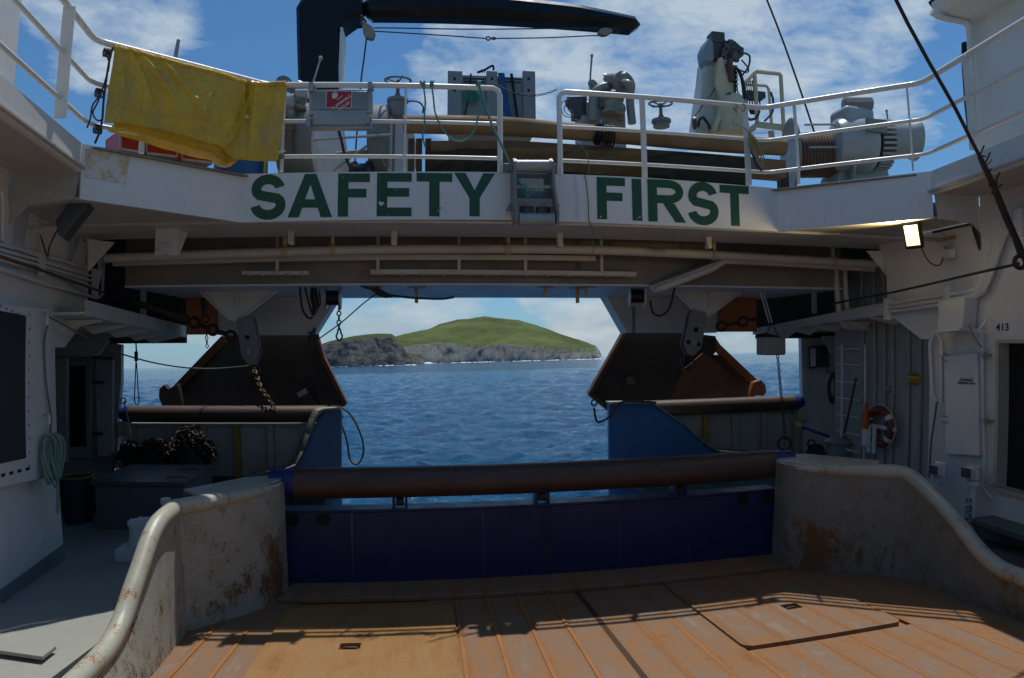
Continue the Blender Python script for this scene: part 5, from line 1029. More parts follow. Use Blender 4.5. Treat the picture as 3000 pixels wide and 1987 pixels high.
# fish box
T_=thing('deck_box',dk(450,1545,2.50),'large dark grey rectangular deck box with a flat lid behind the left bulwark','box')
b0=dk(283,1552,2.50); zt_=aty(283,1415,b0[1])[2]; x1=aty(537,1415,b0[1])[0]
mb=MB(); mb.box((b0[0],b0[1],b0[2]-.05),(x1,b0[1]+1.2,zt_-.03)); mb.build('body',paint('dark grey box paint',(.13,.14,.145),rough=.5,dirt=.2),T_,bevel=.015)
mb=MB(); mb.box((b0[0]-.05,b0[1]-.04,zt_-.03),(x1+.04,b0[1]+1.25,zt_+.03)); mb.build('lid',paint('dark worn lid',(.12,.10,.085),rust=.25,dirt=.4,rough=.5),T_,bevel=.01)
for x,y in((555,1378),(520,1402)):
    c=atz(x,y+6,zt_+.03); mb=MB(); mb.tube([c+V(-.14,0,0),c+V(-.14,0,.05),c+V(.14,0,.05),c+V(.14,0,0)],.012,6); mb.build('handle',greydk,T_)
T_=thing('work_table',dk(262,1480,2.50),'white legged table frame beside the grey deck box','table')
q=dk(262,1490,2.50); zt_=aty(262,1411,q[1])[2]; mb=MB(); mb.box((q[0]-.45,q[1]-.02,zt_-.04),(q[0]+.2,q[1]+.6,zt_)); mb.build('top_frame',white,T_)
mb=MB(); mb.box((q[0]-.03,q[1],q[2]-.1),(q[0]+.03,q[1]+.04,zt_-.04)); mb.build('leg',white,T_)
T_=thing('bin',dk(197,1530,2.50),'dark round bin with a yellow rim tucked behind the left wall corner','bin')
q=dk(200,1540,2.50); q[1]+=.3; zt_=aty(200,1395,q[1])[2]; mb=MB(); mb.lathe(q-V(0,0,.1),(0,0,1),[(0,.19),(zt_-q[2]+.08,.23)],24); mb.build('body',paint('dark blue grey plastic',(.04,.05,.07),rough=.5),T_); mb=MB(); mb.ring((q[0],q[1],zt_),V(0,0,1),.23,.013,28,8); mb.build('rim',paint('dull yellow rim',(.3,.25,.02),rough=.5),T_)
# pump casing behind the bulwark (white lump)
T_=thing('valve_casing',dk(400,1640,2.50),'white cast valve casing with bolted round cap beside the left bulwark rail','valve')
q=dk(400,1650,2.50)+V(0,.2,0); mb=MB(); mb.lathe(q-V(0,0,.1),(0,0,1),[(0,.17),(.28,.17),(.38,.145),(.50,.145),(.50,.16),(.54,.16)],24)
mb.build('body',white,T_); mb=MB(); w_=aty(385,1600,q[1]); mb.box((aty(350,1600,q[1])[0],q[1]-.14,aty(350,1650,q[1])[2]),(q[0],q[1]+.14,aty(350,1600,q[1])[2])); mb.build('side_flange',white,T_,bevel=.01)
mb=MB(); mb.lathe(q+V(0,0,.44),(0,0,1),[(0,.07),(.02,.07)],14)
for k in range(6): a=k*1.05; mb.lathe(q+V(.13*math.cos(a),.13*math.sin(a),.44),(0,0,1),[(0,.014),(.02,.014)],6)
mb.build('bolted_cap',white2,T_); mb=MB(); mb.lathe(q+V(.26,.1,-.1),(0,0,1),[(0,.05),(.72,.05),(.72,.06),(.78,.06)],12); mb.build('stand_pipe',white,T_)
# coil of rope on the left wall
mb=MB(); g=np.random.default_rng(2); c=WL(142,1275,.16)
for k in range(11):
    w_=g.uniform(.07,.14); h_=g.uniform(.32,.44); o=V(g.uniform(0,.08),g.normal(0,.04),g.uniform(-.06,.02)); P=[]
    for j in range(18):
        t=j/18*2*math.pi; P.append(c+o+V(.03*math.sin(2*t),w_*math.sin(t)*(1-.3*math.cos(t)),-h_*.55+h_*.62*math.cos(t)))
    mb.tube(P,.012,6,closed=True)
mb.tube(smoothpath([c+V(.03,0,0),c+V(.06,.02,-.4),c+V(.06,.0,-.82),c+V(.05,.05,-.7),c+V(.05,.06,-.3)]),.012,6)
tag(mb.build('rope_coil',paint('pale green rope',(.22,.33,.27),rough=.9,bump=.5,bs=200)),'pale green rope coil hanging from a hook on the left deckhouse','rope')
rope([WL(143,935,.16),WL(130,1000,.13),WL(133,1100,.13),WL(140,1160,.13),WL(149,1220,.14),WL(147,1275,.16)],.011,grope,'hanging_line','grey line hanging down the left wall to the green coil')
# rusty warps over each side
rope([WL(-60,735,.4),WL(0,752,.35),aty(160,806,6.9),aty(306,858,8.2)],.017,ruwire,'warp_wire','rusty brown trawl warp crossing in front of the conduits on the left','wire',group='trawl warps')
# ============================================================ RIGHT RECESS
RR=thing('recess_bulkhead',aty(2400,1380,10.9),'white bulkhead at the right quarter with vertical ribs, life ring bracket and signs','bulkhead')
mb=MB(); P=[(2347,985),(2350,1120),(2352,1200),(2355,1400),(2560,1400),(2560,960),(2347,960)]; poly(mb,P,10.95,.1); mb.build('end_plate',white2,RR)
XI=6.95
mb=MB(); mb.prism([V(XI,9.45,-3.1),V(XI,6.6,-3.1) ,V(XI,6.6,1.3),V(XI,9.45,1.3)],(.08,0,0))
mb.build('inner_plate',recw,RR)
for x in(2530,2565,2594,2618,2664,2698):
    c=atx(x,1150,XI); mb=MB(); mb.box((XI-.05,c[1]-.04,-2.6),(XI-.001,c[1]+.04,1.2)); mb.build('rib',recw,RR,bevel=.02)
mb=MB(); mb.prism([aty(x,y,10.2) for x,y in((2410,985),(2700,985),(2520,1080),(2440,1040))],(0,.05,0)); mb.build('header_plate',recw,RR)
# signs
def plane_quad(x0,y0,x1,y1,X,off=-.052): a=atx(x0,y0,X+off);b=atx(x1,y1,X+off); return a,b
T_=thing('caution_sign',atx(2678,1110,XI-.055),'yellow caution sign with hazard striped edge on the right recess wall','sign'); a=atx(2662,1093,XI-.06);b=atx(2694,1129,XI-.06)
mb=MB(); mb.box((XI-.062,b[1],b[2]),(XI-.055,a[1],a[2])); mb.build('plate',paint('yellow sign',(.6,.4,.02),rough=.5,bump=0),T_)
mb=MB()
for z in(a[2],b[2]+.045):
    n=9
    for k in range(n): y0=a[1]+(b[1]-a[1])*k/n; y1=a[1]+(b[1]-a[1])*(k+.5)/n; dy=(b[1]-a[1])/n*.4; mb.prism([V(XI-.063,y0,z),V(XI-.063,y1,z),V(XI-.063,y1-dy,z-.045),V(XI-.063,y0-dy,z-.045)],(-.001,0,0))
mb.build('hazard_stripes',blackink,T_)
redink=paint('red ink',(.3,.05,.01),rough=.6,bump=0)
text('sign_text','CAUTION',(XI-.064,(a[1]+b[1])/2,a[2]-.095),(0,-1,0),(0,0,1),.052,redink,T_,.001); text('sign_text','KEEP CLEAR',(XI-.064,(a[1]+b[1])/2,a[2]-.18),(0,-1,0),(0,0,1),.045,redink,T_) if False else None
T_=thing('safety_sign',atx(2603,1152,XI-.055),'small green safety sign with a white ring on the right recess wall','sign'); a=atx(2597,1129,XI-.055);b=atx(2610,1152,XI-.055)
mb=MB(); mb.box((XI-.058,b[1],b[2]),(XI-.052,a[1],a[2])); mb.build('plate',paint('green sign',(.0,.16,.05),rough=.5,bump=0),T_); mb=MB(); mb.ring((XI-.06,(a[1]+b[1])/2,(a[2]*.6+b[2]*.4)),(1,0,0),.032,.008,18,5); mb.build('ring_symbol',white2,T_)
# life ring
T_=thing('life_ring',atx(2577,1313,XI-.15),'red life ring with white bands in its bracket on the right recess wall','life ring'); c=atx(2577,1250,XI-.14); R0=.262
def arc3(c,R_,a0,a1,n=12): return [c+V(0,-math.cos(math.radians(t))*R_,math.sin(math.radians(t))*R_) for t in np.linspace(a0,a1,n)]
mb=MB(); mb.ring(c,(1,0,0),R0,.062,40,12); mb.build('ring',paint('faded red ring',(.2,.03,.015),rough=.55,bump=.05),T_)
for a in(35,150,215,322): mb=MB(); mb.tube(arc3(c,R0,a-7,a+7,6),.066,12); mb.build('white_band',white2,T_)
mb=MB(); mb.tube(arc3(c,R0+.085,40,140,14),.007,5); mb.tube(arc3(c,R0+.085,-60,30,14),.007,5); mb.build('grab_line',white,T_)
mb=MB(); mb.box(c+V(-.02,-.36,-.03),c+V(.03,.38,.025)); mb.box(c+V(-.09,.0,-.42),c+V(-.06,.06,.02)); mb.box(c+V(-.09,.12,-.42),c+V(-.06,.2,-.0)); mb.build('bracket',white2,T_)
mb=MB(); mb.lathe(c+V(-.1,.2,-.05),(0,0,1),[(0,.06),(.2,.055),(.34,.03),(.42,.02)],12); mb.build('smoke_light',paint('orange light body',(.5,.08,.01),rough=.4),T_); mb=MB(); mb.lathe(c+V(-.1,.2,-.32),(0,0,1),[(0,.06),(.27,.062)],12); mb.build('light_base',white2,T_)
# ladder
T_=thing('wall_ladder',atx(2500,1360,XI-.1),'white vertical ladder on the right recess wall','ladder')
for x in(2467,2535): a=atx(x,1010,XI-.10); b=atx(x,1365,XI-.10); mb=MB(); mb.tube([V(a[0],a[1],a[2]),V(a[0],a[1],b[2])],.022,8); mb.build('stile',white2,T_)
ya,yb_=atx(2467,1200,XI)[1],atx(2535,1200,XI)[1]
for y in(1022,1069,1121,1171,1222,1272,1322): z=atx(2500,y,XI-.1)[2]; mb=MB(); mb.tube([V(XI-.1,ya,z),V(XI-.1,yb_,z)],.013,6); mb.build('rung',white2,T_)
# window vent box, hose coils, pole, bollard, strap, baskets, nets
T_=thing('vent_hatch',aty(2395,1075,10.8),'small white hatch with rusty frame hinged open beside a black louvre','hatch')
mb=MB(); poly(mb,[(2368,1020),(2394,1013),(2394,1078),(2370,1081)],10.7,.06); mb.build('frame',rustdk,T_); mb=MB(); poly(mb,[(2374,1022),(2390,1019),(2390,1073),(2375,1075)],10.69,.01); mb.build('leaf',white2,T_)
mb=MB(); poly(mb,[(2398,1013),(2425,1010),(2430,1076),(2398,1077)],10.8,.06); mb.build('louvre',greydk,T_)
text('frame_number','45',aty(2426,1089,10.93),(1,0,0),(0,0,1),.1,greydk,RR)
for n_,(x,y0,y1,w_,m_,lab) in enumerate(((2440,1090,1165,.10,paint('brown hose',(.10,.05,.04),rough=.6),'brown hose hanging in loops beside the ladder'),(2456,1050,1155,.05,paint('dark green hose',(.01,.05,.045),rough=.6),'dark green bundle of line hanging beside the brown hose'))):
    mb=MB(); g=np.random.default_rng(20+n_)
    for k in range(5 if n_==0 else 7):
        a=aty(x,y0,10.4)+V(g.normal(0,.02),0,0); b=aty(x,y1+g.uniform(-8,10),10.4); q=w_*g.uniform(.7,1.2); mb.tube(smoothpath([a,(a+b)/2+V(-q,0,0),b+V(-q*.5,0,-.02),b+V(q*.5,0,0),(a+b)/2+V(q*.6,0,0),a+V(.01,0,0)]),.02,6)
    tag(mb.build('hose_coil',m_),lab,'hose')
mb=MB(); mb.tube([atx(2508,1107,XI-.16),atx(2473,1270,XI-.3)],.02,8); tag(mb.build('broom_handle',paint('dark brown handle',(.06,.03,.025),rough=.6)),'dark brown broom handle leaning against the ladder','pole')
T_=thing('bollard',aty(2463,1345,9.2),'dark grey conical capped bollard behind the right bulwark','bollard'); c=aty(2463,1345,9.2); top=aty(2463,1297,9.2)[2]
mb=MB(); mb.lathe((c[0],9.2,-2.9),(0,0,1),[(0,.26),(top+2.9,.24)],28); mb.build('post',grey,T_); mb=MB(); mb.lathe((c[0],9.2,top),(0,0,1),[(0,.28),(.03,.285),(.05,.26),(.12,.1),(.125,.0)],28); mb.build('cap',grey,T_)
mb=MB(); P=[aty(x,y,10.2) for x,y in((2341,1240),(2345,1246),(2430,1275),(2435,1286),(2343,1254)) ]; mb.prism([P[0],P[1],P[2],P[3],P[4]],(0,.01,0)); tag(mb.build('ratchet_strap',paint('blue strap webbing',(.01,.07,.26),rough=.7)),'blue ratchet strap stretched low across the right quarter','strap')
mb=MB(); c=aty(2337,1243,10.2); mb.obox(c,V(.07,0,-.03),V(0,.04,0),V(.02,0,.04)); tag(mb.build('ratchet_buckle',paint('brassy buckle',(.5,.4,.15),metal=.5,rough=.3)),'brassy ratchet buckle at the end of the blue strap','buckle')
g=np.random.default_rng(6)
mb=MB()
for k in range(46):
    x=g.uniform(2400,2690); c=aty(x,1361-abs(x-2590)*-.03,8.6)+V(0,g.uniform(-.1,.5),g.uniform(-.06,.05)); a=g.uniform(0,6.28); P=[c+V(math.cos(a+t)*.22*(1+.3*math.sin(3*t)),math.sin(a+t)*.12,.05*math.sin(2*t+a)) for t in np.linspace(0,5,10)]; mb.tube(P,.024,6)
tag(mb.build('rope_pile',paint('green hawser',(.08,.19,.15),rough=.9,bump=.6,bs=120)),'heap of thick green hawser lying behind the right bulwark','rope')
for x,w_,m_,lab in((2545,.33,paint('blue basket',(.015,.03,.16),rough=.6),'dark blue basket half buried in the green hawser'),(2628,.33,paint('teal basket',(.0,.06,.09),rough=.6),'blue basket with a yellow rim right of the green hawser')):
    c=aty(x,1352,9.2); zt_=aty(x,1317 if x<2600 else 1325,9.2)[2]; T_=thing('basket',(c[0],9.2,-2.9),lab,'basket','plastic baskets behind the right bulwark')
    mb=MB(); mb.lathe((c[0],9.2,zt_-.45),(0,0,1),[(0,.26),(.43,w_)],24); mb.build('body',m_,T_); mb=MB(); mb.lathe((c[0],9.2,zt_-.03),(0,0,1),[(0,w_),(.03,w_+.03),(.04,w_),(.02,w_*.8)],28); mb.build('rim',yelp if x>2600 else m_,T_)
mb=MB(); mb.lathe(aty(2390,1350,10.2),(0,0,1),[(0,.16),(.12,.2),(.3,.12)],14); mb.ring(aty(2377,1300,10.2)+V(0,0,.0),V(.2,1,0),.07,.016); tag(mb.build('rope_bundle',paint('black blue rope',(.02,.03,.05),rough=.9)),'dark bundle of rope with a loop at the foot of the white bulkhead','rope')
rope([atx(2745,1176,6.28),atx(2735,1250,6.28),atx(2728,1300,6.26),atx(2722,1400,6.26)],.012,paint('brown cord',(.15,.09,.06),rough=.9),'brown_cord','brown cord hanging down the corner of the right deckhouse')
# right trawl warp with spliced upper pendant
rope([aty(2605,859,7.2),aty(2700,838,6.3),aty(2850,803,5.3),aty(2985,773,4.6)],.016,wire,'warp_wire','dark trawl warp crossing the right deckhouse wall to the hook at the edge','wire',group='trawl warps')
rope([aty(2440,890,8.2),aty(2530,872,7.6),aty(2605,859,7.2)],.016,wire,'warp_wire','far end of the dark trawl warp behind the right pipes','wire',group='trawl warps')
mb=MB(); P=[aty(x,y,4.6) for x,y in((2620,-10),(2660,70),(2720,180),(2800,320),(2850,420),(2868,455))]; mb.tube(P,.017,8)
P2=[aty(x,y,4.6) for x,y in((2868,455),(2893,510),(2920,570),(2945,640),(2972,700),(2990,745))]; mb.tube(P2,[.024,.032,.03,.022,.02,.03],8); mb.tube([p+V(.05,0,0)*min(1,i/3) for i,p in enumerate(P2)],.015,8)
g=np.random.default_rng(9)
for k in range(16):
    p=P2[0]+(P2[2]-P2[0])*g.uniform(0,1); mb.tube([p,p+g.normal(0,.05,3)],.008,5)
tag(mb.build('pendant_wire',rustdk),'thick black pendant wire with ragged splice slanting down by the right deckhouse','wire','wires from above')
mb=MB(); mb.ring(aty(2988,768,4.6),V(.2,1,0),.06,.022); tag(mb.build('pendant_shackle',rustdk),'heavy shackle at the foot of the ragged black pendant on the right edge','shackle')
rope([aty(2243,-10,8.5),aty(2290,110,8.5),aty(2340,250,8.5),aty(2387,392,8.5)],.016,wire,'stay_wire','thin black wire rising from the rope winch drum to the sky','wire',group='wires from above')
# ============================================================ TARPAULIN on the left rail
nd=np.array([C1[1]-C2[1],-(C1[0]-C2[0]),0.]); nd/=np.linalg.norm(nd)   # points towards the viewer side
if nd[1]>0: nd=-nd
def tarpt(x,y,k=0.):
    if k==0 and x>718: return aty(x,y,6.87)
    p=onpl(x,y,V(C2[0],C2[1],0)+nd*.16,nd)
    return p if p[1]<6.87 else aty(x,y,6.87)
tp=[(335,143),(400,157),(470,178),(540,196),(610,213),(680,232),(712,243),(740,250),(790,251),(840,249)]
bt=[(302,358),(345,360),(410,368),(480,385),(560,405),(630,428),(668,452),(682,466),(750,467),(812,470)]
nu,nv=150,60; g=np.random.default_rng(12); P=[]
FOLDS=[(.03,.12,.01,.016,.03),(.08,.27,.03,.018,.045),(.13,.40,.05,.02,.05),(.22,.55,.05,.022,.04),(.36,.60,.02,.03,.03),(.52,.50,-.05,.016,.025),(.66,.58,.02,.02,.03),(.77,.60,.04,.016,.055),(.80,.84,.0,.02,.03),(.93,.90,.01,.02,.03),(.45,.33,.02,.012,.02)]
uu,vv=np.meshgrid(np.linspace(0,9,150),np.linspace(0,4,60),indexing='ij'); n2a=noise2(uu*.8,vv*.8,51); n2b=noise2(uu*3,vv*3,52)
for i in range(nu):
    u=i/(nu-1); s=u*(len(tp)-1); k=min(int(s),len(tp)-2); f=s-k
    a=np.array(tp[k])*(1-f)+np.array(tp[k+1])*f; b=np.array(bt[k])*(1-f)+np.array(bt[k+1])*f; row=[]
    for j in range(nv):
        v=j/(nv-1); q=a*(1-v)+b*v; p=tarpt(q[0],q[1])
        fold=0.
        for (u0,u1,cv,wd_,am) in FOLDS:
            uc=u0+(u1-u0)*v+cv*math.sin(math.pi*v); wl=wd_*(.6+.9*v); d_=(u-uc)/wl; fold+=am*(math.exp(-d_*d_) if d_<0 else math.exp(-d_*d_*.25)*(1-.4*min(1,d_)))*(.35+.65*math.sin(math.pi*min(1,.15+v*.8)))
        fold+=.016*float(n2a[i,j])+.006*float(n2b[i,j])
        row.append(p+nd*(max(fold,-.012)+.03*v)+V(0,0,-.012*abs(float(n2a[i,j]))*v))
    P.append(row)
TT=thing('tarpaulin',tarpt(560,440),'dirty yellow tarpaulin draped over the rail at the left end of the beam','tarpaulin')
tm=paint('yellow tarpaulin',(.66,.42,.012),rust=.0,dirt=.5,rough=.32,bump=.25,dcol=(.42,.27,.04),var=.15,scale=1.6,bs=30)
def tarpmat():
    global NT
    m=tm; NT=m.node_tree; b=[n for n in NT.nodes if n.type=='BSDF_PRINCIPLED'][0]; src=b.inputs['Base Color'].links[0].from_socket
    C=N('ShaderNodeTexCoord').outputs['Object']; n=N('ShaderNodeTexNoise',i={'Scale':1.4,'Detail':9,'Roughness':.7,'Distortion':.8}); mp=N('ShaderNodeMapping'); mp.inputs['Location'].default_value=(.55,0,.2); L(C,mp.inputs[0]); L(mp.outputs[0],n.inputs['Vector'])
    r=N('ShaderNodeMapRange',i={'From Min':.54,'From Max':.7,'To Max':.7}); L(n.outputs['Fac'],r.inputs[0])
    a=N('ShaderNodeMix',data_type='RGBA'); L(r.outputs[0],a.inputs[0]); L(src,a.inputs[6]); a.inputs[7].default_value=(.36,.28,.16,1); L(a.outputs[2],b.inputs['Base Color'])
    for l in list(b.inputs['Roughness'].links): NT.links.remove(l)
    b.inputs['Roughness'].default_value=.36
tarpmat()
mb=MB(); mb.grid(P); o=mb.build('cloth',tm,TT,smooth=180,solid=.004)
mb=MB(); mb.tube([P[i][-1]-nd*.004 for i in range(0,nu,3)],.009,6); mb.build('hem',tm,TT)
mb=MB(); mb.tube([P[i][0]-nd*.015+V(0,0,.012) for i in range(0,nu,2)],.034,8); mb.build('rail_fold',tm,TT)
mb=MB(); P2=[]
for i in range(12,nu-28,3):
    t=(i-12)/(nu-40); p=P[i][-1]; P2.append([p-nd*.02,p-nd*.22+V(0,0,-.035-.09*math.sin(math.pi*t))])
mb.grid(P2); mb.build('back_flap',tm,TT,smooth=180,solid=.004)
# cords
def cord(pts,lab,m=wire,r=.008): rope([tarpt(x,y,1)+nd*.0 for x,y in pts],r,m,'cord',lab,'rope',group='dark cords at the left edge of the tarpaulin')
cord([(330,140),(322,170),(314,215),(308,260),(303,300),(300,345),(292,385),(278,420)],'longest dark cord running down the left edge of the tarpaulin',r=.011)
cord([(312,160),(320,190),(310,230),(300,262)],'short dark cord looped at the top corner of the tarpaulin')
cord([(300,265),(284,290),(270,312),(265,345),(255,375)],'dark cord dangling freely to the left of the tarpaulin')
cord([(300,262),(286,300),(272,330),(284,352),(300,352)],'dark cord loop beside the lower corner of the tarpaulin')
for x,y in((326,143),(302,262),(297,370)):
    c=tarpt(x,y,1)-nd*.12; mb=MB()
    for k in range(4): mb.ring(c+V((k-1.5)*.014,(k-1.5)*.01,0),V(1,1,.1*k),.04,.008,14,5)
    tag(mb.build('lashing',wire),'dark lashing on the '+{143:'top',262:'middle',370:'lowest'}[y]+' rail at the left edge of the tarpaulin','rope','dark lashings at the tarpaulin edge')
# red crates under the tarpaulin
for k,(x0,y0,x1,y1) in enumerate(((352,398,418,438),(427,408,516,450),(531,426,620,468))):
    Tk=thing('crate',onpl(x0,y1,V(C2[0],C2[1],0)-nd*.3,nd),['red crate in a grey frame, nearest the tarpaulin corner cords','red crate in a grey frame, the middle one under the tarpaulin','red crate in a grey frame, under the lowest sag of the tarpaulin'][k],'crate','red crates under the tarpaulin')
    f=lambda x,y,d=.3: onpl(x,y,V(C2[0],C2[1],0)-nd*d,nd)
    A=[f(x0,y0),f(x1,y0+12),f(x1,y1+10),f(x0,y1)]; mb=MB(); mb.prism([A[0]+V(0,0,.08),A[1]+V(0,0,.08),A[2],A[3]],-nd*.5); mb.build('body',redp,Tk,bevel=.01)
    mb=MB()
    for a,b in((0,3),(1,2),(3,2),(0,1)): mb.tube([A[a]+nd*.02,A[b]+nd*.02],.014,6)
    mb.build('frame',galv,Tk)
    mb=MB(); mb.prism([A[3]+nd*.02,A[2]+nd*.02,A[2]-nd*.45,A[3]-nd*.45],(0,0,-.02)); mb.build('base',paint('faded pink slat',(.3,.16,.14),rough=.6,dirt=.3),Tk)
mb=MB(); mb.lathe(aty(705,520,7.7)-V(0,0,.1),(0,0,1),[(0,.33),(.9,.33),(.92,.3)],32); tag(mb.build('blue_drum',paint('mid blue drum',(.02,.14,.42),rough=.5)),'bright blue drum behind the beam, right below the tarpaulin','drum')
mb=MB(); mb.box(aty(772,510,7.5)+V(0,0,-.1),aty(779,470,7.5)+V(0,.04,.1)); tag(mb.build('yellow_post',yelp),'narrow yellow upright strip beside the blue drum','post')
mb=MB(); a=aty(511,186,7.6); b=aty(523,117,7.6); mb.tube([V(a[0]-.06,7.6,1.92),a,b],[.03,.03,.022],10); tag(mb.build('grey_pole',galv),'short grey pole sticking up behind the yellow tarpaulin','pole')
# ============================================================ FLAMMABLE BOX
FB=thing('metal_locker',aty(1000,375,6.85),'grey metal locker hooked on the rail with a red flammable liquid sign','locker')
Yf=6.86; Q=[aty(x,y,Yf) for x,y in((905,263),(1090,262),(1090,330),(905,338))]; R2=[aty(x,y,Yf) for x,y in((905,338),(1090,330),(1090,378),(914,374))]
mb=MB(); mb.prism(Q,(0,.12,0)); z0=Q[2][2]; mb.box((Q[0][0],Yf+.02,R2[3][2]),(Q[1][0],Yf+.12,Q[3][2])); mb.build('body',galv,FB,bevel=.006)
mb=MB(); a,b=aty(914,268,Yf-.006),aty(1076,322,Yf-.006); mb.box((a[0],Yf-.012,b[2]),(b[0],Yf,a[2])); mb.build('door',paint('dull zinc',(.28,.29,.29),metal=.35,rough=.35,dirt=.6,dcol=(.15,.15,.15)),FB,bevel=.004)
mb=MB(); a,b=aty(918,330,Yf),aty(1074,366,Yf); mb.box((a[0],Yf-.004,b[2]),(b[0],Yf+.03,a[2])); mb.build('lower_panel',galv,FB,bevel=.004)
for x,y0,y1 in((911,241,268),(1084,241,262),(903,344,372),(1077,340,362)): a=aty(x-6,y0,6.83);b=aty(x+6,y1,6.83); mb=MB(); mb.box((a[0],6.82,b[2]),(b[0],6.84,a[2])); mb.box((a[0],6.84,a[2]-.012),(b[0],7.08,a[2])); mb.build('hook',galv,FB)
a,b=aty(958,268,Yf-.016),aty(1028,315,Yf-.016)
mb=MB(); mb.box((a[0]-.008,Yf-.0145,b[2]-.008),(b[0]+.008,Yf-.0125,a[2]+.008)); mb.build('sign_border',white2,FB); mb=MB(); mb.box((a[0],Yf-.018,b[2]),(b[0],Yf-.015,a[2])); mb.build('sign',paint('dark red sign',(.36,.012,.02),rough=.45,bump=0,dirt=.1),FB)
mc=(a+b)/2; dr=V(.78,0,.62); up=V(-.62,0,.78)
text('sign_text','FLAMMABLE',V(mc[0]+.03,Yf-.0185,mc[2]-.035),dr,up,.047,white2,FB,.0008); text('sign_text','LIQUID',V(mc[0]+.065,Yf-.0185,mc[2]-.078),dr,up,.047,white2,FB,.0008)
mb=MB(); fl=[(-.07,-.02),(-.06,-.045),(-.02,-.05),(.02,-.03),(.035,.0),(.03,.04),(.015,.02),(.01,.06),(-.01,.03),(-.02,.075),(-.035,.03),(-.055,.06),(-.05,.02),(-.085,.03),(-.065,.005)]
fc=V(mc[0]-.035,Yf-.0185,mc[2]+.045)
mb.prism([fc+V(1,0,0)*p[0]*.62+V(0,0,1)*p[1]*.75 for p in fl],(0,-.001,0)); mb.prism([V(mc[0]-.02,Yf-.0185,mc[2]-.008),V(mc[0]+.045,Yf-.0185,mc[2]+.042),V(mc[0]+.04,Yf-.0185,mc[2]+.047),V(mc[0]-.025,Yf-.0185,mc[2]-.002)],(0,-.001,0)); mb.build('flame_symbol',white2,FB)
# ============================================================ helpers for machinery
def at(x,y,Y): return aty(x,y,Y)
def cyl(mb,x,y,Y,ax,L_,r,n=20): c=at(x,y,Y); ax=np.array(ax,float); ax/=np.linalg.norm(ax); mb.lathe(c-ax*L_/2,ax,[(0,r),(L_,r)],n)
def flange(mb,c,ax,r,t=.03,bolts=8):
    ax=np.array(ax,float);ax/=np.linalg.norm(ax); mb.lathe(c-ax*t/2,ax,[(0,r),(t,r)],24); u,w,_=frame(ax)
    for k in range(bolts):
        a=2*math.pi*k/bolts; mb.lathe(c-ax*(t/2+.015)+(math.cos(a)*u+math.sin(a)*w)*r*.8,ax,[(0,r*.09),(t+.03,r*.09)],6)
# left pump / valve cluster
T_=thing('pump_unit',at(865,500,7.7),'grey pump with flanged pipes and chains, between the tarpaulin and the metal locker','pump')
mb=MB(); c=at(832,246,7.8); flange(mb,c,(.5,-1,.1),.11); mb.lathe(c,(.5,1,-.0),[(0,.07),(.3,.07)],16); mb.build('round_flange',grey,T_)
mb=MB(); mb.tube(smoothpath([at(870,250,7.8),at(885,262,7.8),at(880,300,7.8),at(850,320,7.8),at(842,350,7.8)]),.075,14); flange(mb,at(868,300,7.8),(0,0,1),.12,.04); flange(mb,at(872,320,7.8),(0,0,1),.12,.04); flange(mb,at(843,345,7.8),(0,0,1),.10,.035); mb.build('valve_body',grey,T_)
mb=MB(); cyl(mb,845,300,7.75,(1,-.3,0),.22,.10); cyl(mb,886,275,7.7,(1,0,0),.16,.06); cyl(mb,850,345,7.8,(0,0,1),.5,.07); mb.build('casing',greyln,T_)
mb=MB(); cyl(mb,846,405,7.65,(0,0,1),.42,.055); cyl(mb,846,380,7.65,(0,0,1),.05,.075); mb.build('hydraulic_cylinder',paint('brown stained grey',(.17,.13,.09),rust=.35,dirt=.4,scale=3),T_)
mb=MB(); mb.box(at(835,515,8.0)-V(0,0,.05),at(880,440,8.0)+V(0,.3,0)); mb.build('base',greydk,T_,bevel=.02)
mb=MB(); mb.tube([at(918,240,7.7),at(939,172,7.7)],.012,6); mb.lathe(at(939,176,7.7),(0,0,1),[(0,.02),(.03,.028),(.05,.02)],10); mb.build('lever',greyln,T_)
mb=MB(); chain(mb,[at(866,310,7.6),at(872,345,7.6)],.05,.016,.006); mb.build('chain',chainm,T_)
# large winch drum pair behind the locker
T_=thing('rope_winch',at(1000,500,8.2),'two large grey winch discs joined by thin stay bars, above the first word','winch')
def disc(cx,cy,Y,r,th,ax,m,lab='disc'):
    c=at(cx,cy,Y); a=np.array(ax,float);a/=np.linalg.norm(a); mb=MB(); mb.lathe(c-a*th/2,a,[(0,r*.55),(0,r*.96),(.02,r),(th-.02,r),(th,r*.96),(th,r*.3)],48); return mb.build(lab,m,T_)
wpeel=paint('peeling white paint',(.6,.6,.6),rust=.32,dirt=.2,scale=2.2,rcol=(.05,.03,.025))
disc(905,440,8.3,.62,.5,(1,-.15,0),grey,'drum'); disc(966,440,8.25,.6,.06,(1,-.25,0),wpeel,'peeling_disc')
disc(1130,430,8.3,.56,.26,(1,-.15,0),grey,'brake_drum'); disc(1168,430,8.2,.5,.05,(1,-.5,0),wpeel,'brake_disc')
mb=MB(); mb.tube([at(885,412,7.7),at(1150,395,7.7)],.018,8); mb.build('stay_bar',greyln,T_); mb=MB(); mb.tube([at(975,500,7.8),at(1100,410,7.8)],.018,8); mb.build('stay_bar',greyln,T_); mb=MB(); mb.tube([at(985,455,8.2),at(1110,442,8.2)],.045,10); mb.build('shaft',grey,T_)
mb=MB(); mb.box(at(1140,510,8.0)-V(.03,0,.1),at(1158,350,8.0)+V(0,.05,0)); mb.build('upright',paint('stained upright',(.25,.22,.17),rust=.4,scale=3),T_)
mb=MB()
for x in(1118,1133,1141): mb.lathe(at(x,335,8.1),(1,0,0),[(0,.09),(.02,.09)],16)
mb.build('sheaves',greydk,T_)
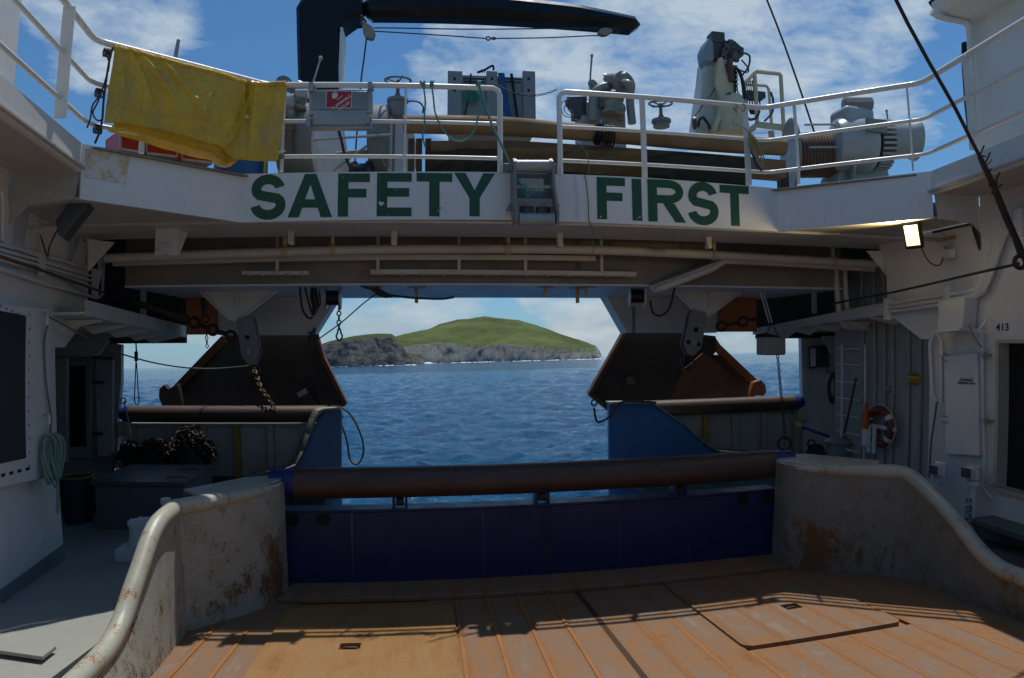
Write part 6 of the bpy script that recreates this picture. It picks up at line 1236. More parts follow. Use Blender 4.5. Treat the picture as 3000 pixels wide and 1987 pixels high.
mb=MB(); mb.tube(smoothpath([at(990,375,7.6),at(1000,410,7.6),at(1012,460,7.6),at(1035,505,7.6)]),.018,8); tag(mb.build('hose',rubber),'black hose curving down between the two winch discs','hose')
mb=MB(); c=at(1062,520,7.8); mb.lathe(c-V(.12,0,0),(1,-.2,0),[(0,.15),(.01,.2),(.05,.2),(.05,.17),(.2,.17),(.2,.2),(.24,.2),(.25,.15)],32); tag(mb.build('cable_reel',black),'glossy black cable reel showing its upper half above the first word','reel')
mb=MB(); mb.box(at(1003,515,8.0)-V(0,0,.1),at(1025,470,8.0)+V(0,.2,0)); tag(mb.build('white_box',white2),'small white box beside the black cable reel','box')
def handwheel(x,y,Y,R_,lab,stem,body):
    T_=thing('hand_wheel_valve',at(x,body,Y),lab,'valve','hand wheel valves on the upper deck'); c=at(x,y,Y); mb=MB(); mb.ring(c,(0,-.12,1),R_,.014,32,8)
    for k in range(4): a=math.pi/2*k+.4; mb.tube([c-V(0,0,.03),c+V(math.cos(a)*R_,math.sin(a)*R_,0)],.011,6)
    mb.build('hand_wheel',paint('brown grey wheel',(.12,.11,.09),rust=.2),T_)
    e=at(x,stem,Y); mb=MB(); mb.lathe((c[0],Y,e[2]),(0,0,1),[(0,.028),(c[2]-e[2],.022)],10); mb.lathe((c[0],Y,e[2]-.0),(0,0,1),[(0,.04),(.05,.04),(.07,.03)],10); mb.build('stem',paint('rusty stem',(.2,.13,.08),rust=.3,scale=4),T_)
    mb=MB(); b=at(x,body,Y); mb.lathe((c[0],Y,b[2]),(0,0,1),[(0,.12),(e[2]-b[2]-.06,.115),(e[2]-b[2]-.05,.14),(e[2]-b[2]-.01,.14),(e[2]-b[2],.05)],20); mb.build('body',grey,T_)
handwheel(1166,236,8.0,.17,'hand wheel valve between the metal locker and the grey bin',290,345)
handwheel(1935,304,8.2,.165,'hand wheel valve right of the hydraulic pump unit, above the timber',350,372)
mb=MB(); mb.tube(smoothpath([at(1187,302,8.0),at(1205,296,8.0),at(1228,300,8.0),at(1240,315,8.0),at(1238,332,8.0)]),.012,6); tag(mb.build('small_hose',rubber),'small black hose arching from the left hand wheel valve','hose')
# ============================================================ GREY BIN
BN=thing('pallet_bin',at(1440,345,9.0),'grey ribbed plastic bin with blue and black straps, behind the rail','bin')
Yb=9.0; a=at(1314,215,Yb);b=at(1568,400,Yb)
mb=MB(); mb.box((a[0]+.03,Yb+.03,b[2]),(b[0]-.03,Yb+1.0,a[2])); mb.build('body',plasg,BN,bevel=.02)
mb=MB()
for x0,x1 in((1312,1354),(1425,1458),(1531,1570)): p=at(x0,208,Yb);q=at(x1,400,Yb); mb=MB(); mb.box((p[0],Yb-.03,q[2]),(q[0],Yb+.05,p[2])); mb.build('rib',plasg,BN,bevel=.015)
for y in(227,236): 
    for x0,x1 in((1354,1425),(1458,1531)): p=at(x0,y,Yb);q=at(x1,y+5,Yb); mb=MB(); mb.box((p[0]+.02,Yb+.015,q[2]),(q[0]-.02,Yb+.028,p[2])); mb.build('slot',dark,BN)
for x in(1332,1441,1549):
    for y in(231,265): mb=MB(); mb.lathe(at(x,y,Yb-.031),(0,-1,0),[(0,.022),(.002,.022)],12); mb.build('hole',dark,BN)
for pts,m,w_,nm in(([(1468,214),(1480,290),(1490,345)],paint('blue webbing',(.01,.08,.25),rough=.6),.05,'blue_strap'),([(1498,216),(1508,290),(1515,345)],black,.022,'black_strap'),([(1380,216),(1372,290),(1360,345)],black,.012,'thin_cord')):
    mb=MB(); q=[at(x,y,Yb-.045) for x,y in pts]
    for p0,p1 in zip(q[:-1],q[1:]): mb.prism([p0-V(w_,0,0),p0+V(w_,0,0),p1+V(w_,0,0),p1-V(w_,0,0)],(0,-.006,0))
    mb.build(nm,m,BN)
mb=MB(); g=np.random.default_rng(1); c=at(1385,277,Yb-.06)
for k in range(9): mb.ring(c+g.normal(0,.03,3)*V(1,.1,1),V(g.normal(0,.3),1,g.normal(0,.3)),g.uniform(.04,.09),.008,14,5)
mb.build('net_scrap',paint('teal net',(.03,.26,.22),rough=.8),BN)
mb=MB(); mb.tube(smoothpath([at(1398,213,9.2),at(1420,205,9.2),at(1443,193,9.2),at(1446,206,9.2)]),.018,6)
for x in(1405,1412,1418): mb.tube([at(x,214,9.2),at(x+6,204,9.2)],.008,5)
tag(mb.build('toothed_bow',black),'black curved bow with teeth sticking out of the top of the grey bin','bow')
# ============================================================ TIMBER
mb=MB(); q=[at(x,y,7.55) for x,y in((1182,364),(1480,371),(1640,383),(1900,405),(2100,420),(2296,432))]; mb.tube(smoothpath(q),[.115+.025*math.sin(k*.3)*.3 for k in range(31)],18); tag(mb.build('timber_log',wood),'long round weathered timber log lying behind the rails, top of the pile','timber','timber behind the rails')
TL=thing('timber_beam',at(1750,470,7.6),'squared weathered timber beam under the round log, draped with net','timber','timber behind the rails')
q=[at(x,y,7.62) for x,y in((1262,413),(1500,412),(1700,424),(1900,438),(2100,452),(2302,470))]; mb=MB()
for p0,p1 in zip(q[:-1],q[1:]): mb.prism([p0,p1,p1+V(0,0,-.24),p0+V(0,0,-.24)],(0,.25,0))
mb.build('beam',wood,TL)
for x in(1205,1228,1255): p=at(x,410,7.8); mb=MB(); mb.box(p+V(-.04,0,-.6),p+V(.04,.08,0.02)); tag(mb.build('short_timber',paint('dark timber',(.16,.08,.04),rough=.8,dirt=.5)),['leftmost of three short dark timber ends beside the winch disc','middle of three short dark timber ends beside the winch disc','rightmost of three short dark timber ends, touching the squared beam'][(1205,1228,1255).index(x)],'timber','short dark timbers')
mb=MB(); p=at(2290,460,7.9); mb.box((p[0]-.07,7.85,1.88),(p[0]+.07,7.95,2.45)); tag(mb.build('steel_upright',rustdk),'dark rusty steel upright at the right end of the timber','post')
# net: woven strands
def net(px0,label,nu,nv,Y,m,seed,sag=.04,r=.0045,name='net'):
    g=np.random.default_rng(seed); (tl,tr,br,bl)=[np.array(p,float) for p in px0]
    def S(u,v): q=(tl*(1-u)+tr*u)*(1-v)+(bl*(1-u)+br*u)*v; p=at(q[0],q[1]+4*math.sin(9*u+seed),Y); return p+V(0,-.05-sag*math.sin(7*u+3*v+seed)-.02*math.sin(23*u+11*v),0)
    mb=MB()
    for i in range(nu+nv):
        for sgn in(1,-1):
            P=[]
            for k in range(nv*2+1):
                v=k/(nv*2); u=((i-nv)+k/2)/nu if sgn>0 else (i-k/2)/nu
                if -.001<=u<=1.001: P.append(S(u,v)+V(0,.004*sgn,0))
            if len(P)>1: mb.tube(P,r,3,cap=False)
    return tag(mb.build(name,m),label,'net',None)
netm=paint('brown net twine',(.26,.18,.08),rough=.9,bump=0)
netk=paint('black net twine',(.07,.075,.055),rough=.9,bump=0)
o=net([(1475,436),(1890,445),(1890,520),(1475,506)],'brown trawl net draped over the squared timber between the two words',72,13,7.5,netm,1)
o=net([(1890,450),(2190,475),(2190,545),(1890,520)],'black trawl net draped behind the letters of the second word',52,13,7.5,netk,4)
o=net([(1255,470),(1475,452),(1475,506),(1255,508)],'dark trawl net heaped behind the rail left of the gap',38,10,7.55,netk,7)
mb=MB(); P=[[at(x,y+(x-1250)*.022+5*math.sin(x*.021),7.56)+V(0,.03*math.sin(x*.05),0) for x in range(1250,2205,15)] for y in (438,480,510,560)]; mb.grid(P); tag(mb.build('net_bundle',paint('dark net bulk',(.05,.038,.022),rough=1,bump=.6,bs=80),smooth=180,solid=.05),'dark bulk of folded trawl net lying under the timber','net')
for x,w_ in((1740,14),):
    mb=MB(); q=at(1765,392,7.5); mb.tube([q+V(-.08,0,-.13),q+V(-.08,-.13,-.05),q+V(-.06,-.13,.05),q+V(-.02,0,.14),q+V(.02,.1,.12)],.05,6)
    for k in range(5): mb.ring(at(1760+k*8,395+k,7.55),(1,0,.05),.135,.012,20,5)
    tag(mb.build('lashing',black),'black lashing turns round the round log below the pump unit','strap')
for P,m,lab in(([(1675,345),(1700,352),(1720,360),(1735,364),(1690,352)],paint('grey webbing',(.28,.3,.3),rough=.6),'pale grey strap end folded over the round log'),([(1734,372),(1770,353),(1790,357),(1765,368),(1748,378)],paint('dark webbing',(.1,.11,.11),rough=.6),'dark grey strap end folded over the round log')):
    mb=MB(); mb.prism([at(x,y,7.38) for x,y in P],(0,.015,0)); tag(mb.build('strap_end',m),lab,'strap','strap ends on the round log')
# ============================================================ HYDRAULIC PUMP UNIT
HU=thing('hydraulic_unit',at(1760,400,8.4),'grey green hydraulic unit with flanged pipes and arched hoses, right of the gap','hydraulic unit')
Y=8.4; gg=paint('grey green casting',(.27,.28,.25),rust=.1,dirt=.3,rough=.4)
mb=MB(); mb.tube(smoothpath([at(1738,355,Y),at(1737,300,Y),at(1745,270,Y),at(1760,258,Y),at(1778,252,Y)]),.065,14); mb.build('left_pipe',gg,HU)
mb=MB(); mb.tube(smoothpath([at(1852,362,Y-.1),at(1846,300,Y-.1),at(1847,262,Y-.2),at(1840,246,Y-.22),at(1828,244,Y-.1)]),.06,14); mb.build('right_pipe',gg,HU)
mb=MB(); c=at(1828,246,Y-.05); flange(mb,c,(.35,-1,.05),.19,.05,8); mb.build('end_flange',gg,HU)
mb=MB(); c2=at(1775,240,Y+.1); mb.lathe(c2,(.75,-.3,.0),[(0,.10),(.05,.12),(.3,.13)],20); flange(mb,c2,(.8,-.3,0),.13,.04,6); mb.build('manifold',gg,HU)
mb=MB(); mb.lathe(at(1770,300,Y+.1),(0,0,1),[(-.1,.1),(.2,.11)],16); mb.lathe(at(1795,335,Y),(0,0,1),[(0,.17),(.04,.17),(.05,.13),(.18,.14),(.2,.17),(.24,.17),(.25,.13),(.3,.13)],20); mb.build('valve_body',gg,HU)
mb=MB(); c=at(1815,318,Y-.15); flange(mb,c,(.3,-1,0),.095,.05,8); mb.lathe(c,(.3,-1,0),[(0,.05),(.08,.03)],12); mb.build('side_flange',gg,HU)
mb=MB(); mb.lathe(at(1817,355,Y-.1),(0,0,1),[(0,.04),(.1,.04)],10); mb.build('copper_fitting',paint('copper brown',(.3,.13,.05),rough=.5),HU)
mb=MB(); a=at(1702,352,Y+.1);b=at(1765,318,Y+.1); mb.box((a[0],Y+.1,a[2]-.4),(b[0]+.35,Y+.5,b[2]+.1)); mb.build('tank',greyln,HU,bevel=.02)
mb=MB(); a=at(1668,285,Y+.2);b=at(1722,345,Y+.2); mb.prism([at(1662,282,Y+.1),at(1720,280,Y+.1),at(1722,340,Y+.1),at(1682,345,Y+.1),at(1680,312,Y+.1),at(1665,298,Y+.1)],(0,.2,0)); mb.build('motor_housing',greydk,HU,bevel=.015)
for P in ([(1668,290),(1648,300),(1645,320),(1655,340),(1680,345)],[(1665,300),(1652,318),(1662,335),(1680,338)],[(1668,305),(1664,318),(1672,330)]):
    mb=MB(); mb.tube(smoothpath([at(x,y,Y) for x,y in P]),.007,5); mb.build('thin_hose',rubber,HU)
mb=MB(); mb.tube([at(1728,262,Y),at(1730,215,Y),at(1734,166,Y)],.014,6); mb.lathe(at(1734,168,Y),(0,0,1),[(0,.015),(.025,.026),(.05,.015)],10); mb.build('lever',grey,HU)
mb=MB(); mb.ring(at(1738,250,Y+.1),(.5,-1,.2),.075,.022,24,8); mb.lathe(at(1738,250,Y+.1),(.5,-1,.2),[(-.02,.05),(.03,.05)],12); mb.build('small_wheel',gg,HU)
# ============================================================ CREAM CRANE
CR=thing('deck_crane',at(2130,390,8.9),'folded cream deck crane with grey head, hoses and railed operator stand','crane'); Y=9.0
mb=MB(); mb.prism([at(x,y,Y) for x,y in((2068,172),(2098,172),(2120,290),(2160,388),(2040,388),(2052,300),(2062,230))],(0,.35,0)); mb.build('boom_box',paint('pale grey crane paint',(.55,.56,.5),rust=.1,dirt=.3,scale=2),CR,bevel=.02)
mb=MB(); mb.prism([at(x,y,Y-.12) for x,y in((2098,180),(2130,170),(2150,200),(2158,300),(2172,388),(2090,388),(2112,300))],(0,.4,0)); mb.build('column',creamp,CR,bevel=.03)
mb=MB(); mb.lathe(at(2145,392,Y-.1),(0,0,1),[(0,.26),(.5,.24),(.62,.18)],24); mb.build('base_column',creamp,CR)
mb=MB(); mb.prism([at(x,y,Y-.15) for x,y in((2064,140),(2075,112),(2090,125),(2092,175),(2078,182),(2068,172))],(0,.3,0)); mb.build('side_cheek',paint('blue grey cheek',(.25,.3,.34),rough=.4,dirt=.2),CR,bevel=.01)
mb=MB(); mb.prism([at(x,y,Y-.1) for x,y in((2088,112),(2130,118),(2133,165),(2110,172),(2090,172))],(0,.3,0)); mb.box(at(2088,122,Y-.12),at(2106,112,Y+.1)); mb.build('head_box',greydk,CR,bevel=.01)
mb=MB(); mb.prism([at(x,y,Y-.05) for x,y in((2132,125),(2152,118),(2172,136),(2180,140),(2180,162),(2140,168))],(0,.2,0)); mb.build('valve_block',greydk,CR,bevel=.01)
mb=MB(); g=np.random.default_rng(7)
for k in range(14): 
    c=at(g.uniform(2118,2176),g.uniform(125,168),Y-.15); s_=g.uniform(.02,.05); mb.box(c-s_,c+s_*.8)
for k in range(8): 
    c=at(g.uniform(2125,2170),g.uniform(172,215),Y-.15); s_=g.uniform(.02,.04); mb.box(c-s_,c+s_)
mb.build('fitting',paint('greasy steel',(.12,.11,.10),metal=.5,rough=.3,rust=.2),CR)
mb=MB(); mb.prism([at(x,y,Y-.2) for x,y in((2106,170),(2117,166),(2128,215),(2140,280),(2135,300),(2112,290),(2098,240))],(0,.08,0)); mb.prism([at(x,y,Y-.2) for x,y in((2130,215),(2148,210),(2150,270),(2160,300),(2150,320),(2135,300))],(0,.08,0)); mb.build('link_plates',creamp,CR,bevel=.008)
mb=MB(); mb.lathe(at(2137,180,Y-.22),(.05,0,-1),[(0,.05),(.35,.05)],12); mb.lathe(at(2135,275,Y-.22),(.1,0,-1),[(0,.06),(.22,.05)],12); mb.build('ram',paint('rusty brown ram',(.12,.05,.025),rust=.3,scale=3),CR)
mb=MB(); mb.prism([at(x,y,Y-.2) for x,y in((2110,318),(2122,320),(2100,382),(2086,382))],(0,.06,0)); mb.build('strut',creamp,CR)
mb=MB(); mb.prism([at(x,y,Y-.2) for x,y in((2128,322),(2136,325),(2122,384),(2110,384))],(0,.06,0)); mb.build('strut',creamp,CR)
mb=MB(); chain(mb,[at(2157,205,Y-.25),at(2158,262,Y-.25)],.05,.02,.009); mb.tube([at(2158,262,Y-.25),at(2163,272,Y-.25),at(2158,282,Y-.25),at(2152,274,Y-.25)],.012,6); mb.build('hook_chain',black,CR)
for P,r_ in (([(2180,155),(2196,165),(2193,195),(2175,220)],.016),([(2172,175),(2192,200),(2188,212),(2165,205)],.013),([(2160,200),(2172,230),(2178,270),(2180,300)],.022),([(2166,205),(2176,235),(2182,265),(2186,290)],.02),([(2154,200),(2152,240),(2156,290),(2158,310)],.016),([(2258,270),(2265,295),(2262,330),(2240,355)],.018),([(2180,330),(2195,350),(2215,345),(2225,325)],.022)):
    mb=MB(); mb.tube(smoothpath([at(x,y,Y-.22) for x,y in P]),r_,6); mb.build('hydraulic_hose',rubber,CR)
mb=MB(); mb.tube(smoothpath([at(x,y,Y-.2) for x,y in((2045,372),(2050,350),(2060,345),(2075,365),(2080,378))]),.025,8); mb.build('hydraulic_hose',rubber,CR)
ST=thing('operator_stand',at(2230,390,8.8),'cream railed operator stand with control levers beside the crane','stand'); Y=8.8
def tb(P,r_,nm,m=creamp): mb=MB(); mb.tube([at(x,y,Y) for x,y in P],r_,8); return mb.build(nm,m,ST)
tb([(2181,245),(2208,215),(2215,210),(2283,217),(2287,222),(2290,270),(2297,405)],.034,'guard_rail'); tb([(2210,215),(2214,260),(2218,360)],.034,'guard_rail'); tb([(2181,245),(2184,330),(2190,370)],.028,'guard_rail')
mb=MB(); mb.tube([at(x,y,Y+.35) for x,y in((2186,248),(2245,252),(2252,262),(2255,300),(2260,360))],.026,8); mb.build('guard_rail',creamp,ST)
mb=MB(); mb.prism([at(x,y,Y) for x,y in((2218,356),(2292,364),(2294,382),(2216,372))],(0,.03,0)); mb.prism([at(x,y,Y) for x,y in((2180,385),(2218,356),(2216,380),(2190,398))],(0,.05,0)); mb.build('kick_plate',creamp,ST)
mb=MB()
for k in range(14): x=2205+k*6; mb.tube([at(x,392,Y+.02),at(x+10,378,Y+.5)],.008,4)
mb.build('grating',galv,ST)
mb=MB(); a=at(2186,266,Y+.15);b=at(2240,290,Y+.15); mb.box((a[0],Y+.1,b[2]),(b[0],Y+.3,a[2])); mb.build('lever_bank',greydk,ST,bevel=.01)
for k in range(5): mb=MB(); x=2190+k*6; mb.tube([at(x,268,Y+.1),at(x-4,240,Y+.05)],.008,5); mb.lathe(at(x-4,242,Y+.05),(0,0,1),[(0,.012),(.03,.014)],6); mb.build('lever',black,ST)
for k in range(6): mb=MB(); x=2188+k*7; mb.tube(smoothpath([at(x,290,Y+.1),at(x+3,310,Y+.1),at(2200+k*2,335,Y+.1)]),.012,5); mb.build('control_hose',rubber,ST)
mb=MB(); mb.tube([at(2258,385,Y),at(2262,410,Y)],.05,8); mb.build('foot',creamp,ST)
rope([at(2110,238,8.9),at(2088,270,8.9),at(2058,310,8.9),at(2028,352,8.9)],.008,wire,'thin_wire','thin dark wire slanting down from the crane to a small round block','wire')
mb=MB(); mb.lathe(at(2027,362,8.6),(.9,-.4,0),[(0,.05),(.02,.1),(.06,.1),(.08,.05)],20); tag(mb.build('small_block',greydk),'small round grey block at the foot of the thin slanting crane wire','pulley block')
# ============================================================ RIGHT WINCH
WN=thing('trawl_winch',at(2450,530,8.0),'light grey trawl winch with a rope filled drum and ribbed motor, behind the right rail','winch'); ax=V(1,-.32,.0); ax/=np.linalg.norm(ax)
cD=at(2395,455,8.2)
mb=MB(); mb.lathe(cD-ax*.40,ax,[(0,.30),(.74,.30)],28); mb.build('rope_core',rustdk,WN)
mb=MB(); u,w,_=frame(ax); Pp=[]
for k in range(14*20): a=2*math.pi*k/20; Pp.append(cD+ax*(-.36+.68*k/(14*20))+(math.cos(a)*u+math.sin(a)*w)*.325)
mb.tube(Pp,.027,6); mb.build('rope_turns',paint('brown wire rope turns',(.16,.10,.07),rust=.2,rough=.7,scale=3,metal=.1),WN)
for s_,nm in((-.44,'outer_flange'),(.38,'inner_flange')):
    mb=MB(); mb.lathe(cD+ax*s_,ax,[(0,.12),(0,.55),(.045,.55),(.045,.12)],44); mb.ring(cD+ax*(s_+.02),ax,.55,.02,44,8); mb.build(nm,grey if s_<0 else greyln,WN)
mb=MB(); mb.tube([cD+ax*-.42+V(0,-.42,.35),cD+ax*.4+V(0,-.42,.35)],.016,6); mb.build('stay_bar',greyln,WN)
mb=MB(); mb.tube([cD+ax*-.42+V(0,-.5,-.02),cD+ax*.4+V(0,-.5,-.02)],.016,6); mb.build('stay_bar',greyln,WN)
cM=at(2520,425,7.8)
mb=MB(); mb.lathe(cM-ax*.42,ax,[(0,.30),(.03,.37),(.12,.41),(.50,.42),(.58,.39),(.62,.31)],40); mb.build('gear_casing',greyln,WN)
mb=MB(); mb.box(cM+V(-.36,-.2,.16),cM+V(.16,.25,.54)); mb.build('terminal_hump',greyln,WN,bevel=.07)
mb=MB(); mb.lathe(cM+V(-.26,0,.60),ax,[(0,.09),(.02,.115),(.42,.115),(.44,.09)],8); mb.box(cM+V(-.12,-.06,.48),cM+V(.1,.1,.60)); mb.build('valve_bank',grey,WN)
mb=MB()
for k in range(30):
    a=2*math.pi*k/30; r1=.42; c=cM+ax*.32+(math.cos(a)*u+math.sin(a)*w)*.345; mb.obox(c,ax*.10,(math.cos(a)*u+math.sin(a)*w)*.035,(-math.sin(a)*u+math.cos(a)*w)*.018)
mb.build('cooling_ribs',greyln,WN)
mb=MB(); mb.lathe(cM+ax*.22,ax,[(0,.32),(.2,.33),(.24,.26)],36); mb.build('rib_core',greydk,WN)
mb=MB(); mb.lathe(cM+ax*.42+V(0,0,.08),ax,[(0,.24),(.04,.27),(.32,.27),(.40,.31),(.44,.32),(.44,.27),(.40,.2)],36); mb.build('motor_end_bell',greyln,WN)
mb=MB(); mb.lathe(cM+ax*.84+V(0,0,.08),ax,[(0,.12),(.05,.09)],16); mb.build('hub',paint('cream hub',(.5,.48,.38),rust=.2),WN)
mb=MB(); mb.prism([at(x,y,7.9) for x,y in((2462,500),(2600,480),(2615,560),(2450,560))],(0,.5,0)); mb.build('pedestal',greyln,WN,bevel=.03)
mb=MB(); a=at(2476,392,7.42); mb.box(cM+V(-.22,-.47,.05),cM+V(.12,-.42,.24)); mb.build('name_plate',grey,WN)
mb=MB(); mb.lathe(cM+V(.30,.1,.25),(0,.1,1),[(0,.05),(.3,.045),(.32,.03),(.45,.03)],12); mb.build('breather',grey,WN)
mb=MB(); mb.tube([cM+V(.75,.2,.2),cM+V(.72,.2,.68)],.013,6); mb.lathe(cM+V(.72,.2,.66),(0,0,1),[(0,.014),(.02,.025),(.04,.014)],8); mb.build('lever',grey,WN)
mb=MB(); mb.box((at(2310,540,8.1)[0],8.1,1.9),(at(2345,540,8.1)[0],8.4,2.2)); mb.build('drum_foot',greyln,WN,bevel=.02)
# rope coil on the right rail
mb=MB(); g=np.random.default_rng(15); c=at(2220,440,6.9)
for k in range(7):
    w_=g.uniform(.05,.12); h_=g.uniform(.16,.24); P=[]
    for j in range(20): t=j/20*2*math.pi; P.append(at(2196,394,6.9)+V(w_*1.3*(1-math.cos(t))*.62+.5*w_*math.sin(t)*(.5+.1*k),.012*math.sin(3*t+k),-h_*(1-math.cos(t))*.5*(1+.12*k%3)+.03*math.sin(2*t+k)))
    mb.tube(P,.009,5,closed=True)
tag(mb.build('rope_coil',yrope),'tan rope coil hung on the middle rail beside the trawl winch','rope')
rope([at(x,y,6.9) for x,y in((2152,312),(2158,335),(2148,350),(2150,365),(2175,372),(2195,390))],.007,yrope,'thin_line','thin tan line tied to the right top rail, looping down to the coil')
for x in(2155,2178): mb=MB(); mb.ring(at(x,315,6.99),(1,0,.1),.045,.009,16,5); tag(mb.build('rope_tie',yrope),('left' if x==2155 else 'right')+' of two thin tan ties round the right top rail above the coil','rope','tan ties round the right top rail')
mb=MB(); q=[at(2192,420,6.95),at(2208,420,6.95),at(2235,505,6.95),at(2215,490,6.95)]; mb.prism(q,(0,.008,0)); tag(mb.build('blue_strap',MATS['blue webbing']),'blue strap hanging below the middle rail next to the tan coil','strap')
# ============================================================ ROLLER FAIRLEAD on the beam front
FR=thing('roller_fairlead',at(1560,660,6.85),'grey steel roller fairlead frame bolted on the beam between the two words','fairlead')
Yq=6.80
mb=MB(); 
L1=[at(1498,468,Yq),at(1512,468,Yq),at(1517,560,Yq),at(1520,640,Yq),at(1516,668,Yq),at(1500,655,Yq),at(1496,560,Yq)]
for X0,X1 in((1497,1514),(1614,1632)):
    pass
for (xa_,xb_) in(((1500,1510),(1506,1516)),((1608,1618),(1622,1632))):
    mb=MB(); t0=at((xa_[0]),468,Yq);b0=at(xb_[0]-4 if xb_[0]<1550 else xb_[0],664,Yq); t1=at(xa_[1],468,Yq)
    a=V(t0[0],Yq-.10,t0[2]);b=V(b0[0],Yq-.10,b0[2]); w_=V(.03,0,0)
    mb.prism([V(a[0],Yq-.06,a[2]),V(a[0],Yq-.14,a[2]-.06),V((a[0]+b[0])/2,Yq-.13,(a[2]+b[2])/2),V(b[0],Yq-.2,b[2]+.12),V(b[0],Yq-.16,b[2]),V(b[0],Yq+.0,b[2]+.02),V(b[0],6.98,b[2]+.2),V(a[0],6.98,a[2]-.1)],w_); mb.build('side_plate',grey,FR,bevel=.004)
def rollr(x0,x1,y,r,Y,nm='roller',m=grey):
    a=at(x0,y,Y);b=at(x1,y,Y); d=b-a; L0=np.linalg.norm(d); mb=MB(); mb.lathe(a,d,[(0,r*1.2),(.015,r*1.2),(.02,r),(L0-.02,r),(L0-.015,r*1.2),(L0,r*1.2)],24); mb.build(nm,m,FR)
rollr(1508,1612,486,.066,Yq-.06,m=greyln); rollr(1520,1622,643,.068,Yq-.1,m=greyln)
mb=MB(); mb.tube([at(1511,548,Yq-.08),at(1612,548,Yq-.08)],.018,8); mb.build('cross_bar',greyln,FR)
mb=MB(); a=at(1512,508,6.95);b=at(1618,620,6.95); 
for zt0,zb0 in((508,525),(560,582)): p=at(1512,zt0,6.95);q=at(1616,zb0,6.95); mb.box((p[0],6.93,q[2]),(q[0],6.955,p[2]))
for x0,x1 in((1512,1525),(1592,1618)): p=at(x0,525,6.95);q=at(x1,560,6.95); mb.box((p[0],6.93,q[2]),(q[0],6.955,p[2]))
mb.build('back_plate',grey,FR)
mb=MB(); p=at(1514,582,Yq-.1);q=at(1618,607,Yq-.1); mb.box((p[0],Yq-.12,q[2]),(q[0],Yq-.09,p[2])); mb.build('front_plate',grey,FR,bevel=.004)
for x in(1545,1590): mb=MB(); mb.box(at(x-12,587,Yq-.13),at(x+12,601,Yq-.121)); mb.lathe(at(x+(-6 if x<1560 else 8),591,Yq-.13),(0,-1,0),[(0,.03),(.015,.03),(.016,.01),(.03,.01)],12); mb.build('bolt_boss',grey,FR)
for x in(1543,1590): mb=MB(); mb.lathe(at(x,618,Yq),(0,0,1),[(-.05,.08),(.0,.085),(.05,.08)],20); mb.build('guide_sheave',greydk,FR)
for P in ([(1482,617),(1493,597),(1505,597),(1505,615)],[(1625,597),(1642,600),(1634,612),(1625,612)]): mb=MB(); mb.prism([at(x,y,6.9) for x,y in P],(0,.05,0)); mb.build('wing_lug',grey,FR)
for x0,x1 in((1475,1500),(1616,1634)): mb=MB(); mb.box(at(x0,478,6.9),at(x1,503,6.9)+V(0,.07,0)); mb.build('pivot_block',grey,FR,bevel=.006)
# teal ropes
rope([at(x,y,6.78) for x,y in((1402,250),(1412,275),(1425,320),(1443,370),(1462,410),(1485,460),(1510,515),(1530,545),(1542,575),(1555,600))],.0135,teal,'teal_rope','teal rope slanting from the left top rail down to the roller fairlead',k=8)
rope([at(x,y,6.9) for x,y in((1240,250),(1243,270),(1246,300),(1243,345),(1245,370),(1238,395),(1244,425),(1246,430))],.010,teal,'teal_rope','teal rope hanging straight down, left of the looping one')
rope([at(x,y,6.9) for x,y in((1265,252),(1270,290),(1275,330),(1292,370),(1320,405),(1345,415),(1372,405),(1392,375),(1400,345),(1405,330),(1412,300),(1408,262))],.010,teal,'teal_rope','teal rope hanging in a wide loop under the left rails')
g=np.random.default_rng(3)
for x in(1240,1265,1402):
    mb=MB()
    for k in range(3): mb.ring(at(x+k*4-4,248,7.02)+V(0,0,.0),(1,0,g.normal(0,.2)),.043,.010,16,6)
    tag(mb.build('rope_hitch',teal),'teal hitch on the left top rail, '+{1240:'over the straight hanging rope',1265:'where the wide loop starts',1402:'over the slanting rope'}[x],'rope','teal hitches round the left top rail')
mb=MB()
for k in range(4): mb.ring(at(1534,549,6.71)+V((k-1.5)*.014,0,0),(1,.2,.1),.03,.010,14,6)
for k in range(5): q=at(1545+k*8,552,6.73); mb.tube(smoothpath([q,q+V(g.normal(0,.02),-.02,-.04),q+V(g.normal(0,.03),0,-.1)]),.007,5)
tag(mb.build('rope_knot',teal),'teal knot with loose ends on the cross bar of the fairlead','rope')
rope([at(x,y,6.97) for x,y in((1688,418),(1705,430),(1722,460),(1726,512))],.006,grope,'green_twine','green twine lying over the net above the beam edge')
rope([at(x,y,6.97) for x,y in((1713,513),(1718,540),(1724,600),(1724,640),(1735,670),(1742,676),(1731,690),(1740,722),(1735,745),(1725,760))],.006,paint('green twine colour',(.05,.18,.1),rough=.9),'hanging_twine','thin green twine hanging down the beam front before the second word')
mb=MB(); g=np.random.default_rng(33); c0=tarpt(808,458)
for k in range(5): mb.ring(at(823+g.uniform(-5,12),456+g.uniform(-5,5),6.9),(1,g.normal(0,.4),g.normal(0,.4)),.035,.008,14,5)
tag(mb.build('rope_tie',teal),'teal tie on the lower rail at the bottom right corner of the tarpaulin','rope')
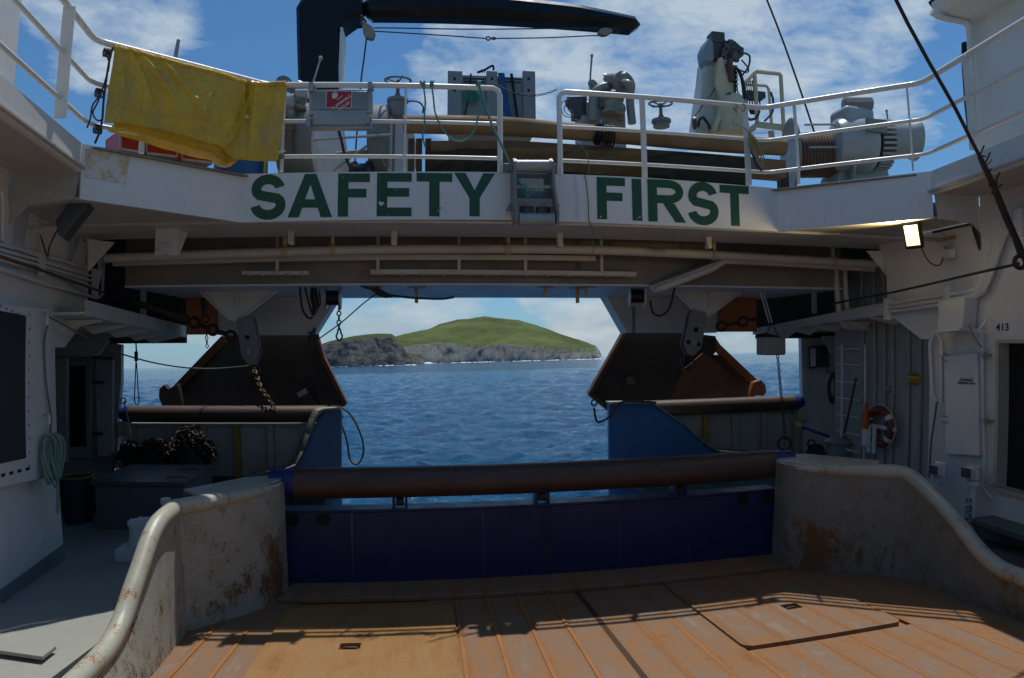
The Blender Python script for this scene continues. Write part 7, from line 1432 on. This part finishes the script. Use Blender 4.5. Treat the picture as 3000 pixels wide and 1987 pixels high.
# ============================================================ BLACK GANTRY BOOM overhead
BM=thing('derrick',at(930,240,9.4),'huge black steel derrick post with a long boom against the sky','derrick'); Y=9.4
def clipz(P): return [at(x,y,Y) for x,y in P]
mb=MB(); mb.prism(clipz([(866,19),(872,245),(876,500),(1000,500),(996,245),(990,75),(1038,40),(1062,38),(1062,-25),(890,-25)]),(0,.55,0)); mb.build('post',black,BM,bevel=.05,seg=1)
mb=MB(); mb.prism(clipz([(1062,-25),(1062,38),(1250,40),(1400,45),(1650,60),(1880,80),(1888,42),(1700,2),(1400,-30)]),(0,.45,0)); mb.build('boom',black,BM,bevel=.14,seg=1)
mb=MB(); p=at(996,80,Y+.03); q=at(997,500,Y+.03); mb.box((p[0]+.005,Y+.03,q[2]),(p[0]+.045,Y+.52,p[2])); mb.build('white_edge_plate',white2,BM)
mb=MB(); mb.prism([at(x,y,Y+.2) for x,y in((1040,38),(1065,38),(1062,50),(1050,58),(1042,52))],(0,.04,0)); mb.prism([at(x,y,Y+.2) for x,y in((1812,76),(1845,78),(1828,88),(1820,92),(1813,88))],(0,.04,0)); mb.build('eye_plate',black,BM)
def snatch(x0,y0,x1,y1,w_,lab):
    a=at(x0,y0,Y);b=at(x1,y1,Y); d=(b-a); L0=np.linalg.norm(d); d/=L0; n=np.cross(d,V(0,1,0)); T_=thing('snatch_block',b,lab,'pulley block','blocks on the black boom')
    for k in(-.05,.03): mb=MB(); mb.prism([q+V(0,k,0) for q in(a-n*w_*.3,a+n*w_*.3,a+d*L0*.4+n*w_,a+d*L0*.75+n*w_,b+n*w_*.3,b-n*w_*.3,a+d*L0*.75-n*w_,a+d*L0*.4-n*w_)],(0,.02,0)); mb.build('cheek',paint('worn block paint',(.3,.26,.2),rust=.35,scale=5),T_,bevel=.005)
    mb=MB(); mb.lathe(a+d*L0*.6-V(0,.03,0),(0,1,0),[(0,w_*.9),(.03,w_*.75),(.06,w_*.9)],18); mb.build('sheave',greydk,T_)
    mb=MB(); mb.ring(a-d*.05,V(.2,1,0),.045,.014,16,6); mb.ring(a-d*.12,V(1,.2,0),.04,.012,16,6); mb.build('shackle',chainm,T_)
snatch(1068,72,1092,116,.085,'worn steel snatch block hanging at the inner corner of the black derrick'); snatch(1792,92,1752,98,.06,'dark snatch block shackled under the tip of the black boom')
rope([at(1096,82,Y),at(1400,86,Y),at(1755,84,Y)],.010,wire,'wire_rope','upper of two wires stretched below the black boom',k=6)
rope([at(1098,92,Y),at(1250,101,Y),at(1422,113,Y)],.010,wire,'wire_rope','lower left wire below the black boom, ending at the joining shackle')
rope([at(1454,113,Y),at(1600,111,Y),at(1755,104,Y)],.010,wire,'wire_rope','lower right wire below the black boom, from the joining shackle to the tip block')
mb=MB(); chain(mb,[at(1422,113,Y),at(1454,113,Y)],.09,.03,.012); tag(mb.build('joining_shackle',chainm),'pair of shackles joining the two lower wires under the boom','shackle')
rope([at(1074,112,Y),at(1066,175,Y),at(1057,245,Y),at(1045,400,Y),at(1038,500,Y)],.013,wire,'wire_rope','black wire dropping from the corner snatch block to the upper deck')
# ============================================================ bring the ship's axes to the level world
for o in bpy.data.objects:
    if o.parent is None and o.type not in('CAMERA',) and o.name!='sun' and not o.get('world'): o.matrix_basis=SHIP@o.matrix_basis
for o in bpy.data.objects:
    if 'world' in o: del o['world']
